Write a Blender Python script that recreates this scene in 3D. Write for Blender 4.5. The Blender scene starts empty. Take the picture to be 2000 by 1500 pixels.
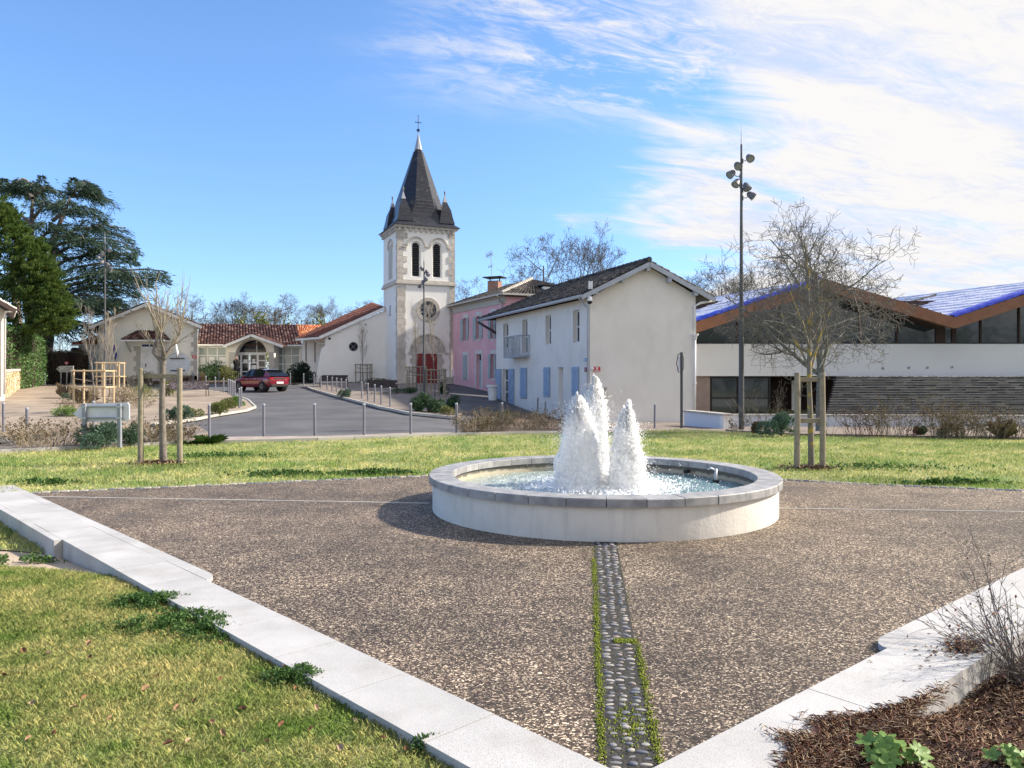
import bpy, bmesh, math, random
import numpy as np
from mathutils import Vector, Matrix, noise
from mathutils.geometry import tessellate_polygon, delaunay_2d_cdt
R = math.radians
S = bpy.context.scene
COL = S.collection
# ---------------------------------------------------------------- camera
F = 1507.0; HZ = 736.0; CAMZ = 1.7          # focal length and horizon of a 2000 x 1500 frame, eye height
cam_d = bpy.data.cameras.new('camera'); cam = bpy.data.objects.new('camera', cam_d); COL.objects.link(cam)
cam.location = (0, 0, CAMZ); cam.rotation_euler = (R(90), 0, 0)
cam_d.sensor_width = 36; cam_d.lens = F / 2000 * 36; cam_d.shift_y = -14 / 2000
cam_d.clip_start = 0.1; cam_d.clip_end = 3000
S.camera = cam
# ---------------------------------------------------------------- light
SUN_EL = R(34); SUN_AZ = (0.975, 0.22)     # where the sun stands, seen from above
sun_dir = Vector((SUN_AZ[0] * math.cos(SUN_EL), SUN_AZ[1] * math.cos(SUN_EL), math.sin(SUN_EL))).normalized()
sl = bpy.data.lights.new('sun', 'SUN'); sl.energy = 4.8; sl.angle = R(2.5); sl.color = (1, 0.91, 0.78)
so = bpy.data.objects.new('sun', sl); COL.objects.link(so)
so.rotation_euler = sun_dir.to_track_quat('Z', 'Y').to_euler(); so.location = (30, 5, 40)
W = bpy.data.worlds.new('World'); S.world = W; W.use_nodes = True
nt = W.node_tree; nt.nodes.clear()
def wn(t, **k):
    n = nt.nodes.new(t)
    for a, b in k.items(): setattr(n, a, b)
    return n
def wm(op, a, b=None, c=None, clamp=False):
    n = wn('ShaderNodeMath', operation=op, use_clamp=clamp)
    for i, v in enumerate((a, b, c)):
        if v is None: continue
        if hasattr(v, 'links'): nt.links.new(v, n.inputs[i])
        else: n.inputs[i].default_value = v
    return n.outputs[0]
def wmr(v, a, b, c=0., d=1.):
    n = wn('ShaderNodeMapRange', interpolation_type='SMOOTHSTEP'); nt.links.new(v, n.inputs[0])
    for i, x in enumerate((a, b, c, d)): n.inputs[i + 1].default_value = x
    return n.outputs[0]
SKY = 0.12
out = wn('ShaderNodeOutputWorld'); bg = wn('ShaderNodeBackground'); bg.inputs[1].default_value = SKY
sky = wn('ShaderNodeTexSky', sky_type='NISHITA', sun_disc=False, sun_elevation=SUN_EL, sun_rotation=math.atan2(SUN_AZ[0], SUN_AZ[1]))
sky.air_density = 1.0; sky.dust_density = 0.25; sky.ozone_density = 2.2; sky.altitude = 0
tc = wn('ShaderNodeTexCoord'); sep = wn('ShaderNodeSeparateXYZ'); nt.links.new(tc.outputs['Generated'], sep.inputs[0])
dx, dy, dz = sep.outputs
zz = wm('ADD', wm('MAXIMUM', dz, 0.0), 0.16)
cu = wm('DIVIDE', dx, zz); cv = wm('DIVIDE', dy, zz)
def cnoise(sx, sy, scale, detail, rough, dist, rot=0.0, off=0.0):
    cmb = wn('ShaderNodeCombineXYZ')
    ca, sa = math.cos(rot), math.sin(rot)
    a = wm('ADD', wm('MULTIPLY', cu, ca * sx), wm('MULTIPLY', cv, sa * sx))
    b = wm('ADD', wm('MULTIPLY', cu, -sa * sy), wm('MULTIPLY', cv, ca * sy))
    nt.links.new(a, cmb.inputs[0]); nt.links.new(b, cmb.inputs[1]); cmb.inputs[2].default_value = off
    n = wn('ShaderNodeTexNoise'); nt.links.new(cmb.outputs[0], n.inputs['Vector'])
    n.inputs['Scale'].default_value = scale; n.inputs['Detail'].default_value = detail
    n.inputs['Roughness'].default_value = rough; n.inputs['Distortion'].default_value = dist
    return n.outputs[0]
big = cnoise(1, 1, 0.75, 4, 0.55, 0.4, 0.2, 1.7)
wisp = cnoise(0.75, 2.0, 1.7, 10, 0.66, 1.1, 0.22, 4.3)
fine = cnoise(1.0, 2.6, 5.5, 8, 0.7, 1.5, 0.35, 2.2)
soft = cnoise(0.7, 1.6, 1.5, 8, 0.58, 0.9, 0.18, 9.1)
elev = wm('ARCTANGENT', wm('DIVIDE', dz, wm('MAXIMUM', wm('SQRT', wm('ADD', wm('MULTIPLY', dx, dx), wm('MULTIPLY', dy, dy))), 1e-3)))
az = wm('ARCTAN2', dx, dy)                                     # 0 ahead, + to the right
aaz = wm('ADD', az, wm('MULTIPLY', wmr(az, -2.2, -2.9), 6.283185))   # carries the bank on behind the viewer
nz1 = wm('ADD', wm('MULTIPLY', wm('SUBTRACT', big, 0.5), 0.65), wm('MULTIPLY', wm('SUBTRACT', wisp, 0.5), 0.45))
edge = wm('ADD', wm('SUBTRACT', aaz, wm('MULTIPLY', wmr(elev, 0.17, 0.32), 0.14)), nz1)
bank = wm('MULTIPLY', wmr(edge, 0.11, 0.25), wmr(aaz, 3.4, 4.2, 1.0, 0.0))
tex = wmr(wm('ADD', wm('MULTIPLY', soft, 0.55), wm('ADD', wm('MULTIPLY', wisp, 0.30), wm('MULTIPLY', fine, 0.15))), 0.36, 0.54, 0.66, 1.0)
low = wmr(elev, 0.34, 0.08)
bankm = wm('MULTIPLY', bank, wm('MAXIMUM', tex, wm('MULTIPLY', low, 0.80)))
slope = wm('ADD', wm('MULTIPLY', az, -0.10), 0.425)
e1 = wm('ADD', wm('SUBTRACT', elev, slope), wm('MULTIPLY', wm('SUBTRACT', big, 0.5), 0.10))
band = wmr(wm('ABSOLUTE', e1), 0.115, 0.02)
band = wm('MULTIPLY', band, wmr(wm('ADD', az, wm('MULTIPLY', nz1, 0.6)), -0.20, 0.10))
bandm = wm('MULTIPLY', band, wmr(wm('ADD', wm('MULTIPLY', wisp, 0.6), wm('MULTIPLY', fine, 0.4)), 0.42, 0.60))
faint = wm('MULTIPLY', wmr(wisp, 0.55, 0.8), 0.06)
mask = wm('MAXIMUM', wm('MAXIMUM', bankm, bandm), faint, clamp=True)
mix = wn('ShaderNodeMix', data_type='RGBA'); nt.links.new(mask, mix.inputs[0])
tint = wn('ShaderNodeMix', data_type='RGBA', blend_type='MULTIPLY'); tint.inputs[0].default_value = 1
nt.links.new(sky.outputs[0], tint.inputs[6]); tn = wn('ShaderNodeMix', data_type='RGBA'); nt.links.new(wmr(elev, 0.0, 0.42), tn.inputs[0]); tn.inputs[6].default_value = (.70, .86, 1.20, 1); tn.inputs[7].default_value = (.84, 1.04, 1.27, 1); nt.links.new(tn.outputs[2], tint.inputs[7])
nt.links.new(tint.outputs[2], mix.inputs[6])
cr = wn('ShaderNodeMix', data_type='RGBA'); nt.links.new(wmr(wm('ADD', wm('MULTIPLY', soft, 0.6), wm('MULTIPLY', fine, 0.4)), 0.38, 0.58), cr.inputs[0])
cr.inputs[6].default_value = (3.6, 3.85, 4.6, 1); cr.inputs[7].default_value = (4.75, 4.65, 4.6, 1)
nt.links.new(cr.outputs[2], mix.inputs[7]); nt.links.new(mix.outputs[2], bg.inputs[0]); nt.links.new(bg.outputs[0], out.inputs[0])
S.view_settings.view_transform = 'Standard'; S.view_settings.look = 'None'; S.view_settings.gamma = 1
S.view_settings.exposure = 0.78; S.view_settings.use_curve_mapping = False
S.cycles.max_bounces = 10; S.cycles.diffuse_bounces = 7; S.cycles.transmission_bounces = 10; S.cycles.transparent_max_bounces = 24
# ---------------------------------------------------------------- measuring helpers
def smooth(a, b, x):
    t = min(1, max(0, (x - a) / (b - a))); return t * t * (3 - 2 * t)
def lerp_tab(tab, y):
    if y <= tab[0][0]: return tab[0][1]
    for (a, za), (b, zb) in zip(tab, tab[1:]):
        if y <= b: return za + (zb - za) * (y - a) / (b - a)
    return tab[-1][1]
GL = [(20, 0), (24, .03), (30, .2), (38, .47), (50, .88), (56, 1.15), (63, 1.48), (70, 1.55)]
GR = [(20, 0), (23, -.03), (26, -.16), (31, -.3), (36, -.42), (42, -.3), (48, .1), (53, .65), (58, 1.1), (70, 1.5)]
def terr(x, y):
    s = smooth(-6.5, 3.5, x)
    return lerp_tab(GL, y) * (1 - s) + lerp_tab(GR, y) * s
def PX(px, py, D): return Vector(((px - 1000) * D / F, D, CAMZ - (py - HZ) * D / F))
def G(px, py, ground=terr):
    k = (px - 1000) / F; m = (py - HZ) / F
    D = 2.0; st = 0.25
    while D < 140:
        if CAMZ - m * D <= ground(k * D, D): break
        D += st
    a, b = D - st, D
    for _ in range(30):
        c = (a + b) / 2
        if CAMZ - m * c <= ground(k * c, c): b = c
        else: a = c
    return Vector((k * b, b, ground(k * b, b)))
def G0(px, py, z=0.0):
    D = (CAMZ - z) * F / (py - HZ); return Vector(((px - 1000) * D / F, D, z))
# ---------------------------------------------------------------- mesh helpers
class MB:
    def __init__(s): s.v = []; s.f = []
    def add(s, vs, fs):
        o = len(s.v); s.v += [tuple(v) for v in vs]; s.f += [tuple(i + o for i in f) for f in fs]; return s
    def quad(s, a, b, c, d): return s.add([a, b, c, d], [(0, 1, 2, 3)])
    def hexa(s, b4, t4):
        return s.add(list(b4) + list(t4), [(3, 2, 1, 0), (4, 5, 6, 7), (0, 1, 5, 4), (1, 2, 6, 5), (2, 3, 7, 6), (3, 0, 4, 7)])
    def box(s, c, sz, rz=0, M=None):
        x, y, z = sz[0] / 2, sz[1] / 2, sz[2] / 2
        m = (Matrix.Translation(Vector(c)) @ (M if M is not None else Matrix.Rotation(rz, 4, 'Z')))
        p = [m @ Vector(q) for q in [(-x, -y, -z), (x, -y, -z), (x, y, -z), (-x, y, -z), (-x, -y, z), (x, -y, z), (x, y, z), (-x, y, z)]]
        return s.hexa(p[:4], p[4:])
    def bar(s, a, b, w, h=None, up=Vector((0, 0, 1))):
        a, b = Vector(a), Vector(b); h = h or w; d = (b - a).normalized()
        if abs(d.dot(up)) > .99: up = Vector((0, 1, 0))
        x = d.cross(up).normalized() * w / 2; y = x.cross(d).normalized() * h / 2
        return s.hexa([a - x - y, a + x - y, a + x + y, a - x + y], [b - x - y, b + x - y, b + x + y, b - x + y])
    def tube(s, pts, rad, n=6, cap=True):
        pts = [Vector(p) for p in pts]
        if not hasattr(rad, '__len__'): rad = [rad] * len(pts)
        o = len(s.v); ref = None
        for i, p in enumerate(pts):
            d = (pts[min(i + 1, len(pts) - 1)] - pts[max(i - 1, 0)])
            d = d.normalized() if d.length > 1e-9 else Vector((0, 0, 1))
            if ref is None: ref = d.orthogonal().normalized()
            x = (ref - d * ref.dot(d))
            x = x.normalized() if x.length > 1e-6 else d.orthogonal().normalized()
            ref = x; y = d.cross(x)
            for k in range(n):
                a = 2 * math.pi * k / n
                s.v.append(tuple(p + (x * math.cos(a) + y * math.sin(a)) * rad[i]))
        for i in range(len(pts) - 1):
            for k in range(n):
                q = o + i * n; s.f.append((q + k, q + (k + 1) % n, q + n + (k + 1) % n, q + n + k))
        if cap:
            s.f.append(tuple(o + k for k in reversed(range(n)))); q = o + (len(pts) - 1) * n
            s.f.append(tuple(q + k for k in range(n)))
        return s
    def lathe(s, prof, n=16, M=None, a0=0, a1=2 * math.pi):
        o = len(s.v); M = M or Matrix.Identity(4); full = abs(a1 - a0 - 2 * math.pi) < 1e-6; m = n if full else n + 1
        for r, z in prof:
            for k in range(m):
                a = a0 + (a1 - a0) * k / n; s.v.append(tuple(M @ Vector((r * math.cos(a), r * math.sin(a), z))))
        for i in range(len(prof) - 1):
            for k in range(n):
                k2 = (k + 1) % m; q = o + i * m; s.f.append((q + k, q + k2, q + m + k2, q + m + k))
        return s
    def prism(s, poly, fn, d):
        """poly: 2D points; fn(u, v, w) -> 3D point; d: depth along w"""
        n = len(poly); a = [fn(u, v, 0) for u, v in poly]; b = [fn(u, v, d) for u, v in poly]
        tri = tessellate_polygon([[Vector((u, v, 0)) for u, v in poly]])
        s.add(a + b, [tuple(t) for t in tri] + [tuple(n + i for i in reversed(t)) for t in tri] + [(i, (i + 1) % n, n + (i + 1) % n, n + i) for i in range(n)])
        return s
    def sheet(s, outer, holes, fn, depth=0.0):
        """flat face with holes; reveals run back by depth"""
        polys = [outer] + holes; flat = [p for q in polys for p in q]
        tri = tessellate_polygon([[Vector((u, v, 0)) for u, v in q] for q in polys])
        s.add([fn(u, v, 0) for u, v in flat], [tuple(t) for t in tri])
        if depth:
            for q in holes:
                n = len(q); s.add([fn(u, v, 0) for u, v in q] + [fn(u, v, depth) for u, v in q], [(i, (i + 1) % n, n + (i + 1) % n, n + i) for i in range(n)])
        return s
    def mesh(s, name, m, smooth_=False, bev=0, fix=True):
        me = bpy.data.meshes.new(name); me.from_pydata(s.v, [], s.f)
        if m is not None: me.materials.append(m)
        if fix or bev:
            bm = bmesh.new(); bm.from_mesh(me)
            if bev: bmesh.ops.bevel(bm, geom=list(bm.edges), offset=bev, segments=1, affect='EDGES')
            bmesh.ops.recalc_face_normals(bm, faces=bm.faces); bm.to_mesh(me); bm.free()
        if smooth_:
            me.polygons.foreach_set('use_smooth', [True] * len(me.polygons))
        me.update(); return me
def obj(name, mb, m=None, parent=None, smooth_=False, bev=0, fix=True, label=None, kind=None):
    me = mb.mesh(name, m, smooth_, bev, fix) if isinstance(mb, MB) else mb
    o = bpy.data.objects.new(name, me); COL.objects.link(o)
    if parent is not None:
        o.parent = parent
        if parent.type == 'EMPTY': o.matrix_parent_inverse = Matrix.LocRotScale(parent.location, parent.rotation_euler, parent.scale).inverted()
    if label: o['label'] = label
    if kind: o['kind'] = kind
    return o
def lobj(name, mb, m, parent, **k):          # a part whose coordinates are local to its thing
    o = obj(name, mb, m, None, **k); o.parent = parent; return o
def tag(o, label, cat, group=None, kind=None):
    o['label'] = label; o['category'] = cat
    if group: o['group'] = group
    if kind: o['kind'] = kind
    return o
def thing(name, loc, label, cat, rz=0, group=None):
    o = bpy.data.objects.new(name, None); COL.objects.link(o); o.location = loc; o.rotation_euler = (0, 0, rz); o.empty_display_size = .2
    return tag(o, label, cat, group)
def copy_tree(o, parent=None):
    c = o.copy(); COL.objects.link(c); c.parent = parent
    for ch in o.children: copy_tree(ch, c)
    return c
def npmesh(name, V, nf, m, smooth_=False):
    """V: (N*nf,3) array, every nf verts one face"""
    V = np.asarray(V, dtype=np.float32).reshape(-1, 3); N = len(V) // nf
    me = bpy.data.meshes.new(name); me.vertices.add(len(V)); me.vertices.foreach_set('co', V.ravel())
    me.loops.add(len(V)); me.loops.foreach_set('vertex_index', np.arange(len(V), dtype=np.int32))
    me.polygons.add(N); me.polygons.foreach_set('loop_start', np.arange(0, len(V), nf, dtype=np.int32))
    me.materials.append(m)
    if smooth_: me.polygons.foreach_set('use_smooth', [True] * N)
    me.update(); me.validate(); return me
rng = np.random.default_rng(7)
def unit(n):
    v = rng.normal(size=(n, 3)); return v / np.linalg.norm(v, axis=1, keepdims=True)
def leaf_quads(C, size, asp=.5, up=0.0, dirs=None, jit=.35):
    """little pointed leaves (4-gons) at the rows of C"""
    n = len(C); a = unit(n) if dirs is None else dirs + unit(n) * jit
    a[:, 2] += up; a /= np.linalg.norm(a, axis=1, keepdims=True)
    b = np.cross(a, unit(n)); b /= np.maximum(np.linalg.norm(b, axis=1, keepdims=True), 1e-6)
    L = (size * rng.uniform(.6, 1.3, n))[:, None]; w = L * asp
    return np.stack([C, C + a * L * .45 + b * w * .5, C + a * L, C + a * L * .45 - b * w * .5], axis=1)
def octas(C, r):
    n = len(C); r = r[:, None]; ex = np.array([[1, 0, 0], [0, 1, 0], [-1, 0, 0], [0, -1, 0]]) ; out_ = []
    for i in range(4):
        p, q = C + ex[i] * r, C + ex[(i + 1) % 4] * r
        out_.append(np.stack([p, q, C + np.array([0, 0, 1.2]) * r], 1)); out_.append(np.stack([q, p, C - np.array([0, 0, 1.2]) * r], 1))
    return np.concatenate(out_, 0)
# ---------------------------------------------------------------- material helper
_m = {}
def mat(name, col, rough=.8, col2=None, vs=3., vc=(.35, .65), det=4, bump=0., bs=40., spec=.35, metal=0., isl=0., isl_cols=None, streak=0., scol=None, sscale=(6, 6, .6), speck=0., trans=0., sheen=0., coat=0., orand=0.):
    m = bpy.data.materials.new(name); m.use_nodes = True; _m[name] = m
    t = m.node_tree; N = t.nodes; L = t.links; b = N['Principled BSDF']
    b.inputs['Roughness'].default_value = rough; b.inputs['Metallic'].default_value = metal
    b.inputs['Specular IOR Level'].default_value = spec
    if coat: b.inputs['Coat Weight'].default_value = coat; b.inputs['Coat Roughness'].default_value = .05
    tc_ = N.new('ShaderNodeTexCoord'); C0 = (*col, 1)
    def nz(scale, detail=4, r=.55, vec=None):
        n = N.new('ShaderNodeTexNoise'); n.inputs['Scale'].default_value = scale; n.inputs['Detail'].default_value = detail; n.inputs['Roughness'].default_value = r
        L.new(vec or tc_.outputs['Object'], n.inputs['Vector']); return n
    def mr(v, a, b_, c=0., d=1.):
        n = N.new('ShaderNodeMapRange'); L.new(v, n.inputs[0])
        for i, x in enumerate((a, b_, c, d)): n.inputs[i + 1].default_value = x
        return n.outputs[0]
    def mx(f, a, b_, bt='MIX'):
        n = N.new('ShaderNodeMix'); n.data_type = 'RGBA'; n.blend_type = bt
        for i, v in ((0, f), (6, a), (7, b_)):
            if hasattr(v, 'links'): L.new(v, n.inputs[i])
            else: n.inputs[i].default_value = v
        return n.outputs[2]
    c = C0
    if col2 is not None: c = mx(mr(nz(vs, det).outputs[0], *vc), C0, (*col2, 1))
    else:
        k = nz(vs, det).outputs[0]; c = mx(1.0, C0, mx(mr(k, .3, .7), (.9, .9, .9, 1), (1.08, 1.08, 1.08, 1)), 'MULTIPLY')
    if isl_cols or isl:
        g = N.new('ShaderNodeNewGeometry'); ri = g.outputs['Random Per Island']
        if isl_cols:
            cr_ = N.new('ShaderNodeValToRGB'); L.new(ri, cr_.inputs[0]); e = cr_.color_ramp; e.interpolation = 'CONSTANT'
            for i, q in enumerate(isl_cols):
                el = e.elements[i] if i < 2 else e.elements.new(i / len(isl_cols)); el.position = i / len(isl_cols); el.color = (*q, 1)
            c = mx(.75 if col2 is not None else 1., c, cr_.outputs[0])
        if isl: c = mx(1.0, c, mx(ri, (1 - isl,) * 3 + (1,), (1 + isl,) * 3 + (1,)), 'MULTIPLY')
    if orand:
        oi = N.new('ShaderNodeObjectInfo'); c = mx(1.0, c, mx(oi.outputs['Random'], (1 - orand,) * 3 + (1,), (1 + orand,) * 3 + (1,)), 'MULTIPLY')
    if speck: c = mx(mr(nz(260, 2).outputs[0], .56, .66, 0, speck), c, (.05, .05, .055, 1))
    if streak:
        mp = N.new('ShaderNodeMapping'); mp.inputs['Scale'].default_value = sscale; L.new(tc_.outputs['Object'], mp.inputs[0])
        c = mx(mr(nz(1., 6, .6, mp.outputs[0]).outputs[0], .5, .75, 0, streak), c, (*(scol or (.12, .11, .1)), 1))
    if hasattr(c, 'links'): L.new(c, b.inputs['Base Color'])
    else: b.inputs['Base Color'].default_value = c
    if bump:
        bn = N.new('ShaderNodeBump'); bn.inputs['Strength'].default_value = 1; bn.inputs['Distance'].default_value = bump
        L.new(nz(bs, 5, .6).outputs[0], bn.inputs['Height']); L.new(bn.outputs[0], b.inputs['Normal'])
    if trans:
        tr = N.new('ShaderNodeBsdfTranslucent'); ms = N.new('ShaderNodeMixShader'); ms.inputs[0].default_value = trans
        if hasattr(c, 'links'): L.new(c, tr.inputs[0])
        else: tr.inputs[0].default_value = c
        L.new(b.outputs[0], ms.inputs[1]); L.new(tr.outputs[0], ms.inputs[2]); L.new(ms.outputs[0], N['Material Output'].inputs[0])
    return m
M_asph = mat('asphalt', (.095, .094, .10), .85, (.14, .138, .142), .5, bump=.004, bs=90, spec=.3, streak=.35, scol=(.055, .055, .06), sscale=(.35, 1.9, 1))
M_grav = mat('tan_gravel', (.27, .215, .17), .95, (.40, .325, .25), .7, bump=.01, bs=60, speck=.5)
M_gravel2 = mat('brown_gravel', (.2, .165, .14), .95, (.3, .25, .21), .8, bump=.01, bs=60, speck=.5)
M_strip = mat('washed_strip', (.33, .27, .23), .9, (.45, .38, .33), 2., bump=.006, bs=80, speck=.6)
M_earth = mat('bed_mulch', (.1, .075, .055), 1., (.2, .15, .115), 5., bump=.03, bs=25)
M_chip = mat('wood_chips', (.2, .16, .13), 1., (.34, .28, .24), 9., bump=.03, bs=30)
M_soil = mat('field_soil', (.09, .12, .05), 1., (.16, .15, .08), .2)
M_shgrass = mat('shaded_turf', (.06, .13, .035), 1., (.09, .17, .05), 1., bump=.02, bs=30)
M_kerb = mat('kerb_stone', (.50, .475, .43), .8, bump=.003, bs=60, orand=.1, streak=.3, scol=(.25, .23, .2), sscale=(3, 3, 3))
M_gran = mat('granite', (.46, .45, .435), .62, (.57, .555, .54), 1.4, bump=.0018, bs=160, spec=.4, speck=.6, streak=.5, scol=(.30, .275, .24), sscale=(2.2, 2.2, 2.2), orand=.05)
M_gran2 = mat('fountain_coping', (.27, .27, .275), .55, (.42, .415, .41), 7., bump=.004, bs=90, spec=.5, speck=.5, orand=.12)
M_fwall = mat('fountain_render', (.74, .70, .63), .9, (.80, .765, .70), 3., bump=.004, bs=30, streak=.28, scol=(.33, .33, .3), sscale=(9, 9, 1.1))
M_wcream = mat('cream_render', (.79, .755, .66), .92, (.84, .81, .72), .9, bump=.004, bs=35, streak=.08, scol=(.5, .47, .42), sscale=(2, 2, .4))
M_wwhite = mat('white_render', (.83, .81, .765), .92, (.87, .855, .82), .8, bump=.004, bs=35, streak=.07, scol=(.5, .49, .46), sscale=(2, 2, .4))
M_whouse = mat('house_render', (.77, .735, .68), .92, (.83, .795, .745), .6, bump=.005, bs=25, streak=.30, scol=(.52, .50, .47), sscale=(1.2, 1.2, .5))
M_pink = mat('pink_render', (.72, .40, .445), .92, (.78, .48, .52), 1.2, bump=.004, bs=30, streak=.2, scol=(.5, .3, .32), sscale=(1.5, 1.5, .5))
M_stone = mat('limestone', (.44, .405, .36), .9, (.57, .53, .475), 4., bump=.008, bs=20, orand=.12, streak=.25, scol=(.28, .26, .23), sscale=(3, 3, 1))
M_slate = mat('slate', (.035, .038, .048), .42, (.06, .062, .07), 6., bump=.012, bs=18, spec=.6, speck=.0)
M_lead = mat('lead_sheet', (.36, .37, .4), .45, metal=.5)
M_tileb = mat('brown_tile', (.2, .075, .055), .85, isl_cols=[(.095, .042, .036), (.065, .03, .028), (.13, .065, .052), (.055, .028, .028), (.22, .135, .115)], bump=.004)
M_tiler = mat('red_tile', (.3, .09, .05), .85, isl_cols=[(.17, .06, .042), (.13, .047, .036), (.21, .085, .06), (.15, .07, .055)], bump=.004)
M_tileo = mat('orange_tile', (.5, .17, .06), .8, isl_cols=[(.52, .16, .06), (.60, .26, .11), (.42, .11, .05), (.55, .3, .17)], bump=.004)
M_tiled = mat('dark_tile', (.05, .045, .045), .85, isl_cols=[(.05, .046, .046), (.085, .075, .07), (.035, .033, .035), (.12, .105, .09), (.06, .05, .045)], bump=.006)
M_white = mat('white_paint', (.8, .8, .79), .5)
M_greyw = mat('grey_paint', (.42, .45, .5), .55)
M_blue = mat('blue_shutter', (.29, .40, .56), .6, (.34, .45, .60), 3)
M_gshut = mat('pale_shutter', (.36, .43, .46), .7, (.43, .49, .51), 4)
M_dark = mat('dark_opening', (.02, .02, .025), .5)
M_glass = mat('window_glass', (.012, .018, .03), .06, spec=.45)
M_glassg = mat('blind_glass', (.33, .39, .38), .12, (.28, .34, .33), 1., spec=.7)
M_glassd = mat('pool_glass', (.035, .045, .055), .05, spec=.9)
M_reddoor = mat('red_door', (.22, .035, .035), .6)
M_wood = mat('stake_wood', (.235, .20, .15), .85, (.33, .285, .21), 9, bump=.004, bs=60, streak=.5, scol=(.2, .19, .13), sscale=(12, 12, 1.5))
M_wood2 = mat('pale_wood', (.52, .40, .24), .8, (.6, .47, .3), 8, bump=.003)
M_bark = mat('bark', (.16, .135, .12), .95, (.26, .225, .2), 12, bump=.01, bs=60, streak=.4, scol=(.08, .07, .06), sscale=(14, 14, 3))
M_barkl = mat('lichen_bark', (.2, .18, .15), .95, (.42, .31, .06), 5, vc=(.52, .6), bump=.012, bs=50)
M_barkg = mat('grey_bark', (.12, .125, .105), .95, (.24, .245, .215), 10, bump=.02, bs=30)
M_twig = mat('twigs', (.19, .17, .145), .95)
M_twigl = mat('pale_twigs', (.34, .285, .22), .95)
M_twigd = mat('far_twigs', (.085, .072, .06), .95, (.15, .125, .10), .3)
M_ceder = mat('cedar_needles', (.035, .07, .05), .9, isl_cols=[(.045, .08, .055), (.07, .115, .07), (.035, .065, .05)], trans=.2)
M_conif = mat('conifer_needles', (.05, .09, .025), .9, isl_cols=[(.05, .10, .03), (.13, .20, .04), (.08, .145, .035), (.19, .25, .06)], trans=.3)
M_laurel = mat('laurel_leaves', (.1, .2, .06), .5, isl_cols=[(.1, .2, .05), (.14, .26, .08), (.07, .15, .045), (.18, .3, .1)], trans=.25)
M_bush = mat('bush_leaves', (.05, .1, .04), .7, isl_cols=[(.04, .085, .04), (.06, .12, .05), (.03, .065, .03), (.08, .14, .06)], trans=.2)
M_bushg = mat('spurge_leaves', (.09, .15, .09), .7, isl_cols=[(.06, .12, .08), (.09, .16, .10), (.12, .2, .13), (.05, .09, .06)], trans=.2)
M_bushy = mat('yellowgreen_leaves', (.17, .2, .05), .7, isl_cols=[(.16, .19, .05), (.22, .26, .07), (.12, .15, .05), (.2, .17, .08)], trans=.25)
M_bright = mat('bright_leaves', (.2, .32, .05), .5, isl_cols=[(.14, .25, .05), (.19, .31, .07), (.10, .19, .04)], trans=.3)
M_drygr = mat('dry_stalks', (.36, .29, .2), .9, isl_cols=[(.36, .29, .2), (.28, .22, .16), (.46, .39, .28), (.22, .18, .13)], trans=.2)
M_brownhedge = mat('brown_hedge', (.16, .1, .06), .9, isl_cols=[(.15, .095, .055), (.1, .07, .04), (.2, .14, .08), (.08, .09, .04)], trans=.2)
M_steel = mat('bollard_steel', (.2, .2, .23), .55, bump=.001)
M_mast = mat('mast_paint', (.075, .08, .085), .55, (.11, .115, .12), 3, streak=.4, scol=(.2, .16, .13), sscale=(10, 10, .8))
M_lampm = mat('lamp_metal', (.16, .16, .18), .5, metal=.2)
M_lens = mat('lamp_lens', (.3, .32, .33), .15, spec=.8)
M_alu = mat('aluminium', (.5, .53, .58), .4, metal=.35)
M_signb = mat('sign_back', (.70, .72, .79), .5)
M_benchm = mat('bench_metal', (.44, .37, .37), .6, (.16, .12, .12), 16, vc=(.45, .55))
M_benchd = mat('bench_frame', (.06, .045, .045), .5)
M_fascia = mat('brown_fascia', (.235, .105, .06), .6, (.28, .13, .075), 2)
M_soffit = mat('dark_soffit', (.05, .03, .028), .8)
M_tarp = mat('blue_tarp', (.52, .54, .72), .42, (.72, .72, .80), .9, vc=(.35, .62), spec=.6, bump=.05, bs=3.5, streak=.75, scol=(.80, .80, .90), sscale=(.5, 2.0, 1))
M_tarpd = mat('deep_blue_tarp', (.02, .045, .5), .35, (.05, .09, .62), 3., spec=.6, bump=.03, bs=6)
M_band = mat('pool_render', (.70, .70, .73), .85, (.73, .73, .76), .4)
M_brpan = mat('taupe_panel', (.28, .215, .2), .8)
M_slatew = mat('stacked_slate', (.085, .08, .08), .85, isl_cols=[(.12, .115, .115), (.19, .18, .17), (.085, .08, .085), (.30, .27, .24), (.16, .155, .16)], bump=.01, bs=20)
M_slatel = mat('slate_ledge', (.52, .49, .47), .85, (.38, .355, .34), 2., orand=.22)
M_red = mat('car_red', (.20, .010, .024), .25, spec=.6, coat=1.0)
M_tyre = mat('tyre', (.02, .02, .022), .85)
M_rim = mat('rim', (.25, .25, .27), .35, metal=.7)
M_tail = mat('tail_lamp', (.35, .02, .02), .2)
M_plate = mat('plate_white', (.8, .8, .8), .5)
M_blackp = mat('black_plastic', (.02, .02, .022), .6)
M_signred = mat('sign_red', (.55, .03, .05), .5)
M_signmaroon = mat('plaque_maroon', (.22, .02, .06), .5)
M_signblue = mat('sign_blue', (.06, .3, .55), .5)
M_flag = mat('flag_blue', (.04, .06, .3), .7)
M_moss = mat('moss', (.22, .3, .02), 1., isl_cols=[(.22, .27, .025), (.14, .18, .025), (.28, .32, .04), (.10, .12, .03)], bump=.01)
M_peb = mat('pebble', (.3, .29, .28), .5, bump=.001)
M_skin = mat('skin', (.5, .32, .25), .6); M_coat = mat('black_coat', (.012, .012, .015), .8); M_hair = mat('brown_hair', (.22, .13, .07), .7)
M_bag = mat('white_bag', (.7, .68, .62), .8)
M_stonewall = mat('golden_stone', (.5, .37, .2), .9, (.6, .47, .3), 6, bump=.03, bs=12)
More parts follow.
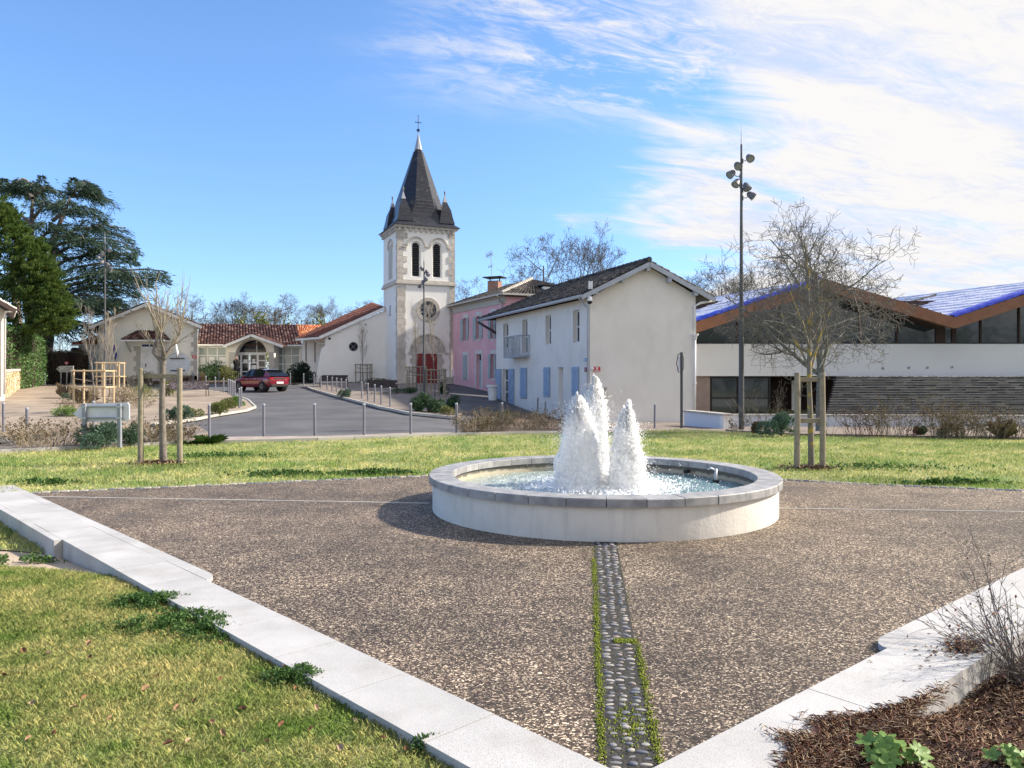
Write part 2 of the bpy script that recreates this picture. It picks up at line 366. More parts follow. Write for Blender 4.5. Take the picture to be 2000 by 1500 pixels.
M_brick = mat('chimney_brick', (.3, .13, .09), .9, (.42, .3, .24), 9, bump=.01)
M_fwhite = mat('fountain_foam', (.985, .985, .985), .5, spec=.25, trans=.62)
_b = M_fwhite.node_tree.nodes['Principled BSDF']; _b.inputs['Subsurface Weight'].default_value = 1.0; _b.inputs['Subsurface Radius'].default_value = (.12, .12, .12); _b.inputs['Subsurface Scale'].default_value = 1.0
# ---------------------------------------------------------------- special ground materials
def node_mat(name):
    m = bpy.data.materials.new(name); m.use_nodes = True; t = m.node_tree; return m, t, t.nodes, t.links, t.nodes['Principled BSDF']
class NB:
    def __init__(s, t): s.t = t; s.tc = t.nodes.new('ShaderNodeTexCoord')
    def n(s, ty, **k):
        x = s.t.nodes.new(ty)
        for a, b in k.items(): setattr(x, a, b)
        return x
    def l(s, a, b): s.t.links.new(a, b)
    def noise(s, scale, detail=4, rough=.55, vec=None):
        x = s.n('ShaderNodeTexNoise'); x.inputs['Scale'].default_value = scale; x.inputs['Detail'].default_value = detail; x.inputs['Roughness'].default_value = rough
        s.l(vec or s.tc.outputs['Object'], x.inputs['Vector']); return x.outputs[0]
    def mr(s, v, a, b, c=0., d=1.):
        x = s.n('ShaderNodeMapRange'); s.l(v, x.inputs[0])
        for i, q in enumerate((a, b, c, d)): x.inputs[i + 1].default_value = q
        return x.outputs[0]
    def mix(s, f, a, b, bt='MIX'):
        x = s.n('ShaderNodeMix', data_type='RGBA', blend_type=bt)
        for i, v in ((0, f), (6, a), (7, b)):
            if hasattr(v, 'links'): s.l(v, x.inputs[i])
            else: x.inputs[i].default_value = v if not isinstance(v, tuple) else (*v, 1)[:4]
        return x.outputs[2]
    def math(s, op, a, b=0.):
        x = s.n('ShaderNodeMath', operation=op)
        for i, v in enumerate((a, b)):
            if hasattr(v, 'links'): s.l(v, x.inputs[i])
            else: x.inputs[i].default_value = v
        return x.outputs[0]
    def ramp(s, v, els, const=False):
        x = s.n('ShaderNodeValToRGB'); s.l(v, x.inputs[0]); e = x.color_ramp
        if const: e.interpolation = 'CONSTANT'
        for i, (p, c) in enumerate(els):
            q = e.elements[i] if i < 2 else e.elements.new(p); q.position = p; q.color = (*c, 1)
        return x.outputs[0]
M_agg, t_, N_, L_, b_ = node_mat('exposed_aggregate'); nb = NB(t_)
vo = nb.n('ShaderNodeTexVoronoi', feature='F1'); vo.inputs['Scale'].default_value = 98; vo.inputs['Randomness'].default_value = 1
mpv = nb.n('ShaderNodeMapping'); mpv.inputs['Scale'].default_value = (.8, 1.15, 1); wob_ = nb.n('ShaderNodeTexNoise'); wob_.inputs['Scale'].default_value = 23; nb.l(nb.tc.outputs['Object'], wob_.inputs['Vector'])
vad = nb.n('ShaderNodeVectorMath', operation='MULTIPLY_ADD'); nb.l(wob_.outputs['Color'], vad.inputs[0]); vad.inputs[1].default_value = (.05, .05, 0); nb.l(nb.tc.outputs['Object'], vad.inputs[2]); nb.l(vad.outputs[0], mpv.inputs[0]); nb.l(mpv.outputs[0], vo.inputs['Vector'])
mpv.inputs['Rotation'].default_value = (0, 0, .6)
sx = nb.n('ShaderNodeSeparateColor'); nb.l(vo.outputs['Color'], sx.inputs[0])
stn = nb.ramp(sx.outputs[0], [(0, (.045, .034, .027)), (.26, (.12, .09, .07)), (.44, (.25, .195, .15)), (.60, (.42, .35, .28)), (.75, (.70, .62, .52)), (.92, (.16, .13, .115))], True)
inside = nb.mr(vo.outputs['Distance'], .46, .64, 1., 0.)
c_ = nb.mix(inside, (.05, .037, .028), stn)
big1 = nb.noise(.42, 6, .62); big2 = nb.noise(2.1, 5, .6)
dirt = nb.math('ADD', nb.math('MULTIPLY', big1, .6), nb.math('MULTIPLY', big2, .4))
c_ = nb.mix(1.0, c_, nb.mix(nb.mr(dirt, .40, .60), (.60, .555, .50), (1.32, 1.22, 1.08)), 'MULTIPLY')
c_ = nb.mix(nb.mr(nb.noise(.9, 7, .68), .58, .70, 0, .5), c_, (.055, .05, .045)); c_ = nb.mix(nb.mr(nb.noise(5.5, 4, .6), .64, .72, 0, .45), c_, (.07, .075, .035)); nb.l(c_, b_.inputs['Base Color']); b_.inputs['Roughness'].default_value = .72
bp = nb.n('ShaderNodeBump'); bp.inputs['Distance'].default_value = .004; nb.l(inside, bp.inputs['Height']); nb.l(bp.outputs[0], b_.inputs['Normal'])
def lawn_mat(name, blades):
    m, t, N, L, b = node_mat(name); q = NB(t)
    p1 = q.noise(.55, 5, .65); p2 = q.noise(3.2, 4, .6)
    f = q.mr(q.math('ADD', q.math('MULTIPLY', p1, .55), q.math('MULTIPLY', p2, .45)), .40, .60)
    c = q.mix(f, (.20, .32, .08), (.58, .57, .28))
    c = q.mix(q.mr(q.noise(.25, 2), .55, .7, 0, .55), c, (.10, .17, .035))
    if blades:
        g = q.n('ShaderNodeNewGeometry'); r = g.outputs['Random Per Island']
        c = q.mix(1.0, c, q.ramp(r, [(0, (.55, .62, .55)), (.3, (.9, .95, .8)), (.6, (1.15, 1.1, 1.)), (.82, (1.5, 1.3, 1.2))]), 'MULTIPLY')
        tr = q.n('ShaderNodeBsdfTranslucent'); q.l(c, tr.inputs[0]); ms = q.n('ShaderNodeMixShader'); ms.inputs[0].default_value = .35
        q.l(b.outputs[0], ms.inputs[1]); q.l(tr.outputs[0], ms.inputs[2]); q.l(ms.outputs[0], N['Material Output'].inputs[0])
        b.inputs['Specular IOR Level'].default_value = .2
    else:
        c = q.mix(1.0, c, (.72, .7, .7), 'MULTIPLY')
    q.l(c, b.inputs['Base Color']); b.inputs['Roughness'].default_value = .9
    return m
M_lawn = lawn_mat('lawn_ground', False); M_blade = lawn_mat('lawn_blades', True)
# ---------------------------------------------------------------- draped sheets
def inpoly(x, y, P):
    c = False; n = len(P)
    for i in range(n):
        x1, y1 = P[i]; x2, y2 = P[i - 1]
        if (y1 > y) != (y2 > y) and x < (x2 - x1) * (y - y1) / (y2 - y1) + x1: c = not c
    return c
def inpoly_np(X, Y, P):
    c = np.zeros(len(X), bool); n = len(P)
    for i in range(n):
        x1, y1 = P[i]; x2, y2 = P[i - 1]
        if y1 == y2: continue
        c ^= ((y1 > Y) != (y2 > Y)) & (X < (x2 - x1) * (Y - y1) / (y2 - y1) + x1)
    return c
def densify(P, step):
    out_ = []
    for i, a in enumerate(P):
        b = P[(i + 1) % len(P)]; L = math.dist(a[:2], b[:2]); n = max(1, int(L / step))
        out_ += [(a[0] + (b[0] - a[0]) * k / n, a[1] + (b[1] - a[1]) * k / n) for k in range(n)]
    return out_
def drape(name, P, m, off, step=1.0, ground=terr, skirt=0.0, kind='structure', label=None):
    P = [(p[0], p[1]) for p in P]; B = densify(P, step); n = len(B)
    xs = [p[0] for p in B]; ys = [p[1] for p in B]; pts = [Vector(p) for p in B]
    y = min(ys) + step / 2
    while y < max(ys):
        x = min(xs) + step / 2
        while x < max(xs):
            if inpoly(x, y, B): pts.append(Vector((x + .01 * math.sin(y * 7), y)))
            x += step
        y += step
    v, e, f, *_ = delaunay_2d_cdt(pts, [(i, (i + 1) % n) for i in range(n)], [], 1, 1e-5)
    mb = MB(); mb.v = [(p.x, p.y, ground(p.x, p.y) + off) for p in v]; mb.f = [tuple(t) for t in f]
    if skirt:
        for i in range(n):
            a, b = B[i], B[(i + 1) % n]; za, zb = ground(*a) + off, ground(*b) + off
            mb.quad((*a, za), (*b, zb), (*b, zb - skirt), (*a, za - skirt))
    o = obj(name, mb, m, kind=kind)
    me = o.data; me.update()
    bm = bmesh.new(); bm.from_mesh(me)
    for fc in bm.faces:
        if abs(fc.normal.z) > .5 and fc.normal.z < 0: fc.normal_flip()
    bm.to_mesh(me); bm.free()
    if label: o['label'] = label
    return o
def gp(*px): return [tuple(G(x, y))[:2] for x, y in px]
def ginf(L): return [tuple(p)[:2] if len(p) == 3 else p for p in L]
# the open country far below everything
mb = MB(); n = 40
def wide(x, y): return terr(x, y) - .35 if y < 75 else terr(x, 75) - .35
ys = [-40, -10, 0, 5, 10, 15, 20, 24, 28, 32, 36, 40, 44, 48, 52, 56, 60, 64, 68, 72, 80, 120, 200, 400, 900, 2200]; xs = [-2000, -700, -250, -120, -70, -50, -40, -30, -24, -18, -12, -8, -4, 0, 4, 8, 12, 18, 24, 30, 40, 60, 120, 300, 700, 2000]
mb.v = [(x, y, wide(x, y) - (.3 if y < 9 else 0)) for y in ys for x in xs]
mb.f = [(j * len(xs) + i, j * len(xs) + i + 1, (j + 1) * len(xs) + i + 1, (j + 1) * len(xs) + i) for j in range(len(ys) - 1) for i in range(len(xs) - 1)]
obj('ground', mb, M_soil, kind='structure', smooth_=True)
# plaza geometry (metres). the two granite walls meet in an apex under the camera axis
LA = Vector((-2.5, 6.34)); LD = Vector((.692, -.721)).normalized()      # left wall, plaza side line
RA = Vector((.952, 3.588)); RD = Vector((.762, .648)).normalized()     # right wall
APEX = Vector((.505, 3.208)); LN = Vector((.721, .692)).normalized(); RN = Vector((-.648, .762)).normalized()
FC = Vector((1.173, 10.13)); FR = 2.25
arc = [(-9.5, 10.2), (-7.3, 11.15), (-5.9, 11.7), (-4.7, 12.08), (-3.3, 12.6), (-1.5, 13.2), (.3, 13.75), (1.6, 13.85), (3.0, 13.4), (4.54, 12.68), (6.0, 12.05), (7.6, 11.5), (10, 10.9), (14, 10.3)]
Lfar = APEX - LD * 14; Rfar = APEX + RD * 16
plaza = [tuple(APEX)] + [tuple(Rfar)] + [(14, 10.3)] + arc[::-1][1:] + [tuple(Lfar)]
plaza = [tuple(APEX), (12.7, 13.6 - .0)][:1] + [tuple(APEX + RD * 12.5), (14, 10.9)] + arc[::-1][1:] + [tuple(APEX - LD * 12.0)]
drape('plaza_paving', plaza, M_agg, 0, 1.5, ground=lambda x, y: 0.0)
# far lawn
lawnfar = arc[::-1] + [(-22, 9.5)] + [(-22, 15.2)] + gp((-150, 892), (0, 886), (330, 869), (620, 861), (890, 851), (1090, 847), (1240, 842), (1330, 839), (1420, 843), (1550, 851), (2000, 859)) + [(21, 20.0), (21, 9)]
drape('lawn', lawnfar, M_lawn, -.012, 1.2)
# roads
road = gp((-500, 868), (0, 862), (370, 856), (620, 853), (890, 846), (1100, 842), (1330, 834), (1420, 838)) + [(11, 26), (11, 34), (3.4, 35.0)] + [(-1, 48), (-.4, 49), (-4.2, 58), (-7, 72), (-60, 72), (-60, 30)]
drape('asphalt_road', road, M_asph, -.03, 1.5)
strip = gp((-500, 885), (0, 884), (330, 867), (620, 859.5), (890, 850), (1090, 846), (1240, 841), (1240, 836), (1090, 838), (890, 845), (620, 852.5), (370, 855.5), (0, 872), (-500, 874))
drape('gravel_footway', strip, M_strip, .02, .8, skirt=.12)
isl_l = gp((-400, 768), (0, 757), (60, 754), (150, 755), (215, 757), (300, 764), (342, 767), (400, 762.5), (440, 768), (462, 775), (485, 784), (499, 797), (481, 804), (430, 812), (380, 822), (300, 832), (150, 843), (0, 850), (-400, 866))
drape('gravel_island', isl_l, M_grav, .07, 1.0, skirt=.16)
isl_r = gp((578, 752), (592, 750), (680, 748), (770, 749), (868, 750), (873, 758), (880, 775), (896, 795), (905, 806), (893, 819), (800, 810), (744, 798.5), (700, 787), (648, 773), (610, 762))
drape('gravel_footway', isl_r, M_gravel2, .07, 1.0, skirt=.16)
bed_f = gp((905, 846), (912, 828), (960, 806), (1010, 803), (1090, 820), (1125, 838), (1090, 845.5), (990, 847.5))
drape('planting_bed', bed_f, M_earth, .06, .8, skirt=.12)
bed_s = gp((-60, 884), (60, 862), (150, 846), (300, 838), (385, 833), (408, 848), (372, 864), (200, 875), (0, 883.5))
drape('planting_bed', bed_s, M_gravel2, .06, .8, skirt=.12)
turf_b = gp((-300, 742), (40, 741), (260, 741), (360, 745), (385, 747), (240, 749), (60, 747.5), (-300, 752))
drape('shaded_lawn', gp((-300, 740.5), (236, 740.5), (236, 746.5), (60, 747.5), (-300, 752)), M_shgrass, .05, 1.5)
drape('hedge_strip', gp((236, 744), (330, 741), (470, 741), (590, 743), (590, 750), (540, 753), (470, 749), (390, 749), (330, 747.5), (236, 748)), M_earth, .1, 1.0, skirt=.15)
bed_p = gp((1420, 842), (1550, 850), (2000, 858)) + [(21, 19.8), (27, 29.5), (9.0, 29.5), (8.0, 28.6)]
drape('chip_bed', bed_p, M_chip, .05, .8, skirt=.1)
drape('paved_yard', [(3.4, 35.2), (4.5, 24.7), (9.2, 25.2), (8.4, 31), (8.6, 37)], M_gravel2, .0, 1.0, skirt=.1)
# kerbs: each stone its own
def kerb_run(name, px_pts, w, h, label, cat, ln=1.0, off=.06):
    pts = [G(*p) for p in px_pts]; t = thing(name, pts[0], label, cat); k = 0
    for a, b in zip(pts, pts[1:]):
        L = (b - a).length; n = max(1, round(L / ln)); d = (b - a) / n
        for i in range(n):
            m = MB(); p = a + d * i; q = a + d * (i + 1) - d.normalized() * .012
            p.z = terr(p.x, p.y) + off; q.z = terr(q.x, q.y) + off
            m.bar(p, q, w, h); obj('kerb_stone', m, M_kerb, t, fix=False)
kerb_run('kerb', [(-60, 887), (0, 885), (330, 868.5), (620, 860.5), (890, 851), (1090, 847)], .09, .12, 'thin pale concrete edging between the far lawn and the gravel footway', 'kerb', 1.0, .02)
kerb_run('kerb', [(300, 832.5), (380, 822.5), (430, 812.5), (481, 804.5), (499, 797.5), (485, 784), (462, 775)], .08, .09, 'pale kerb curving round the nose of the left gravel island', 'kerb', .8)
kerb_run('kerb', [(592, 754), (610, 762), (648, 773), (700, 787), (744, 798.5), (800, 810), (893, 819)], .10, .10, 'kerb along the right side of the church road behind the bollards', 'kerb', 1.0)
for (a, b, lb) in (((560, 757), (626, 757.5), 'short white kerb bar ahead of the red car'), ((663, 772.5), (681, 772.5), 'short white block beside the last bollard of the middle row'), ((726, 771), (768, 770), 'white kerb bar under the empty bench by the church')):
    kerb_run('kerb_bar', [a, b], .3, .12, lb, 'kerb', .8, .1)
kerb_run('kerb', [(0, 757.5), (60, 754.5), (150, 755.5), (215, 757.5)], .12, .12, 'kerb at the back edge of the tan gravel square on the left', 'kerb', 1.2)
# ---------------------------------------------------------------- granite walls
def wall_frame(base, d, nrm):
    return lambda s, n, z: Vector((base.x + d.x * s + nrm.x * n, base.y + d.y * s + nrm.y * n, z))
def coping(t, fr, s0, s1, n0, n1, z0, z1, cuts, name='coping_stone', round_start=False):
    cs = [s0] + [c for c in cuts if s0 < c < s1] + [s1]
    for i, (a, b) in enumerate(zip(cs, cs[1:])):
        dz = random.uniform(-.0015, .0015); m = MB(); g = .003
        if round_start and i == 0:
            pts = [(b - g, n0), (a + .02, n0)] ; r = (n1 - n0)
            pts = [(b - g, n0), (a, n0)] + [(a + .22 * (1 - math.cos(R(k))), n0 + r * math.sin(R(k)) ) for k in range(15, 91, 15)] + [(b - g, n1)]
            m.prism([(u, v) for u, v in pts], lambda u, v, w: fr(u, v, z1 + dz - w), z1 - z0)
        else:
            m.hexa([fr(a + g, n0, z0), fr(b - g, n0, z0), fr(b - g, n1, z0), fr(a + g, n1, z0)], [fr(a + g, n0, z1 + dz), fr(b - g, n0, z1 + dz), fr(b - g, n1, z1 + dz), fr(a + g, n1, z1 + dz)])
        obj(name, m, M_gran, t)
random.seed(3)
lw = thing('granite_wall', (LA.x, LA.y, -.3), 'low pale granite wall along the left lawn, running down to the bottom middle of the picture', 'wall')
frL = wall_frame(APEX, -LD, LN)
# left wall: s grows away from the apex
cutsL = [.12 + .735 * k for k in range(1, 30)]
coping(lw, frL, .0, 12.0, -.43, -.003, -.4, .03, cutsL)
coping(lw, frL, 4.36, 12.0, .0, .11, -.05, .03, [4.9 + 1.1 * k for k in range(8)], round_start=True)
coping(lw, frL, 6.95, 12.0, -.505, -.433, -.4, .03, [5.6 + 1.25 * k for k in range(8)])
def core(t, fr, s1, n0):
    m = MB(); m.hexa([fr(.01, n0 + .008, -.4), fr(s1, n0 + .008, -.4), fr(s1, -.011, -.4), fr(.01, -.011, -.4)], [fr(.01, n0 + .008, .012), fr(s1, n0 + .008, .012), fr(s1, -.011, .012), fr(.01, -.011, .012)]); obj('mortar', m, M_dkmortar, t)
M_dkmortar = mat('joint_mortar', (.07, .065, .06), .95)
core(lw, frL, 11.9, -.43)
rw = thing('granite_wall', (RA.x, RA.y, -.3), 'low pale granite wall beside the brown planting bed in the bottom right corner', 'wall')
frR = wall_frame(APEX, RD, RN)
coping(rw, frR, .0, 12.4, -.44, -.003, -.45, .035, [.14 + 1.27 * k for k in range(1, 12)])
coping(rw, frR, 2.36, 12.4, .0, .12, -.05, .035, [2.66 + 1.27 * k for k in range(9)], round_start=True)
core(rw, frR, 12.3, -.44)
# ---------------------------------------------------------------- pebble channel towards the fountain
ch = thing('pebble_channel', (APEX.x, APEX.y, 0), 'narrow channel of rounded pebbles leading from the bottom of the picture to the fountain', 'channel')
cd = (FC - APEX).normalized(); cn = Vector((cd.y, -cd.x)); CH = lambda s, n, z: Vector((APEX.x + cd.x * s + cn.x * n, APEX.y + cd.y * s + cn.y * n, z))
CL = (FC - APEX).length - 2.2
m = MB(); m.quad(CH(.03, -.115, .004), CH(.03, .115, .004), CH(CL, .115, .004), CH(CL, -.115, .004)); obj('mortar_bed', m, mat('dark_mortar', (.035, .033, .03), .95, (.075, .07, .06), 20, bump=.02, bs=50, speck=.3), ch, fix=False)
pcols = [(.20, .20, .215), (.30, .28, .26), (.13, .14, .17), (.37, .34, .31), (.24, .235, .23), (.33, .27, .24), (.17, .165, .17)]
pm = [mat('pebble_tone', c, .55, tuple(x * 1.25 for x in c), 30, bump=.001, bs=90) for c in pcols]
pbm = []
for k in range(12):
    bm = bmesh.new(); bmesh.ops.create_icosphere(bm, subdivisions=2, radius=1.0)
    sd = random.uniform(0, 99); e = random.uniform(2.0, 2.8)
    for v in bm.verts:
        q = v.co; l = (abs(q.x) ** e + abs(q.y) ** e) ** (1 / e); f = 1 + .12 * noise.noise(q * 1.1 + Vector((sd, 0, 0)))
        v.co = Vector((q.x, q.y, q.z)) * f
    me = bpy.data.meshes.new('pebble'); bm.to_mesh(me); bm.free(); me.polygons.foreach_set('use_smooth', [True] * len(me.polygons)); me.materials.append(pm[k % len(pm)]); pbm.append(me)
s = .07; cnt = 0
while s < CL:
    for c in (-1, 0, 1):
        if random.random() < .05 or cnt >= 298: continue
        o = bpy.data.objects.new('pebble', random.choice(pbm)); COL.objects.link(o)
        a = random.uniform(.019, .033); b = random.uniform(.010, .0165)
        o.location = CH(s + random.uniform(-.012, .012), c * .068 + random.uniform(-.014, .014), .003 + random.uniform(-.007, .003)); o.scale = (a, b, random.uniform(.007, .013))
        o.rotation_euler = (0, 0, random.uniform(-.35, .35)); o.parent = ch; o.matrix_parent_inverse = Matrix.Translation(-Vector(ch.location)); cnt += 1
    s += random.uniform(.047, .064)
def moss(name, C, r, label, cat='moss'):
    n = len(C); V = octas(C, rng.uniform(.5, 1.2, n) * r); me = npmesh(name, V, 3, M_moss)
    o = obj(name, me, None); tag(o, label, cat, kind='stuff'); return o
C = []
for side in (-.125, .125):
    for _ in range(5200):
        s = random.uniform(.05, CL); t = noise.noise(Vector((s * 1.6, side * 40, 3.1)))
        fade = 1 if (s < 3.3 or side < 0) else .15
        if side < 0 and s > 4.0: fade = .15
        if side > 0 and s > 1.75: fade = 0.02
        if t + .42 < random.random() or random.random() > fade: continue
        w = .012 + .012 * max(0, noise.noise(Vector((s * 9, side * 9, 0))))
        p = CH(s, side + random.gauss(0, w), random.uniform(0, .014)); C.append(tuple(p))
for _ in range(520):
    p = CH(1.75 + random.gauss(0, .018), random.uniform(-.02, .125) , random.uniform(0, .014)); C.append(tuple(p))
for _ in range(420):
    p = CH(random.gauss(.55, .12), random.gauss(.02, .05), random.uniform(0, .01)); C.append(tuple(p))
moss('moss', np.array(C), .0055, 'yellow green moss lining both edges of the pebble channel')
# cross joint through the fountain, stone edging
jt = thing('paving_joint', (-3, 10.6, 0), 'thin pale stone joint line crossing the aggregate paving left of the fountain', 'joint')
for (x0, x1, par) in ((-7.0, -1.1, jt), ):
    for k in range(5):
        a = x0 + (x1 - x0) * k / 5; b = x0 + (x1 - x0) * (k + 1) / 5 - .01
        y = lambda x: 10.13 - (x - 1.173) * .1
        m = MB(); m.box(((a + b) / 2, (y(a) + y(b)) / 2, .003), (b - a, .035, .01), rz=-.0997); obj('joint_strip', m, M_kerb, par, fix=False)
jt2 = thing('paving_joint', (5, 9.8, 0), 'thin stone joint line crossing the aggregate paving right of the fountain', 'joint')
for k in range(5):
    a = 3.45 + 1.4 * k; b = a + 1.39; y = lambda x: 10.13 - (x - 1.173) * .08
    m = MB(); m.box(((a + b) / 2, (y(a) + y(b)) / 2, .003), (b - a, .03, .008), rz=-.08); obj('joint_strip', m, M_kerb, jt2, fix=False)
# cobble edging of the plaza against the far lawn
ed = thing('cobble_edging', (0, 13.5, 0), 'row of small grey cobbles edging the far lawn behind the fountain', 'edging')
pts = [Vector(p) for p in arc]; cob = []
for k in range(4):
    m = MB(); m.box((0, 0, 0), (.11, .075, .05)); cob.append(m.mesh('cobble', pm[k], bev=.012))
cnt = 0; carry = 0
for a, b in zip(pts[1:-1], pts[2:-1]):
    L = (b - a).length; d = (b - a).normalized(); s = carry
    while s < L:
        if cnt < 290:
            p = a + d * s; o = bpy.data.objects.new('cobble', random.choice(cob)); COL.objects.link(o)
            o.location = (p.x, p.y, -.008 + random.uniform(-.005, .004)); o.rotation_euler = (0, 0, math.atan2(d.y, d.x) + random.uniform(-.12, .12)); o.parent = ed; o.matrix_parent_inverse = Matrix.Translation(-Vector(ed.location)); cnt += 1
        s += .123
    carry = s - L
# pale paving strip at the right
drape('sand_path', [(7.4, 11.1), (9.5, 10.55), (13, 10.1), (20, 9.6), (20, 10.4), (13, 10.75), (9.5, 11.25), (7.7, 11.72)], mat('pink_sand', (.5, .41, .33), .95, (.56, .47, .39), 3, bump=.004, bs=70), .004, 1.0, ground=lambda x, y: 0)
# ---------------------------------------------------------------- near lawn, steps path
NL = lambda x, y: -.03 - .13 * smooth(6.2, 8.2, y)
def loff(s, n): p = frL(s, n, 0); return (p.x, p.y)
near = [loff(-.6, -.43), loff(1.5, -.43), loff(3.2, -.43), loff(5.2, -.43), loff(7.4, -.47)] + [(-6.2, 8.1), (-9, 7.8), (-9, 0.5), (1.2, 0.5)]
near = [loff(0, -.4), loff(1.5, -.4), loff(3.2, -.4), loff(5.38, -.45), (-4.9, 7.35), (-9, 7.05), (-9, 0.3), (.9, .3), (.9, 2.8)]
near[0] = loff(.1, -.4); drape('lawn', near, M_lawn, 0, .5, ground=NL)
drape('sand_path', [loff(5.36, -.43), loff(8.5, -.46), (-9.5, 9.3), (-12, 9), (-12, 7.0), (-9, 7.0), (-4.9, 7.30)], mat('tan_sand', (.42, .33, .24), .95, (.5, .4, .3), 2, bump=.004, bs=60), -.01, .6, ground=NL)
drape('lawn', [loff(7.2, -.46), loff(12, -.46), (-14, 11), (-14, 9.0), (-8.4, 9.0), (-6.9, 8.72)], M_lawn, .005, .6, ground=NL)
drape('lawn', [(-24, 12.2), (-24, .3), (-8.8, .3), (-8.8, 6), (-5, 8), loff(11.5, -.2), (-9.3, 11.5)], M_lawn, -.19, 1.0, ground=lambda x, y: 0)
# planting bed in the bottom right corner
def roff(s, n): p = frR(s, n, 0); return (p.x, p.y)
NB_ = lambda x, y: -.01 - .14 * smooth(1.25, 2.1, (Vector((x, y)) - APEX).dot(RD)) + .02 * noise.noise(Vector((x * 2, y * 2, 0)))
drape('planting_bed', [roff(-.7, -.41), roff(2, -.41), roff(6, -.41), roff(12.3, -.41), (14, 4), (9, .5), (.9, .5)], M_earth, 0, .35, ground=NB_)
# ---------------------------------------------------------------- grass blades
def blades(poly, N, zf, h, w, name, label, dens=None):
    P = np.array(poly); lo, hi = P.min(0), P.max(0); out_ = []
    X = rng.uniform(lo[0], hi[0], N * 3); Y = rng.uniform(lo[1], hi[1], N * 3)
    k = inpoly_np(X, Y, poly) & (np.abs(X) < Y * .80 + 1.6)
    if dens is not None: k &= rng.uniform(size=len(X)) < dens(X, Y)
    X, Y = X[k][:N], Y[k][:N]; n = len(X); Z = np.array([zf(a, b) for a, b in zip(X, Y)])
    th = rng.uniform(0, 2 * np.pi, n); H = h * rng.uniform(.45, 1.25, n); lean = rng.uniform(.15, 1.1, n) * H; wd = w * rng.uniform(.7, 1.3, n)
    hv = np.array([noise.noise(Vector((a * 1.3, b * 1.3, 5))) for a, b in zip(X, Y)]); H *= 1 + .5 * hv
    d = np.stack([np.cos(th), np.sin(th), 0 * th], 1); s = np.stack([-np.sin(th), np.cos(th), 0 * th], 1)
    base = np.stack([X, Y, Z], 1); up = np.array([0, 0, 1.])
    mid = base + d * (lean * .35)[:, None] + up * (H * .6)[:, None]; tip = base + d * lean[:, None] + up * H[:, None]
    ws = s * (wd / 2)[:, None]
    q = np.stack([base - ws, base + ws, mid + ws * .8, mid - ws * .8], 1).reshape(-1, 3)
    t3 = np.stack([mid - ws * .8, mid + ws * .8, tip], 1)
    # kite shaped blade: one quad (base - mid) fanned to the tip
    V = np.stack([base - ws, base + ws, mid + ws * .9, tip, mid - ws * .9], 1)
    me = npmesh(name, V, 5, M_blade); o = obj(name, me, None); tag(o, label, 'grass', kind='stuff'); return o
pn = [(p[0], p[1]) for p in near]
blades(pn, 270000, NL, .036, .0033, 'grass', 'short straw and green grass of the near left lawn', dens=lambda X, Y: np.clip(1.25 - (Y - 3) / 9, .4, 1))
lf = [(p[0], p[1]) for p in lawnfar]
blades(lf, 185000, terr, .042, .011, 'grass', 'short sunlit grass of the lawn behind the fountain', dens=lambda X, Y: np.clip(1.6 - (Y - 10) / 11, .35, 1))
blades([loff(7.2, -.46), loff(11, -.46), (-10, 10), (-9.4, 9.0), (-8.4, 9.0), (-6.9, 8.72)], 6000, NL, .06, .01, 'grass', 'small patch of grass behind the left end of the granite wall')
# darker clover patches
def clover(cx, cy, rx, ry, n, zf, sz, label, ang=0.0, m=None, h=.05, nm='clover_patch', cat='clover'):
    a = rng.normal(size=(n * 2, 2)) * .5; kk = np.array([noise.noise(Vector((cx + q[0] * rx * 1., cy + q[1] * ry, 2)) * 9) + noise.noise(Vector((cx + q[0] * rx, cy + q[1] * ry, 7)) * 25) * .6 for q in a]); a = a[kk > -.02][:n]; n = len(a); ca, sa = math.cos(ang), math.sin(ang)
    X = cx + (a[:, 0] * rx) * ca - (a[:, 1] * ry) * sa; Y = cy + (a[:, 0] * rx) * sa + (a[:, 1] * ry) * ca
    Z = np.array([zf(x, y) for x, y in zip(X, Y)]) + rng.uniform(.005, h, n) * np.exp(-(a ** 2).sum(1) * .8)
    C = np.stack([X, Y, Z], 1); V = leaf_quads(C, sz, .7, .15)
    me = npmesh(nm, V, 4, m or M_bushg2); o = obj(nm, me, None); tag(o, label, cat, kind='stuff'); return o
M_bushg2 = mat('clover_leaves', (.07, .15, .03), .6, isl_cols=[(.055, .125, .025), (.085, .17, .04), (.11, .2, .05), (.04, .09, .02)], trans=.3)
def cl(px, py, rx, ry, n, sz, label, near_=True, ang=0., h=.085):
    z = NL if near_ else terr
    p = G(px, py, z); clover(p.x, p.y, rx, ry, n, z, sz, label, ang, h=h)
cl(398, 1222, .50, .22, 6500, .019, 'dark green clover spilling against the left wall, widest patch', ang=-.8)
cl(300, 1180, .36, .2, 4000, .020, 'dark green clover in the near lawn left of the widest wall patch')
cl(330, 1228, .5, .2, 2600, .019, 'thin clover in the near lawn below the widest wall patch')
cl(600, 1330, .22, .11, 2300, .016, 'dark clover patch against the wall lower down the near lawn', ang=-.8)
cl(560, 1335, .22, .09, 1300, .017, 'sparse clover beside the lower wall patch', ang=-.3)
cl(735, 940 - 14, .75, .22, 1200, .05, 'tuft of rough green weeds at the lawn edge just left of the fountain', False)
cl(560, 938 - 10, .9, .25, 1000, .05, 'rough green weeds at the lawn edge in front of the left stakes', False)
cl(1860, 945, .9, .16, 900, .05, 'rough green weeds at the lawn edge far right', False)
cl(90, 945, .6, .2, 500, .05, 'green weed tuft at the lawn edge above the left wall end', False)
cl(420, 892, 1.5, .4, 900, .05, 'greener grass right of the left staked tree', False)
cl(1700, 915, 1.6, .5, 900, .05, 'greener grass right of the right staked tree', False)
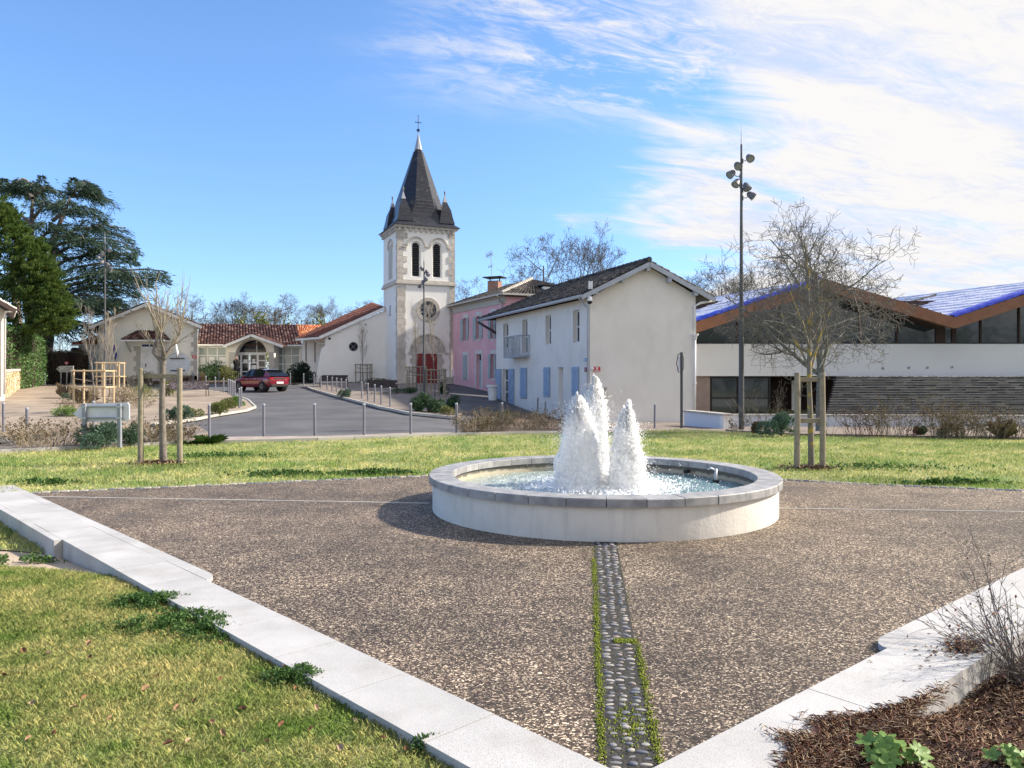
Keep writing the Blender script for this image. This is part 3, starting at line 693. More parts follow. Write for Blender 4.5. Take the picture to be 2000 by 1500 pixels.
cl(40, 1098, .4, .1, 500, .03, 'green weeds along the sand path edge at far left')
# ---------------------------------------------------------------- fountain
fx, fy = FC.x, FC.y
ft = thing('fountain', (fx, fy, 0), 'round fountain basin with cream rendered wall and grey stone coping', 'fountain')
m = MB(); RO = 2.205
prof = [(RO - .01, -.05), (RO, .0), (RO, .36)]
m.lathe(prof, 128); obj('basin_wall', m, M_fwall, None, smooth_=True, fix=False).parent = ft
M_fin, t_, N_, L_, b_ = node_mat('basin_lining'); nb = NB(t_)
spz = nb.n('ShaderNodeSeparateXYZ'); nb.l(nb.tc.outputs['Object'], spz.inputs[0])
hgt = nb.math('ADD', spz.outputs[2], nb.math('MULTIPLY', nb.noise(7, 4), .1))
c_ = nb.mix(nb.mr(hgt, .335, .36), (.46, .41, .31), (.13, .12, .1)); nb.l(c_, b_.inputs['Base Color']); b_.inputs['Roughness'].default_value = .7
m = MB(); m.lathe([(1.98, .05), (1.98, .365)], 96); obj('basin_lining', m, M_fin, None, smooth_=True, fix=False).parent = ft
NST = 34
for k in range(NST):
    a0 = 2 * math.pi * k / NST + random.uniform(-.012, .012) * 0; a1 = 2 * math.pi * (k + 1) / NST
    g = .0022; m = MB(); seg = 4; dz = random.uniform(-.002, .002); dr = random.uniform(-.003, .003)
    prof = [(1.95, .36), (2.25 + dr, .36), (2.25 + dr, .44 + dz), (2.243 + dr, .45 + dz), (1.957, .45 + dz), (1.95, .443 + dz)]
    rows = []
    for i in range(seg + 1):
        a = a0 + g + (a1 - a0 - 2 * g) * i / seg; rows.append([(r * math.cos(a), r * math.sin(a), z) for r, z in prof])
    n = len(prof); vs = [p for r in rows for p in r]; fs = []
    for i in range(seg):
        for j in range(n): fs.append((i * n + j, i * n + (j + 1) % n, (i + 1) * n + (j + 1) % n, (i + 1) * n + j))
    fs += [tuple(range(n)), tuple(seg * n + j for j in reversed(range(n)))]
    m.add(vs, fs); lobj('coping_stone', m, M_gran2, ft)
# water pipe at the right inside
m = MB(); m.tube([(1.62, .45, .2), (1.62, .45, .44)], .022, 10); m.tube([(1.62, .45, .41), (1.55, .42, .45), (1.5, .4, .44)], .015, 6); lobj('inlet_pipe', m, M_alu, ft, smooth_=True)
m = MB(); m.tube([(1.62, .45, .20), (1.62, .45, .29)], .045, 12); lobj('pipe_socket', m, M_dark, ft)
m = MB(); m.tube([(1.45, 1.33, .30), (1.38, 1.27, .30)], .03, 12); lobj('overflow', m, M_dark, ft)
# water surface
M_wat, t_, N_, L_, b_ = node_mat('fountain_water'); nb = NB(t_)
gpos = nb.n('ShaderNodeSeparateXYZ'); nb.l(nb.tc.outputs['Object'], gpos.inputs[0])
rr = nb.math('SQRT', nb.math('ADD', nb.math('MULTIPLY', gpos.outputs[0], gpos.outputs[0]), nb.math('MULTIPLY', gpos.outputs[1], gpos.outputs[1])))
fo = nb.math('ADD', nb.mr(rr, .5, 1.75, .75, -.18), nb.math('MULTIPLY', nb.math('SUBTRACT', nb.noise(9, 6, .7), .5), 1.9))
teal = nb.mix(nb.mr(gpos.outputs[0], -1.9, 1.6), (.42, .47, .42), (.14, .24, .26))
c_ = nb.mix(nb.mr(fo, .30, .62), teal, (.85, .90, .92)); nb.l(c_, b_.inputs['Base Color'])
b_.inputs['Roughness'].default_value = .12; b_.inputs['Specular IOR Level'].default_value = .5
bp = nb.n('ShaderNodeBump'); bp.inputs['Distance'].default_value = .02; nb.l(nb.noise(22, 5, .6), bp.inputs['Height']); nb.l(bp.outputs[0], b_.inputs['Normal'])
NRr, NA = 90, 260; vs = []
jets = [(-.32, -.2, 1.34, .275), (-.06, .45, 1.55, .19), (.30, -.3, 1.25, .22)]
for i in range(NRr + 1):
    r = 1.975 * i / NRr
    for k in range(NA):
        a = 2 * math.pi * k / NA; x, y = r * math.cos(a), r * math.sin(a)
        am = .055 * math.exp(-(r / .9) ** 2) + .012 + .012 * math.exp(-((r - 1.1) / .5) ** 2)
        z = am * (noise.noise(Vector((x * 7, y * 7, .3))) + .6 * noise.noise(Vector((x * 16, y * 16, 4))) + .35 * noise.noise(Vector((x * 34, y * 34, 8))))
        vs.append((x, y, .245 + z))
m = MB(); m.v = vs; m.f = [(i * NA + k, i * NA + (k + 1) % NA, (i + 1) * NA + (k + 1) % NA, (i + 1) * NA + k) for i in range(NRr) for k in range(NA)]
o = lobj('water', m, M_wat, ft, smooth_=True, fix=False)
# jets
labels = ['fat frothy water jet at the left of the three in the fountain', 'tallest water jet, rising behind the other two in the fountain', 'pointed water jet at the right of the three in the fountain']
for ji, (jx, jy, top, rad) in enumerate(jets):
    t = thing('water_jet', (fx + jx, fy + jy, .24), labels[ji], 'water jet', group='water jets of the fountain')
    m = MB(); NZ, NAj = 150, 110; H = top - .2; sd = ji * 17.3; sh = (2.3, 2.6, 1.9)[ji]; pw = (.62, .5, .72)[ji]
    for i in range(NZ + 1):
        u = i / NZ; rb = rad * (max(0, 1 - u ** sh)) ** pw * (1 - .12 * u) + .012 * (1 - u)
        if u < .12: rb *= 1 + .12 * (1 - u / .12)
        for k in range(NAj):
            a = 2 * math.pi * k / NAj; z = u * H
            cx_, sx_ = math.cos(a), math.sin(a)
            w1 = noise.noise(Vector((cx_ * 1.6, sx_ * 1.6 + sd, z * 1.8)))
            w2 = noise.noise(Vector((cx_ * 4.5 + sd, sx_ * 4.5, z * 6)))
            w3 = noise.noise(Vector((cx_ * 12, sx_ * 12 + sd, z * 20)))
            w4 = noise.noise(Vector((cx_ * 26 + sd, sx_ * 26, z * 48)))
            r = rb * (1 + .20 * w1 + .20 * w2) + (.030 * w3 + .022 * w4) * min(1, rb / .08 + .3)
            r = max(.004, r)
            zz_ = z + .05 * w2 * u + .04 * w3 * u + (.10 * w1 + .10 * abs(w3)) * (u ** 4)
            m.v.append((r * cx_ + .03 * math.sin(z * 3 + sd) * u, r * sx_, zz_))
    m.f = [(i * NAj + k, i * NAj + (k + 1) % NAj, (i + 1) * NAj + (k + 1) % NAj, (i + 1) * NAj + k) for i in range(NZ) for k in range(NAj)]
    lobj('water_column', m, M_fwhite, t, smooth_=True, fix=False)
    # spray: droplets clinging to and flung off the column
    N = 12000; u = rng.uniform(0, 1.02, N) ** .9; rb = rad * np.clip(1 - u ** sh, 0, 1) ** pw * (1 - .12 * u)
    a = rng.uniform(0, 2 * np.pi, N); ex = np.abs(rng.normal(0, 1, N)) * .034 + (rng.uniform(size=N) < .14) * np.abs(rng.normal(0, .11, N))
    cl_ = np.array([noise.noise(Vector((math.cos(q) * 2.5, math.sin(q) * 2.5 + sd, w * 7))) for q, w in zip(a, u)])
    ex = ex * np.clip(1 + 2.2 * cl_, .25, 3) ; r = rb + ex - .01
    C = np.stack([r * np.cos(a) + .03 * np.sin(u * H * 3 + sd) * u, r * np.sin(a), u * H + .03 * rng.normal(size=N) * (u > .85)], 1)
    rs = rng.uniform(.0018, .0062, N) * np.where(ex > .09, .7, 1.15)
    k = rng.uniform(size=N) < .05; rs[k] *= 1.8
    me = npmesh('spray', octas(C, rs), 3, M_fwhite, True); o = bpy.data.objects.new('spray', me); COL.objects.link(o); o.parent = t; o['kind'] = 'stuff'
    # a crown of ragged blobs at the tip
    bm = bmesh.new()
    for _ in range(110):
        uu = random.uniform(.72, 1.09); r0 = rad * max(0, 1 - min(1, uu) ** sh) ** pw * .8 + .02; a = random.uniform(0, 6.28)
        M_ = Matrix.Translation((r0 * math.cos(a) * random.random() + .03 * math.sin(uu * H * 3 + sd), r0 * math.sin(a) * random.random(), uu * H)) @ Matrix.Rotation(random.uniform(-.5, .5), 4, 'X') @ Matrix.Diagonal((random.uniform(.005, .017), random.uniform(.005, .017), random.uniform(.012, .05), 1))
        bmesh.ops.create_icosphere(bm, subdivisions=2, radius=1.0, matrix=M_)
    for v in bm.verts: v.co += Vector((0, 0, 1)) * .006 * noise.noise(v.co * 60) + v.co.normalized() * .006 * noise.noise(v.co * 45)
    me = bpy.data.meshes.new('froth'); bm.to_mesh(me); bm.free(); me.materials.append(M_fwhite); me.polygons.foreach_set('use_smooth', [True] * len(me.polygons))
    o = bpy.data.objects.new('froth', me); COL.objects.link(o); o.parent = t; o['kind'] = 'stuff'
# foam and drops round the feet of the jets
N = 9000; a = rng.uniform(0, 2 * np.pi, N); r = np.abs(rng.normal(0, .50, N)) + .08
C = np.stack([r * np.cos(a) * 1.15, r * np.sin(a), .25 + np.abs(rng.normal(0, .035, N)) + np.exp(-r * 2.5) * rng.uniform(0, .25, N)], 1)
o = bpy.data.objects.new('splash', npmesh('splash', octas(C, rng.uniform(.003, .009, N)), 3, M_fwhite, True)); COL.objects.link(o); o.parent = ft; o['kind'] = 'stuff'
N = 3200; a = rng.uniform(0, 2 * np.pi, N); r = rng.uniform(.1, .75, N); C = np.stack([r * np.cos(a), r * np.sin(a), .3 + rng.uniform(0, 1.25, N) * np.exp(-(r - .1) * 2.2)], 1)
o = bpy.data.objects.new('flying_drops', npmesh('flying_drops', octas(C, rng.uniform(.002, .0048, N)), 3, M_fwhite, True)); COL.objects.link(o); o.parent = ft; o['kind'] = 'stuff'
# ---------------------------------------------------------------- facade planes
Z3 = Vector((0, 0, 1))
class Plane:
    """vertical facade plane through two image columns at known depths"""
    def __init__(s, px1, D1, px2, D2):
        s.O = Vector(((px1 - 1000) * D1 / F, D1, 0)); b = Vector(((px2 - 1000) * D2 / F, D2, 0)); s.L = (b - s.O).length
        s.U = (b - s.O).normalized(); s.N = Vector((s.U.y, -s.U.x, 0))       # N looks towards the viewer
    def uz(s, px, py=HZ):
        k = (px - 1000) / F; u = (k * s.O.y - s.O.x) / (s.U.x - k * s.U.y); D = s.O.y + s.U.y * u
        return u, CAMZ - (py - HZ) * D / F
    def u(s, px): return s.uz(px)[0]
    def w(s, u, z, off=0.0): return s.O + s.U * u + Z3 * z + s.N * off
    def p(s, px, py, off=0.0): u, z = s.uz(px, py); return s.w(u, z, off)
    def fn(s, base=0.0): return lambda u, v, w: s.w(u, v, base - w)           # w runs into the wall
    def rect(s, x0, y0, x1, y1):
        u0, z1 = s.uz(x0, y0); u1, _ = s.uz(x1, y0); z0 = s.uz(x0, y1)[1]
        zt = (s.uz((x0 + x1) / 2, y0)[1]); zb = s.uz((x0 + x1) / 2, y1)[1]; return u0, zb, u1, zt
def rpoly(u0, z0, u1, z1): return [(u0, z0), (u1, z0), (u1, z1), (u0, z1)]
def archpoly(u0, z0, u1, z1, n=12):
    r = (u1 - u0) / 2; c = (u0 + u1) / 2; zs = z1 - r
    return [(u0, z0), (u1, z0)] + [(c + r * math.cos(math.pi * k / n), zs + r * math.sin(math.pi * k / n)) for k in range(n + 1)]
def circ(u, z, r, n=24, rz=None): return [(u + r * math.cos(2 * math.pi * k / n), z + (rz or r) * math.sin(2 * math.pi * k / n)) for k in range(n)]
def fbox(mb, P, u0, z0, u1, z1, o0, o1):
    """box on a facade from offset o0 to o1 (outwards)"""
    return mb.hexa([P.w(u0, z0, o0), P.w(u1, z0, o0), P.w(u1, z0, o1), P.w(u0, z0, o1)], [P.w(u0, z1, o0), P.w(u1, z1, o0), P.w(u1, z1, o1), P.w(u0, z1, o1)])
def part_box(name, P, r, o0, o1, m, parent, **k):
    return obj(name, fbox(MB(), P, *r, o0, o1), m, parent, **k)
def window(P, r, parent, depth=.2, nv=1, nh=1, fm=None, gm=None, fw=.05, name='window'):
    """frame with panes set back into the wall"""
    u0, z0, u1, z1 = r; f = MB(); fm = fm or M_white; gm = gm or M_glass
    for a, b in ((u0, u0 + fw), (u1 - fw, u1)): fbox(f, P, a, z0, b, z1, -depth, -depth + .06)
    for a, b in ((z0, z0 + fw), (z1 - fw, z1)): fbox(f, P, u0 + fw, a, u1 - fw, b, -depth, -depth + .06)
    for i in range(1, nv): c = u0 + (u1 - u0) * i / nv; fbox(f, P, c - fw / 2, z0 + fw, c + fw / 2, z1 - fw, -depth + .002, -depth + .057)
    for i in range(1, nh): c = z0 + (z1 - z0) * i / nh; fbox(f, P, u0 + fw, c - fw / 2, u1 - fw, c + fw / 2, -depth + .004, -depth + .053)
    w = obj(name, f, fm, parent, fix=False)
    for i in range(nv):
        for j in range(nh):
            a = u0 + (u1 - u0) * i / nv; b = u0 + (u1 - u0) * (i + 1) / nv; c = z0 + (z1 - z0) * j / nh; d = z0 + (z1 - z0) * (j + 1) / nh
            g = MB(); fbox(g, P, a + .01, c + .01, b - .01, d - .01, -depth + .015, -depth + .03); obj('pane', g, gm, w, fix=False)
    return w
def tile_roof(name, m, parent, A, B, C, D, tw=.22, th=.36, r=.09, under=None, thick=.08, kind='stuff'):
    """A-B eave (left to right), D-C ridge: rows of half round tiles running down the slope"""
    A, B, C, D = map(Vector, (A, B, C, D)); n = (B - A).cross(D - A).normalized()
    if n.z < 0: n = -n
    P = lambda u, v: (A * (1 - u) + B * u) * (1 - v) + (D * (1 - u) + C * u) * v
    nu = max(1, round(max((B - A).length, (C - D).length) / tw)); nv = max(1, round(max((D - A).length, (C - B).length) / th)); mb = MB()
    for i in range(nu):
        for j in range(nv):
            v0, v1 = j / nv, min(1, (j + 1.12) / nv); uu = (i + .5) / nu; wob = random.uniform(-.012, .012)
            ring = []
            for v, lift, rr in ((v0, .035, r), (v1, 0, r * .86)):
                c = P(uu, v) + n * (lift + wob); s = (P(uu + .4 / nu, v) - P(uu - .4 / nu, v)); w = min(rr, s.length * .62); s = s.normalized()
                ring.append([c + s * w * math.cos(t) + n * w * .8 * math.sin(t) for t in (math.pi, 2.2, 1.57, .94, 0)])
            mb.add(ring[0] + ring[1], [(k, k + 1, 6 + k, 5 + k) for k in range(4)] + [(0, 1, 2, 3, 4)])
    o = obj(name, mb, m, parent, fix=False, kind=kind)
    u_ = MB(); u_.hexa([A - n * thick, B - n * thick, C - n * thick, D - n * thick], [A, B, C, D]); obj('roof_deck', u_, under or m, parent, fix=True)
    return o
def verge(mb, a, b, h=.16, w=.05): return mb.bar(Vector(a), Vector(b), w, h)
# ================================================================ church tower
T0 = Vector((-8.305, 56.0, 0)); TS = 4.33
TP = Plane(776.5, 56, 887.5, 57.7)                       # front face
TU, TN = TP.U, TP.N; TB = Vector((-.39, .921, 0)).normalized(); TS = TP.L
TL = Plane(749, 60.0, 776.5, 56)                          # left face
TLL = TL.L
ch_t = thing('church', (T0.x, T0.y, 1.1), 'white church with square stone cornered tower, dark slate spire and red roofed nave', 'church')
zE = 12.75; zB = TP.uz(777, 545)[1]; zG = .6
# front face with its openings
bel = [archpoly(*TP.rect(805.7, 473.2, 820.2, 539.2)), archpoly(*TP.rect(846.6, 475.6, 861.5, 541))]
uc, zc = TP.uz(835.9, 605); rr_o = (TP.u(858.8) - TP.u(813)) / 2; rr_i = (TP.u(852.4) - TP.u(819.4)) / 2
du0, _, du1, _ = TP.rect(814, 690, 853.6, 754); zdt = TP.uz(834, 690)[1]
upc = [archpoly(*TP.rect(803.4, 471, 822.6, 541)), archpoly(*TP.rect(844.3, 473, 864, 543))]
m = MB(); m.sheet([(0, zG), (TS, zG), (TS, zE), (0, zE)], upc + [circ(uc, zc, rr_i)], TP.fn(), .12)
m.quad(TL.w(0, zG), TL.w(TLL, zG), TL.w(TLL, zE), TL.w(0, zE))
bk = TL.w(0, 0); rb = TP.w(TS, 0) + TB * TLL
m.quad(Vector((bk.x, bk.y, zG)), Vector((rb.x, rb.y, zG)), Vector((rb.x, rb.y, zE)), Vector((bk.x, bk.y, zE)))
r0 = TP.w(TS, 0); m.quad(Vector((r0.x, r0.y, zG)), Vector((rb.x, rb.y, zG)), Vector((rb.x, rb.y, zE)), Vector((r0.x, r0.y, zE)))
obj('tower_wall', m, M_wwhite, ch_t)
for q, b in zip(upc, bel):
    m = MB(); m.sheet(q, [b], TP.fn(-.12), .25); rv = obj('belfry_reveal', m, M_wwhite, ch_t)
    us = [p[0] for p in b]; zs = [p[1] for p in b]; m = MB()
    m.sheet(b, [], TP.fn(-.36)); lv = obj('louvre_backing', m, M_dark, ch_t)
    z = min(zs) + .04; r = (max(us) - min(us)) / 2; cu_ = (max(us) + min(us)) / 2; zsp = max(zs) - r
    while z < max(zs) - .05:
        hw = r if z < zsp else math.sqrt(max(0, r * r - (z - zsp) ** 2))
        if hw > .05:
            m = MB(); m.hexa([TP.w(cu_ - hw, z, -.34), TP.w(cu_ + hw, z, -.34), TP.w(cu_ + hw, z, -.20), TP.w(cu_ - hw, z, -.20)], [TP.w(cu_ - hw, z + .12, -.34), TP.w(cu_ + hw, z + .12, -.34), TP.w(cu_ + hw, z + .025, -.20), TP.w(cu_ - hw, z + .025, -.20)])
            obj('louvre', m, M_slate, lv, fix=False)
        z += .16
def arc_band(mb, P, uc, zc, r0, r1, o0, o1, a0=0., a1=180., n=18, asp=1.0):
    for k in range(n):
        A, B = R(a0 + (a1 - a0) * k / n), R(a0 + (a1 - a0) * (k + 1) / n)
        q = [(uc + r * math.cos(a), zc + r * math.sin(a) * asp) for r, a in ((r0, A), (r1, A), (r1, B), (r0, B))]
        mb.hexa([P.w(*q[0], o0), P.w(*q[1], o0), P.w(*q[2], o0), P.w(*q[3], o0)], [P.w(*q[0], o1), P.w(*q[1], o1), P.w(*q[2], o1), P.w(*q[3], o1)])
    return mb
m = MB(); zh = TP.uz(835, 480)[1]; rh = .66
hc = []
for x0, x1, top in ((790, 834.5, 462), (836.5, 877, 464.5)):
    a, b = TP.u(x0), TP.u(x1); r = (b - a) / 2 * .86; c = (a + b) / 2; zt = TP.uz((x0 + x1) / 2, top)[1]
    arc_band(m, TP, c, zt - r, r - .09, r, 0.0, .10, n=20); hc.append((c, r, zt - r))
for (a, b, z) in ((TP.u(786), hc[0][0] - hc[0][1], hc[0][2]), (hc[0][0] + hc[0][1] - .05, hc[1][0] - hc[1][1] + .05, hc[1][2]), (hc[1][0] + hc[1][1], TP.u(879), hc[1][2])):
    fbox(m, TP, a, z - .1, b, z + .002, 0, .097)
obj('hood_mould', m, M_stone, ch_t, fix=False)
# rose window
m = MB(); arc_band(m, TP, uc, zc, rr_i - .02, rr_o, -.05, .08, 0, 360, 36); obj('rose_surround', m, M_stone, ch_t, fix=False)
m = MB(); m.sheet(circ(uc, zc, rr_i), [], TP.fn(-.1)); rg = obj('rose_window', m, M_glass, ch_t)
m = MB()
for k in range(8):
    a = R(k * 45 + 22); m.bar(TP.w(uc, zc, -.07), TP.w(uc + rr_i * math.cos(a), zc + rr_i * math.sin(a), -.07), .035, .03)
arc_band(m, TP, uc, zc, rr_i * .45, rr_i * .5, -.09, -.055, 0, 360, 20)
for k in range(4):
    a = R(k * 90); arc_band(m, TP, uc + .36 * math.cos(a), zc + .36 * math.sin(a), .19, .215, -.088, -.057, 0, 360, 12)
obj('tracery', m, M_greyw, rg, fix=False)
# portal
pu = (du0 + du1) / 2; zsp = TP.uz(836, 688)[1]; ro = (TP.u(871) - TP.u(801)) / 2
m = MB(); arc_band(m, TP, pu + .02, zsp, ro - .1, ro, 0, .16, n=26); fbox(m, TP, TP.u(796.5), zsp - .12, TP.u(803), zsp, 0, .14); fbox(m, TP, TP.u(869), zsp - .12, TP.u(875.5), zsp, 0, .14)
por = obj('portal_hood', m, M_stone, ch_t, fix=False)
for k in range(13):
    m = MB(); arc_band(m, TP, pu + .02, zsp, .84, ro - .11, -.02, .07, 180 * k / 13 + .5, 180 * (k + 1) / 13 - .5, 2); obj('voussoir', m, M_stone, ch_t, fix=False)
m = MB(); arc_band(m, TP, pu + .02, zsp, .60, .83, -.02, .035, n=18); obj('inner_arch', m, M_stone, ch_t, fix=False)
zb0 = TP.uz(836, 756)[1]
tym = [(du0 + .02, zsp - .06), (du1 - .02, zsp - .06)] + [(pu + .02 + .62 * math.cos(R(k)), zsp + .62 * math.sin(R(k))) for k in range(0, 181, 15)]
m = MB(); m.sheet([(du0, zsp - .08), (du1, zsp - .08), (du1, zsp), (pu + .62, zsp)] + [(pu + .02 + .61 * math.cos(R(k)), zsp + .61 * math.sin(R(k))) for k in range(0, 181, 15)] + [(du0, zsp)], [], TP.fn(.012)); obj('tympanum', m, M_stone, ch_t)
h = (zsp - .1 - zb0) / 7
for k in range(7):
    for sd, ue in ((-1, du0), (1, du1)):
        w = .52 if k % 2 else .38
        m = MB(); a, b = sorted((ue, ue + sd * w)); fbox(m, TP, a, zb0 + h * k + .008, b, zb0 + h * (k + 1) - .008, 0, .06); obj('jamb_stone', m, M_stone, ch_t, fix=False)
for i, (a, b) in enumerate(((du0, pu - .01), (pu + .01, du1))):
    m = MB(); fbox(m, TP, a, zb0, b, zsp - .1, .004, .03); dd = obj('door', m, M_reddoor, ch_t, fix=False)
    for k in range(3):
        z0 = zb0 + .1 + k * (zsp - zb0 - .2) / 3; m = MB(); fbox(m, TP, a + .1, z0, b - .1, z0 + (zsp - zb0 - .2) / 3 - .12, .032, .05); obj('door_panel', m, M_reddoor, dd, fix=False)
# quoins, bands, plinth
def quoins(P, u_edge, side, z0, z1, hq, wa, wb, parent, off=.04, P2=None, u2=None, w2a=.2, w2b=.34, side2=-1, m=None):
    n = round((z1 - z0) / hq)
    for k in range(n):
        a = z0 + (z1 - z0) * k / n + .006; b = z0 + (z1 - z0) * (k + 1) / n - .006; w = (wb if k % 2 else wa) * random.uniform(.95, 1.06)
        q = MB(); u0, u1 = sorted((u_edge + side * w, u_edge - side * off)); fbox(q, P, u0, a, u1, b, -.02, off)
        if P2 is not None:
            ww = w2b if k % 2 else w2a; c0, c1 = sorted((u2 + side2 * ww, u2)); fbox(q, P2, c0, a, c1, b, -.02, off)
        obj('quoin', q, m or M_stone, parent, fix=False)
zlint = TP.uz(836, 556.5)[1]; zcb = TP.uz(777, 551)[1]
quoins(TP, 0, 1, zB + .02, zE - .12, .44, .42, .70, ch_t, P2=TL, u2=TLL)
quoins(TP, TS, -1, zB + .02, zE - .3, .44, .27, .52, ch_t)
quoins(TP, 0, 1, 1.7, zlint, .43, .57, .61, ch_t, P2=TL, u2=TLL, w2a=.28, w2b=.42)
quoins(TP, TS, -1, 1.7, zlint, .43, .36, .40, ch_t)
for k in range(7):
    a, b = TS * k / 7 + .005, TS * (k + 1) / 7 - .005; m = MB(); fbox(m, TP, a, zlint + .004, b, zcb - .1, -.02, .045); obj('lintel_stone', m, M_stone, ch_t, fix=False)
for a, b in ((-.06, du0 - .42), (du1 + .42, TS + .06)):
    m = MB(); fbox(m, TP, a, zb0 - .5, b, 1.695, -.02, .10); obj('plinth', m, M_stone, ch_t, fix=False)
def ring(parent, name, z0, z1, o, m_):
    m = MB(); pts = [TL.w(0, 0), TP.w(0, 0), TP.w(TS, 0), rb]; c = sum(pts, Vector()) / 4
    ex = [p + (p - c).normalized() * o * 1.41 for p in pts]; a = [Vector((p.x, p.y, z0)) for p in ex]; b = [Vector((p.x, p.y, z1)) for p in ex]
    m.hexa(a, b); return obj(name, m, m_, parent)
ring(ch_t, 'string_course', zcb - .10, zcb + .06, .14, M_stone); ring(ch_t, 'string_course', zcb + .06, zB + .0, .06, M_stone)
ring(ch_t, 'cornice', zE - .16, zE + .0, .22, M_kerb)
for k in range(11):
    u = .12 + (TS - .24) * k / 10; m = MB(); fbox(m, TP, u - .085, zE - .42, u + .085, zE - .16, 0, .17); obj('corbel', m, M_kerb, ch_t, fix=False)
    u = .12 + (TLL - .24) * k / 10; m = MB(); fbox(m, TL, u - .085, zE - .42, u + .085, zE - .16, 0, .17); obj('corbel', m, M_kerb, ch_t, fix=False)
# blind window and tie iron on the left face
r = TL.rect(759.5, 477, 766.5, 545); m = MB(); m.prism(archpoly(*r), TL.fn(.03), .03); obj('blind_window', m, M_kerb, ch_t)
m = MB(); arc_band(m, TL, (r[0] + r[2]) / 2, r[3] - .35, .62, .74, 0, .09, n=16); obj('hood_mould', m, M_stone, ch_t, fix=False)
q = TL.rect(761, 597, 763.5, 616); m = MB(); fbox(m, TL, *q, 0, .04); fbox(m, TL, q[0] - .12, q[1], q[2] + .12, q[1] + .06, 0, .041); fbox(m, TL, q[0] - .12, q[3] - .06, q[2] + .12, q[3], 0, .041); obj('tie_iron', m, M_greyw, ch_t, fix=False)
# spire
TC = (TL.w(0, 0) + TP.w(0, 0) + TP.w(TS, 0) + rb) / 4; TC.z = 0
A1 = (TU + Vector((TB.y, -TB.x, 0))).normalized(); A2 = Vector((-A1.y, A1.x, 0))       # A1 right, A2 back
SPf = lambda a, b, z: TC + A1 * a + A2 * b + Z3 * z
hw = TS / 2 + .36
def spire_ring(h, t, c, z):
    pts = []
    for k in range(4):
        ca, sa = [(1, 0), (0, 1), (-1, 0), (0, -1)][k]
        for (x, y) in ((h, -t), (h, t), (c, c)): pts.append(SPf(x * ca - y * sa, x * sa + y * ca, z))
    return pts
zA = CAMZ + (HZ - 258) * 58.9 / F
rg_ = [(hw, hw * .9, hw, zE + .0), (2.14, 1.8, 2.12, zE + .34), (1.88, 1.3, 1.78, zE + .72), (1.74, .95, 1.46, zE + 1.15), (1.67, .78, 1.24, zE + 1.6), (1.62, .671, 1.146, zE + 2.1)]
zst = zE + 2.1
for k in range(1, 24):
    f = k / 24; z = zst + (zA - 1.35 - zst) * f; h = 1.62 + (.285 - 1.62) * f; rg_.append((h, h * .414, h * .707, z))
m = MB(); rings = [spire_ring(*q) for q in rg_]; n = 12
for r_ in rings: m.v += [tuple(p) for p in r_]
for i in range(len(rings) - 1):
    for k in range(n): m.f.append((i * n + k, i * n + (k + 1) % n, (i + 1) * n + (k + 1) % n, (i + 1) * n + k))
m.f.append(tuple(range(n)))
M_spire, t_, N_, L_, b_ = node_mat('spire_slate'); nb = NB(t_)
mp_ = nb.n('ShaderNodeMapping'); mp_.inputs['Scale'].default_value = (2.2, 2.2, 6.5); nb.l(nb.tc.outputs['Object'], mp_.inputs[0])
vv = nb.n('ShaderNodeTexVoronoi'); vv.inputs['Scale'].default_value = 1.6; nb.l(mp_.outputs[0], vv.inputs['Vector']); sc_ = nb.n('ShaderNodeSeparateColor'); nb.l(vv.outputs['Color'], sc_.inputs[0])
wv = nb.n('ShaderNodeTexWave', wave_type='BANDS', bands_direction='Z', wave_profile='SAW'); wv.inputs['Scale'].default_value = 1.25; nb.l(nb.tc.outputs['Object'], wv.inputs['Vector'])
c_ = nb.mix(sc_.outputs[0], (.012, .014, .024), (.03, .031, .04)); c_ = nb.mix(nb.mr(nb.noise(2.6, 3), .68, .71, 0, .4), c_, (.34, .33, .28))
c_ = nb.mix(nb.mr(wv.outputs[0], .0, .12, .55, 0), c_, (.012, .012, .015)); nb.l(c_, b_.inputs['Base Color']); b_.inputs['Roughness'].default_value = .33; b_.inputs['Specular IOR Level'].default_value = .45
bp = nb.n('ShaderNodeBump'); bp.inputs['Distance'].default_value = .012; nb.l(wv.outputs[0], bp.inputs['Height']); nb.l(bp.outputs[0], b_.inputs['Normal'])
spire = obj('spire', m, M_spire, ch_t)
m = MB(); r0_ = [SPf(.30 * math.cos(R(22.5 + 45 * k)), .30 * math.sin(R(22.5 + 45 * k)), zA - 1.4) for k in range(8)]; top = SPf(0, 0, zA)
m.add(r0_ + [top], [(k, (k + 1) % 8, 8) for k in range(8)] + [tuple(range(8))]); obj('lead_cap', m, M_lead, spire)
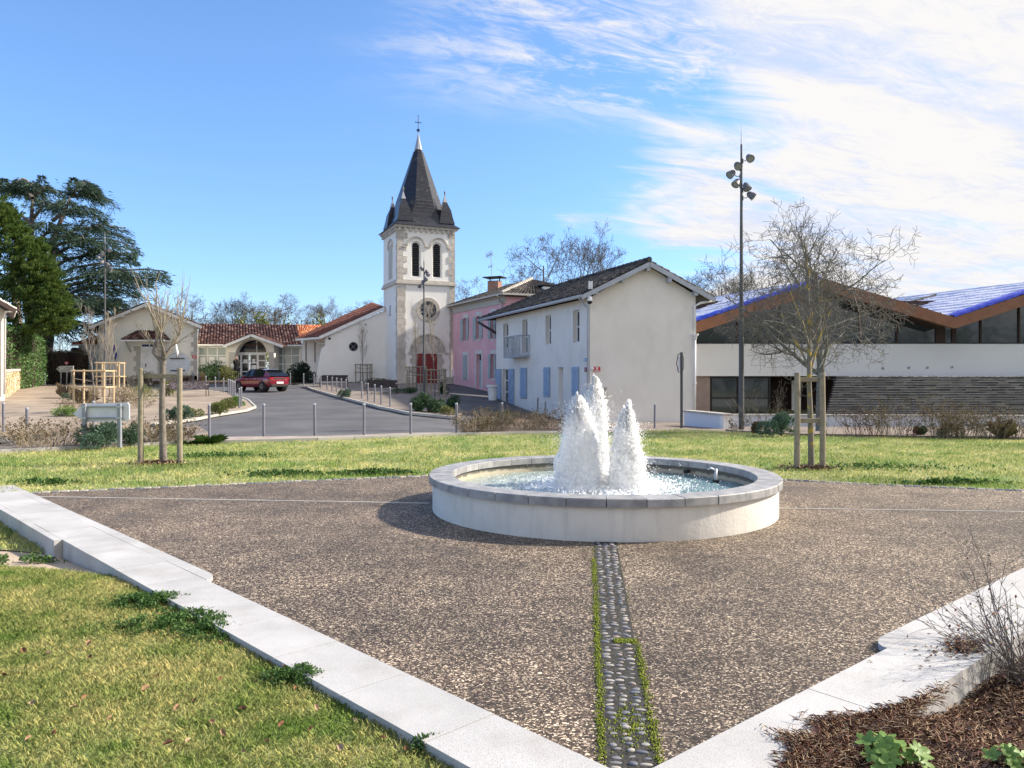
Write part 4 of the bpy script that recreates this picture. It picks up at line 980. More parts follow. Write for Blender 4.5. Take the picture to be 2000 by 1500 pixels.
for sx_, sy_ in ((-1, -1), (1, -1), (-1, 1), (1, 1)):
    o_ = 1.60; zt = CAMZ + (HZ - 374) * 57.2 / F; mm = MB(); rs_ = []
    for h_, z_ in ((.60, zE + .35), (.47, zE + .9), (.38, zE + 1.4), (.12, zt - .62)):
        rs_.append([SPf(sx_ * o_ + a * h_, sy_ * o_ + b * h_, z_) for a, b in ((-1, -1), (1, -1), (1, 1), (-1, 1))])
    for r_ in rs_: mm.v += [tuple(p) for p in r_]
    for i in range(3):
        for k in range(4): mm.f.append((i * 4 + k, i * 4 + (k + 1) % 4, i * 4 + 4 + (k + 1) % 4, i * 4 + 4 + k))
    st = obj('spirelet', mm, M_spire, ch_t)
    mm = MB(); b4 = [SPf(sx_ * o_ + a * .16, sy_ * o_ + b * .16, zt - .66) for a, b in ((-1, -1), (1, -1), (1, 1), (-1, 1))]; mm.add(b4 + [SPf(sx_ * o_, sy_ * o_, zt)], [(0, 1, 4), (1, 2, 4), (2, 3, 4), (3, 0, 4)]); obj('lead_tip', mm, M_lead, st)
    mm = MB(); mm.lathe([(0, -.12), (.07, -.05), (.03, .02), (.08, .09), (0, .3)], 8, Matrix.Translation(SPf(sx_ * o_, sy_ * o_, zt))); obj('finial', mm, M_steel, st, smooth_=True)
m = MB(); tp = top; up = lambda z: tp + Z3 * z
m.tube([up(-.1), up(1.25)], .028, 6); m.tube([up(.72) - A1 * .22, up(.72) + A1 * .22], .024, 6)
for q in (up(.72) - A1 * .22, up(.72) + A1 * .22, up(1.25)): m.lathe([(0, -.055), (.05, 0), (0, .055)], 6, Matrix.Translation(q))
m.lathe([(0, -.1), (.085, 0), (0, .1)], 8, Matrix.Translation(up(.72))); m.lathe([(.05, 0), (.15, .07), (.05, .14)], 8, Matrix.Translation(up(.02))); m.lathe([(.13, 0), (.02, .08)], 8, Matrix.Translation(up(.18)))
obj('spire_cross', m, mat('blue_iron', (.06, .09, .2), .5), spire, fix=False)
# ================================================================ nave
NP_ = Plane(624, 57.4, 753, 59.4)
zg = .5
def P2(P, L): return [P.uz(*q) for q in L]
out_poly = P2(NP_, [(613, 752), (629, 680), (635, 676), (636, 657), (753, 606), (753, 752)])
ru, rz_ = NP_.uz(690.4, 677); rw = (NP_.u(699.6) - NP_.u(681.2)) / 2
m = MB(); m.sheet(out_poly, [circ(ru, rz_, rw)], NP_.fn(), .16)
n = 5
for a, b in ((0, 1), (1, 2), (2, 3)):
    q0, q1 = out_poly[a], out_poly[b]; m.quad(NP_.w(*q0), NP_.w(*q1), NP_.w(*q1, -.3), NP_.w(*q0, -.3))
obj('nave_wall', m, M_wwhite, ch_t)
m = MB(); m.sheet(circ(ru, rz_, rw), [], NP_.fn(-.14)); nw = obj('round_window', m, M_glass, ch_t)
m = MB()
for a in (45, 135): m.bar(NP_.w(ru - rw * math.cos(R(a)), rz_ - rw * math.sin(R(a)), -.11), NP_.w(ru + rw * math.cos(R(a)), rz_ + rw * math.sin(R(a)), -.11), .03, .03)
arc_band(m, NP_, ru, rz_, rw - .05, rw, -.13, .01, 0, 360, 24); obj('muntin', m, M_steel, nw, fix=False)
SP_ = Plane(585, 61, 645, 60.6)
m = MB(); r1 = SP_.rect(596.3, 667, 599, 708); r2 = SP_.rect(613.8, 667, 616.5, 708)
m.sheet([SP_.uz(590.5, 760), SP_.uz(642, 760), SP_.uz(642, 655), SP_.uz(590.5, 662)], [rpoly(*r1), rpoly(*r2)], SP_.fn(), .25)
m.quad(SP_.w(SP_.u(590.5), zg), SP_.w(SP_.u(590.5), 4.6), SP_.w(SP_.u(590.5), 4.6, -4), SP_.w(SP_.u(590.5), zg, -4)); obj('aisle_wall', m, M_wwhite, ch_t)
for r in (r1, r2): m = MB(); fbox(m, SP_, *r, -.24, -.2); obj('slit_window', m, M_reddoor, ch_t, fix=False)
Ae, Be, Ce, Ee = PX(577, 661.5, 60.4), PX(624, 658, 57.2), PX(751, 600.5, 59.2), PX(747, 590.5, 64.5)
tile_roof('tiles', M_tiler, ch_t, Ae, Be, Ce, PX(728, 591.5, 66), .24, .34, .10)
m = MB(); verge(m, Be - Z3 * .06, Ce - Z3 * .06, .22, .06); verge(m, Ae - Z3 * .08, Be - Z3 * .08, .15, .08); obj('bargeboard', m, M_white, ch_t)
m = MB()
for px in (664, 700, 742): 
    q = PX(px, 658 + (px - 624) * (600.5 - 658) / 127 + 6.5, 57.2 + (px - 624) * 2.1 / 127); m.box(q + Vector((0, .25, 0)), (.14, .5, .14))
obj('rafter_end', m, M_white, ch_t)
m = MB(); m.tube([PX(617, 660, 58.0), PX(617, 666, 58.2), PX(623, 671, 58.8), PX(632.5, 671, 59.6), PX(632.5, 676, 59.6)], .06, 8); obj('downpipe', m, M_white, ch_t, smooth_=True)
m = MB(); m.tube([PX(641, 655, 58.3), PX(642, 659, 57.2)], .02, 6); m.lathe([(0, -.1), (.1, -.04), (.1, .06), (0, .1)], 10, Matrix.Translation(PX(643.6, 661.5, 57.0))); ob = obj('floodlight', m, M_blackp, None); tag(ob, 'small black floodlight under the nave verge', 'lamp')
m = MB(); pts = [PX(715 - 12 * 0 + k, 633 - 1.5 * math.sin(k * .6) , 58.6) for k in range(-16, 1, 4)] ; m.tube(pts, .012, 4); m.lathe([(0, -.1), (.12, 0), (0, .1)], 8, Matrix.Translation(PX(714.5, 633.5, 58.5))); ob = obj('wall_lamp', m, M_greyw, None); tag(ob, 'small pale lamp on the nave wall below the sloping white bargeboard', 'lamp')
# ================================================================ link building with arched entrance
KP = Plane(383, 63.0, 600, 63.0)
lk = thing('entrance_building', KP.w(KP.u(488), 1.45), 'low cream building with ribbed brown tile roof and glazed arched entrance between hall and church', 'building')
wl = [KP.rect(386.5, 678, 442, 727)]; 
hl = rpoly(*KP.rect(386, 677.5, 442.5, 728)); hr = rpoly(*KP.rect(535.6, 677.5, 585.5, 728))
m = MB(); m.sheet([KP.uz(380, 745), KP.uz(447, 745), KP.uz(447, 671), KP.uz(380, 671)], [hl], KP.fn(), .15); obj('front_wall', m, M_wcream, lk); m = MB()
m.sheet([KP.uz(535, 745), KP.uz(592, 745), KP.uz(592, 671), KP.uz(535, 671)], [hr], KP.fn(), .15)
obj('front_wall', m, M_wcream, lk)
window(KP, KP.rect(386, 677.5, 442.5, 728), lk, .13, 3, 3, gm=M_glassg, fw=.09); window(KP, KP.rect(535.6, 677.5, 585.5, 728), lk, .13, 3, 3, gm=M_glassg, fw=.09)
for (x0, y0, x1, y1) in ((390, 697.5, 400.5, 710), (407, 697, 418, 710.5), (427, 697.5, 440, 707), (391.5, 715, 399.5, 722), (408, 715, 415, 722), (537, 714.5, 541.5, 719)):
    m = MB(); fbox(m, KP, *KP.rect(x0, y0, x1, y1), -.098, -.088); obj('notice', m, M_white, lk, fix=False)
PP = Plane(440, 61.6, 545, 61.6)
ao = PP.rect(459, 662.5, 525.5, 745); 
m = MB(); m.sheet([PP.uz(447, 745), PP.uz(535, 745), PP.uz(535, 672), PP.uz(490.5, 653.5), PP.uz(447, 670)], [archpoly(PP.u(459), PP.uz(490, 745)[1] + .02, PP.u(525), PP.uz(490, 663)[1])], PP.fn(), 1.1)
for x in (447, 535): u_ = PP.u(x); m.quad(PP.w(u_, .8), PP.w(u_, PP.uz(x, 671)[1]), PP.w(u_, PP.uz(x, 671)[1], -1.42), PP.w(u_, .8, -1.42))
obj('porch_wall', m, M_wcream, lk)
m = MB(); fbox(m, PP, PP.u(447), .9, PP.u(459) - .01, PP.uz(490, 688)[1], 0, .03); obj('stone_cladding', m, M_kerb, lk, fix=False); m = MB(); fbox(m, PP, PP.u(525) + .01, .9, PP.u(535), PP.uz(490, 688)[1], 0, .03); obj('stone_cladding', m, M_kerb, lk, fix=False)
DPn = Plane(440, 62.4, 545, 62.4)
u0, u1 = DPn.u(460), DPn.u(520); zs_ = DPn.uz(490, 689)[1]; r = (u1 - u0) / 2
m = MB(); m.sheet([(u0, zs_)] + [(u1, zs_)] + [((u0 + u1) / 2 + r * math.cos(R(k)), zs_ + r * .88 * math.sin(R(k))) for k in range(10, 171, 10)], [], DPn.fn(-.05)); fl = obj('fanlight', m, M_glass, lk)
m = MB(); fbox(m, DPn, DPn.u(501), zs_, DPn.u(502.2), zs_ + 1.0, -.04, 0); fbox(m, DPn, u0, zs_ - .09, u1, zs_ + .03, -.04, .03); obj('fanlight_bar', m, M_white, fl, fix=False)
m = MB(); arc_band(m, DPn, (u0 + u1) / 2, zs_, r, r * 1.22, -.06, .01, n=20, asp=.93); obj('arch_lining', m, M_wcream, lk, fix=False)
zd0 = 1.42
for x0, x1, nh in ((460, 470.5, 4), (470.5, 486.2, 3), (488, 503, 3), (503, 519, 4)):
    window(DPn, (DPn.u(x0), zd0, DPn.u(x1), zs_ - .1), lk, .1, 1, nh, fw=.085, name='glass_door')
for x0, y0, x1, y1 in ((492.5, 701, 498, 710), (491, 713, 500, 721), (475, 702, 483, 708)): m = MB(); fbox(m, DPn, *DPn.rect(x0, y0, x1, y1), -.06, -.05); obj('notice', m, M_white, lk, fix=False)
# roofs of the link
ev = 62.4; e0, e1, r0_, r1_ = PX(385, 672.5, ev), PX(592, 673.5, ev), PX(628, 635.5, 67.5), PX(390, 632.5, 67.5)
xs_split = .79
def lerpv(a, b, t): return a * (1 - t) + b * t
tile_roof('tiles', M_tileb, lk, e0, lerpv(e0, e1, .985), lerpv(r1_, r0_, xs_split), r1_, .245, .42, .11)
tile_roof('tiles', M_tileo, lk, lerpv(lerpv(e0, e1, .985), lerpv(r1_, r0_, xs_split), .42), PX(600, 660, 64), r0_, lerpv(r1_, r0_, xs_split), .245, .42, .11)
m = MB(); m.bar(e0 - Z3 * .05, PX(437, 672.5, ev) - Z3 * .05, .1, .12); m.bar(PX(551, 673.5, ev) - Z3 * .05, e1 - Z3 * .05, .1, .12); m.tube([PX(592, 675, 62.4), PX(591, 680, 62.5), PX(588.5, 684, 62.8), PX(588.5, 735, 62.8)], .05, 8); obj('gutter', m, M_white, lk)
pk, pl_, pr_ = PX(490.5, 652.5, 61.1), PX(436, 674.5, 61.1), PX(551.5, 674, 61.1); bkv = Vector((0, 4.0, 0))
pkb = PX(490.5, 652.5, 61.1) + Vector((0, 4.6, 0))
tile_roof('porch_tiles', M_tileb, lk, pl_, pl_ + Vector((0, 1.4, 0)), pkb, pk, .245, .42, .1); tile_roof('porch_tiles', M_tileb, lk, pr_ + Vector((0, 1.4, 0)), pr_, pk, pkb, .245, .42, .1)
m = MB(); verge(m, pl_ - Z3 * .1, pk - Z3 * .1, .2, .06); verge(m, pr_ - Z3 * .1, pk - Z3 * .1, .2, .06); obj('bargeboard', m, M_white, lk)
# ================================================================ hall on the left
HP = Plane(193, 58.0, 386, 58.0)
hl_ = thing('hall', HP.w(HP.u(290), 1.0), 'cream gabled hall with white door, tiled canopy and round white panel on the left', 'building')
u0, u1 = HP.u(193), HP.u(385.5)
dr = HP.rect(274.5, 671, 308, 736); rcu, rcz = HP.uz(347.6, 711)
m = MB(); m.sheet([HP.uz(193, 758), HP.uz(385.5, 758), HP.uz(385.5, 636), HP.uz(292, 594), HP.uz(193, 636)], [rpoly(*dr), circ(rcu, rcz, .97, 28, .86)], HP.fn(), .12)
m.quad(HP.w(u1, .6), HP.w(u1, 5.5), HP.w(u1 - 4.2, 5.5, -9), HP.w(u1 - 4.2, .6, -9)); m.quad(HP.w(u0, .6), HP.w(u0, 5.5), HP.w(u0 - 4.2, 5.5, -9), HP.w(u0 - 4.2, .6, -9)); obj('wall', m, M_wcream, hl_)
m = MB(); fbox(m, HP, dr[0], dr[1], dr[2], HP.uz(290, 679)[1], -.11, -.07); d_ = obj('door', m, M_white, hl_, fix=False)
dh = (HP.uz(290, 679)[1] - dr[1]) / 7
for k in range(6): m = MB(); fbox(m, HP, dr[0] + .12, dr[1] + .12 + dh * k, dr[2] - .12, dr[1] + .05 + dh * (k + 1), -.069, -.055); obj('door_panel', m, M_white, d_, fix=False)
m = MB(); fbox(m, HP, dr[0] + .35, dr[1] + .75, dr[0] + .40, dr[1] + 1.0, -.07, -.02); obj('handle', m, M_dark, d_, fix=False)
window(HP, (dr[0], HP.uz(290, 679)[1] + .01, dr[2], dr[3]), hl_, .11, 2, 1, fw=.07, gm=mat('fanlight_blue', (.04, .10, .22), .1))
m = MB(); m.prism(circ(rcu, rcz, .96, 28, .85), HP.fn(-.04), .06); rp = obj('round_panel', m, mat('panel_white', (.70, .74, .80), .4), hl_)
m = MB(); fbox(m, HP, rcu - .62, rcz + .38, rcu + .5, rcz + .46, -.03, .02); fbox(m, HP, rcu - .58, rcz - .52, rcu + .52, rcz - .44, -.03, .02); obj('panel_rail', m, M_mast, rp, fix=False)
q = MB(); r = HP.rect(262, 676, 274.5, 735); hq = (r[3] - r[1]) / 6
for k in range(6):
    for (a, b) in ((dr[0] - (.5 if k % 2 else .33), dr[0] - .005), (dr[2] + .005, dr[2] + (.5 if k % 2 else .33))):
        m = MB(); fbox(m, HP, a, r[1] + hq * k + .006, b, r[1] + hq * (k + 1) - .006, -.02, .03); obj('jamb_stone', m, M_kerb, hl_, fix=False)
quoins(HP, u1, -1, HP.uz(380, 742)[1], HP.uz(380, 640)[1], .36, .28, .48, hl_, off=.03, m=M_kerb)
quoins(HP, u0, 1, HP.uz(200, 742)[1], HP.uz(200, 640)[1], .4, .18, .3, hl_, off=.03, m=M_kerb)
pw = mat('brown_plinth', (.2, .165, .15), .95, (.28, .24, .22), 4, bump=.01, bs=20)
m = MB(); fbox(m, HP, HP.u(193), .4, HP.u(262), HP.uz(250, 735.5)[1], 0, .05); fbox(m, HP, HP.u(262), .4, HP.u(330), HP.uz(250, 737)[1], 0, .04); fbox(m, HP, HP.u(330), .4, u1, HP.uz(250, 734)[1], 0, .03); obj('plinth', m, pw, hl_)
m = MB(); fbox(m, HP, HP.u(262), .6, HP.u(312), HP.uz(290, 736)[1], .05, 1.4); fbox(m, HP, HP.u(262), .6, HP.u(312), HP.uz(290, 741)[1], 1.4, 1.7); obj('doorstep', m, M_kerb, hl_)
# canopy
ce = .95; cz0, cz1 = HP.uz(290, 664)[1], HP.uz(290, 646)[1]; a0, a1, b0, b1 = HP.u(249), HP.u(332), HP.u(268), HP.u(314)
tile_roof('canopy_tiles', M_tileb, hl_, HP.w(a0, cz0, ce), HP.w(a1, cz0, ce), HP.w(b1, cz1, .02), HP.w(b0, cz1, .02), .2, .3, .085)
tile_roof('canopy_tiles', M_tileb, hl_, HP.w(a0, cz0, .02), HP.w(a0, cz0, ce), HP.w(b0, cz1, .02), HP.w(b0 - .02, cz1, .01), .2, .3, .085)
tile_roof('canopy_tiles', M_tileb, hl_, HP.w(a1, cz0, ce), HP.w(a1, cz0, .02), HP.w(b1 + .02, cz1, .01), HP.w(b1, cz1, .02), .2, .3, .085)
m = MB(); fbox(m, HP, a0, cz0 - .14, a1, cz0 - .03, .0, ce + .03); obj('canopy_frame', m, M_white, hl_)
m = MB(); 
for u_ in (a0 + .25, a1 - .35): m.bar(HP.w(u_, cz0 - .15, ce - .2), HP.w(u_, cz0 - .9, .02), .1, .1)
obj('canopy_bracket', m, M_kerb, hl_)
# hall roof
f0, fp, f1 = HP.p(181, 637.5, .45), HP.p(291.5, 592.5, .45), HP.p(398, 637, .45); bkh = Vector((-4.7, 10, 0))
tile_roof('tiles', M_tileb, hl_, f0, f0 + bkh, fp + bkh, fp, .3, .4, .11); tile_roof('tiles', M_tileb, hl_, f1 + bkh, f1, fp, fp + bkh, .3, .4, .11)
m = MB(); verge(m, f0 - Z3 * .12, fp - Z3 * .12, .2, .07); verge(m, f1 - Z3 * .12, fp - Z3 * .12, .2, .07); m.box(fp - Z3 * .2 + Vector((0, -.03, 0)), (.16, .08, .34)); obj('bargeboard', m, M_white, hl_)
m = MB()
for px, py in ((243.5, 618), (337, 617), (381, 635), (199, 634)): m = MB(); m.box(HP.p(px, py, .22), (.2, .44, .16)); obj('purlin_end', m, M_white, hl_)
m = MB(); m.hexa(*[[PX(px, py, 64) + Vector((0, d, 0)) for px, d in ((222, 0), (231, 0), (231, .5), (222, .5))] for py in (625, 588)]); chm = obj('chimney', m, M_kerb, hl_)
m = MB(); m.hexa(*[[PX(px, py, 63.9) + Vector((0, d, 0)) for px, d in ((221, 0), (232, 0), (232, .6), (221, .6))] for py in (588, 582)]); obj('chimney_cap', m, M_dark, chm)
# red sign by the corner
m = MB(); fbox(m, HP, *HP.rect(376, 694.5, 384, 700), .03, .06); sg = obj('red_plaque', m, M_signred, None, fix=False); tag(sg, 'small red sign on the corner quoins of the hall', 'sign')
m = MB(); r = HP.rect(377.5, 696, 382.5, 698.6); fbox(m, HP, r[0], r[1], r[2], r[1] + .03, .061, .066); fbox(m, HP, r[0], r[3] - .03, r[2], r[3], .061, .066); obj('lettering', m, M_white, sg, fix=False)
# flags
for (px, py, y2, lab, mt) in ((229.5, 668, 702, 'rolled dark blue flag on a pole against the left hall wall', M_flag), (349, 664, 698, 'furled striped flag on a pole above the round panel of the hall', M_white)):
    t = thing('flag', HP.p(px, y2, .4), lab, 'flag'); m = MB(); m.tube([HP.p(px - 1.5, y2 + 2, .2), HP.p(px - .5, py, .45)], .02, 6); obj('pole', m, M_dark, t)
    m = MB(); a, b = HP.p(px - .3, py + 6, .46), HP.p(px + 1.2, y2, .46); pr = []
    m.tube([a, lerpv(a, b, .3), lerpv(a, b, .7) + Vector((.05, 0, 0)), b], [.03, .09, .12, .05], 7); obj('cloth', m, mt, t, smooth_=True)
    if mt is M_white:
        m = MB(); m.tube([a + Z3 * .3, a + Z3 * .02], [.02, .035], 7); obj('cloth', m, M_flag, t)
# annex
AP = Plane(150, 60.5, 195, 60.5)
an = thing('annex', AP.w(AP.u(170), 1.0), 'small cream annex with bright orange tile roof left of the hall', 'building')
m = MB(); m.sheet([AP.uz(154, 757), AP.uz(194, 757), AP.uz(194, 671), AP.uz(154, 671)], [], AP.fn()); u_ = AP.u(154); m.quad(AP.w(u_, .4), AP.w(u_, 4.3), AP.w(u_, 4.3, -6), AP.w(u_, .4, -6)); obj('wall', m, M_wcream, an)
tile_roof('tiles', M_tileo, an, AP.p(145, 672, .4), AP.p(194, 672, .4), AP.p(194, 649, -4.0), AP.p(147, 649, -4.0), .24, .4, .11)
m = MB(); fbox(m, AP, AP.u(146), AP.uz(150, 675.5)[1], AP.u(194), AP.uz(150, 672.5)[1], .2, .42); obj('gutter', m, M_kerb, an)
quoins(AP, AP.u(154), 1, AP.uz(200, 745)[1], AP.uz(200, 676)[1], .4, .25, .42, an, off=.03, m=M_kerb)
m = MB(); m.lathe([(0, 0), (.28, .05), (.3, .3), (.2, .38), (0, .4)], 10, Matrix.Translation(AP.p(151, 689, .3)), ); ob = obj('satellite_dish', m, M_dark, None); tag(ob, 'dark rounded vent box on the corner of the orange roofed annex', 'vent box')
# ================================================================ pink house
KQ = Plane(886.5, 57.4, 983, 49.5)
pk_h = thing('pink_house', KQ.w(KQ.L, .7), 'pink rendered house with pale shutters and dark hipped roof beside the church tower', 'house')
PS = Plane(987, 49.2, 1060, 52.2)
up_w = [(906.5, 621.5, 911.5, 664.5), (931, 617.5, 937.3, 661), (960, 611, 965, 660)]
holes = []
wr = []
for x0, y0, x1, y1 in ((905.4, 621.5, 911.8, 664.8), (930.8, 617.5, 937.6, 661.5), (959.4, 612, 965.4, 661)): wr.append(KQ.rect(x0, y0, x1, y1))
gd = KQ.rect(930.4, 691.5, 940.2, 757.5); gw = KQ.rect(959.4, 691.5, 966, 739)
hs = [rpoly(*r) for r in wr] + [rpoly(gd[0], gd[1], gd[2], gd[3]), rpoly(*gw)]
uE = KQ.u(987)
zpe = KQ.uz(940, 589.5)[1]
m = MB(); m.sheet([(-.2, .2), (uE, .2), (uE, zpe), (-.2, zpe)], hs, KQ.fn(), .3)
sd_ = KQ.w(uE, 0); SD = Vector((.93, .37, 0)); m.quad(sd_ + Z3 * .2, sd_ + Z3 * zpe, sd_ + SD * 7.5 + Z3 * zpe, sd_ + SD * 7.5 + Z3 * .2); obj('wall', m, M_pink, pk_h)
for r in wr: window(KQ, r, pk_h, .28, 2, 3, fm=M_gshut, fw=.05)
window(KQ, gw, pk_h, .28, 2, 3, fm=M_gshut, fw=.05)
m = MB(); fbox(m, KQ, gd[0], gd[1], gd[2], gd[3] - .5, -.28, -.22); dd = obj('door', m, M_gshut, pk_h, fix=False)
uc_ = (gd[0] + gd[2]) / 2; m = MB(); fbox(m, KQ, uc_ - .03, gd[1], uc_ + .03, gd[3] - .5, -.22, -.19); obj('astragal', m, M_blue, dd, fix=False)
window(KQ, (gd[0], gd[3] - .49, gd[2], gd[3]), pk_h, .26, 1, 1, fw=.06, fm=M_gshut)
def shutter(P, r, parent, m_=None, off=.05, brace=False, name='shutter'):
    u0, z0, u1, z1 = r; s = MB(); fbox(s, P, u0, z0, u1, z1, off, off + .035); so_ = obj(name, s, m_ or M_gshut, parent, fix=False); n = max(2, round((u1 - u0) / .14))
    for k in range(n): b = MB(); fbox(b, P, u0 + (u1 - u0) * k / n + .006, z0 + .01, u0 + (u1 - u0) * (k + 1) / n - .006, z1 - .01, off + .035, off + .045); obj('board', b, m_ or M_gshut, so_, fix=False)
    b = MB(); h = z1 - z0
    for f in (.12, .84): fbox(b, P, u0, z0 + h * f, u1, z0 + h * f + .09, off + .046, off + .07)
    if brace: b.bar(P.w(u0 + .04, z0 + h * .16, off + .06), P.w(u1 - .04, z0 + h * .5, off + .06), .02, .08); b.bar(P.w(u0 + .04, z0 + h * .55, off + .06), P.w(u1 - .04, z0 + h * .84, off + .06), .02, .08)
    obj('batten', b, m_ or M_gshut, so_, fix=False); return so_
for i, (x0, y0, x1, y1) in enumerate(((900.8, 623.5, 905.4, 665.5), (911.8, 621.5, 915.8, 663.5), (924.8, 619.5, 930.8, 663.5), (937.6, 617.5, 942.8, 661.5), (954.5, 614.5, 959.3, 661.5), (965.5, 612, 969, 660), (954.8, 692, 959.4, 739.5), (966, 692, 969, 739.5), (905.6, 693.7, 912.8, 741.5))):
    shutter(KQ, KQ.rect(x0, y0, x1, y1), pk_h, off=.03)
sw = mat('window_dressing', (.66, .64, .62), .85)
for (x0, y0, x1, y1) in ((905, 613.5, 914.8, 621), (929.6, 608.5, 941, 617), (958, 603.5, 970, 611.5), (928.4, 684, 942.8, 691), (958, 683.5, 969.5, 691), (903.8, 687, 915, 693.4), (906, 665.6, 912, 668), (930, 662, 938.5, 665), (958.8, 661.6, 966.5, 664.2), (958.6, 739.8, 967, 743.5)):
    m = MB(); fbox(m, KQ, *KQ.rect(x0, y0, x1, y1), -.02, .025); obj('lintel', m, sw, pk_h, fix=False)
for (x0, x1) in ((928.4, 930.3), (940.4, 942.8)):
    m = MB(); r = KQ.rect(x0, 691.2, x1, 758); fbox(m, KQ, *r, -.02, .026); obj('door_jamb', m, sw, pk_h, fix=False)
for (x0, x1) in ((903.8, 905.5), (912.9, 915)): m = MB(); fbox(m, KQ, *KQ.rect(x0, 693.6, x1, 742), -.02, .024); obj('window_jamb', m, sw, pk_h, fix=False)
m = MB(); fbox(m, KQ, -.15, zpe - .42, uE + .05, zpe - .02, 0, .07); fbox(m, KQ, -.15, zpe - .02, uE + .05, zpe + .12, 0, .2); obj('eaves_cornice', m, M_kerb, pk_h)
# hipped roof of the pink house
e = .45; c0 = KQ.w(-.35, zpe + .12, e); c1 = KQ.w(uE + e, zpe + .12, e); c2 = c1 + SD * 8.4; c3 = c0 + SD * 8.4
apx = PX(1038.8, 545.5, 54.0); apb = apx + (c0 - c1).normalized() * 3.6
tile_roof('tiles', M_tiled, pk_h, c0, c1, apx, apb, .26, .42, .11); tile_roof('tiles', M_tiled, pk_h, c1, c2, apx + SD * .05, apx, .26, .42, .11); tile_roof('tiles', M_tiled, pk_h, c3, c0, apb, apb + SD * .05, .26, .42, .11)
m = MB(); n_ = 16
for k in range(n_): a, b = lerpv(c1, apx, k / n_), lerpv(c1, apx, (k + 1) / n_); m.tube([a + Z3 * .07, b + Z3 * .05], [.13, .11], 6)
obj('ridge_tiles', m, M_stone, pk_h, kind='stuff')
m = MB(); m.bar(c0 + Z3 * .0, c1 + Z3 * .0, .12, .12); m.bar(c1, c2, .12, .12); m.tube([c1 + Vector((-.3, .1, -.1)), KQ.w(uE - .35, zpe - .35, .15), KQ.w(uE - .3, zpe - 2, .1)], .06, 8); obj('gutter', m, M_kerb, pk_h)
m = MB(); q0 = PX(966, 562, 56.5); m.box(q0 + Vector((0, .6, -.2)), (.85, .7, 1.5), rz=-.4); chm = obj('chimney', m, M_brick, pk_h)
m = MB(); m.box(q0 + Vector((0, .6, .82)), (1.5, 1.1, .07), rz=-.4)
for a, b in ((-.35, -.3), (.35, -.3), (-.35, .3), (.35, .3)): m.box(q0 + Vector((a, .6 + b, .66)), (.08, .08, .28))
obj('chimney_plate', m, M_dark, chm)
m = MB(); q1 = PX(1070, 572, 51.5); m.box(q1, (.9, .6, .75), rz=.35); ch2 = obj('chimney', m, M_white, pk_h)
m = MB(); m.box(q1 + Z3 * .48, (1.25, .8, .08), rz=.35); obj('chimney_plate', m, M_dark, ch2)
t = thing('antenna', PX(961, 555, 57), 'thin television antenna on a mast above the pink house chimney', 'antenna'); m = MB()
m.tube([PX(961.5, 556, 57), PX(958.5, 494, 57)], .025, 5); obj('mast', m, M_greyw, t)
m = MB(); D = 57
for y, l in ((497.5, 1), (521, .7)):
    a, b = PX(949, y + 3.5, D), PX(961, y - 2, D)
    m.tube([a if l == 1 else lerpv(a, b, .4), b], .03, 5)
for k in range(9): 
    f = k / 8; p = lerpv(PX(950, 500, D), PX(962, 494, D), f); m.tube([p + Vector((-.05, -.4, .12)), p + Vector((.05, .4, -.12 + .3 * 0))], .012, 4)
for k in range(4): p = PX(954 + k * 3, 521 - k, D); m.tube([p - Z3 * .14, p + Z3 * .14], .012, 4)
obj('dipole', m, M_greyw, t)
# ================================================================ white house
WP = Plane(969, 48.2, 1152, 35.3)
GP_ = Plane(1152, 35.3, 1358.5, 36.3)
wh = thing('white_house', WP.w(WP.L, -.4), 'white two storey house with dark roof and blue shutters, blank gable facing the fountain', 'house')
zl = WP.uz(1150, 582)[1] - .0; zr = GP_.uz(1357, 576)[1]; zrd = GP_.uz(1262, 518)[1]; zf = WP.uz(971, 621)[1]
ze = (zl + zf) / 2; ze = zl
uw = [(983, 631.8, 992.8, 679.8), (1020.2, 624.5, 1030, 690), (1065.4, 615.8, 1076.2, 673.2), (1118.8, 605.8, 1131.6, 669)]
wrs = [WP.rect(*q) for q in uw]
zt_ = sum(r[3] for r in wrs) / 4
dr_ = WP.rect(981.5, 720.8, 994.2, 788); nic = WP.rect(1090.8, 717.5, 1100.2, 812)
hs = [rpoly(*r) for r in wrs] + [rpoly(*dr_), rpoly(*nic)]
m = MB(); m.sheet([(0, -1.2), (WP.L, -1.2), (WP.L, ze), (0, ze)], hs, WP.fn(), .30)
e0 = WP.w(0, 0); GU = GP_.U
m.quad(e0 - Z3 * 1.2, e0 + Z3 * ze, e0 + GU * GP_.L + Z3 * ze, e0 + GU * GP_.L - Z3 * 1.2); obj('facade', m, M_whouse, wh)
m = MB(); m.sheet([(0, -1.5), (GP_.L, -1.5), (GP_.L, zr), (GP_.u(1262), zrd), (0, ze)], [], GP_.fn()); br = e0 + GU * GP_.L; fr = GP_.w(GP_.L, 0); m.quad(fr - Z3 * 1.5, fr + Z3 * zr, br + Z3 * zr, br - Z3 * 1.5); obj('gable_wall', m, M_whouse, wh)
for r in wrs: window(WP, (r[0] + .0, r[1], r[2], r[3]), wh, .26, 2, 2, fw=.07)
window(WP, dr_, wh, .24, 2, 3, fw=.07, name='french_door'); m = MB(); fbox(m, WP, *nic, -.29, -.25); obj('door', m, M_white, wh, fix=False)
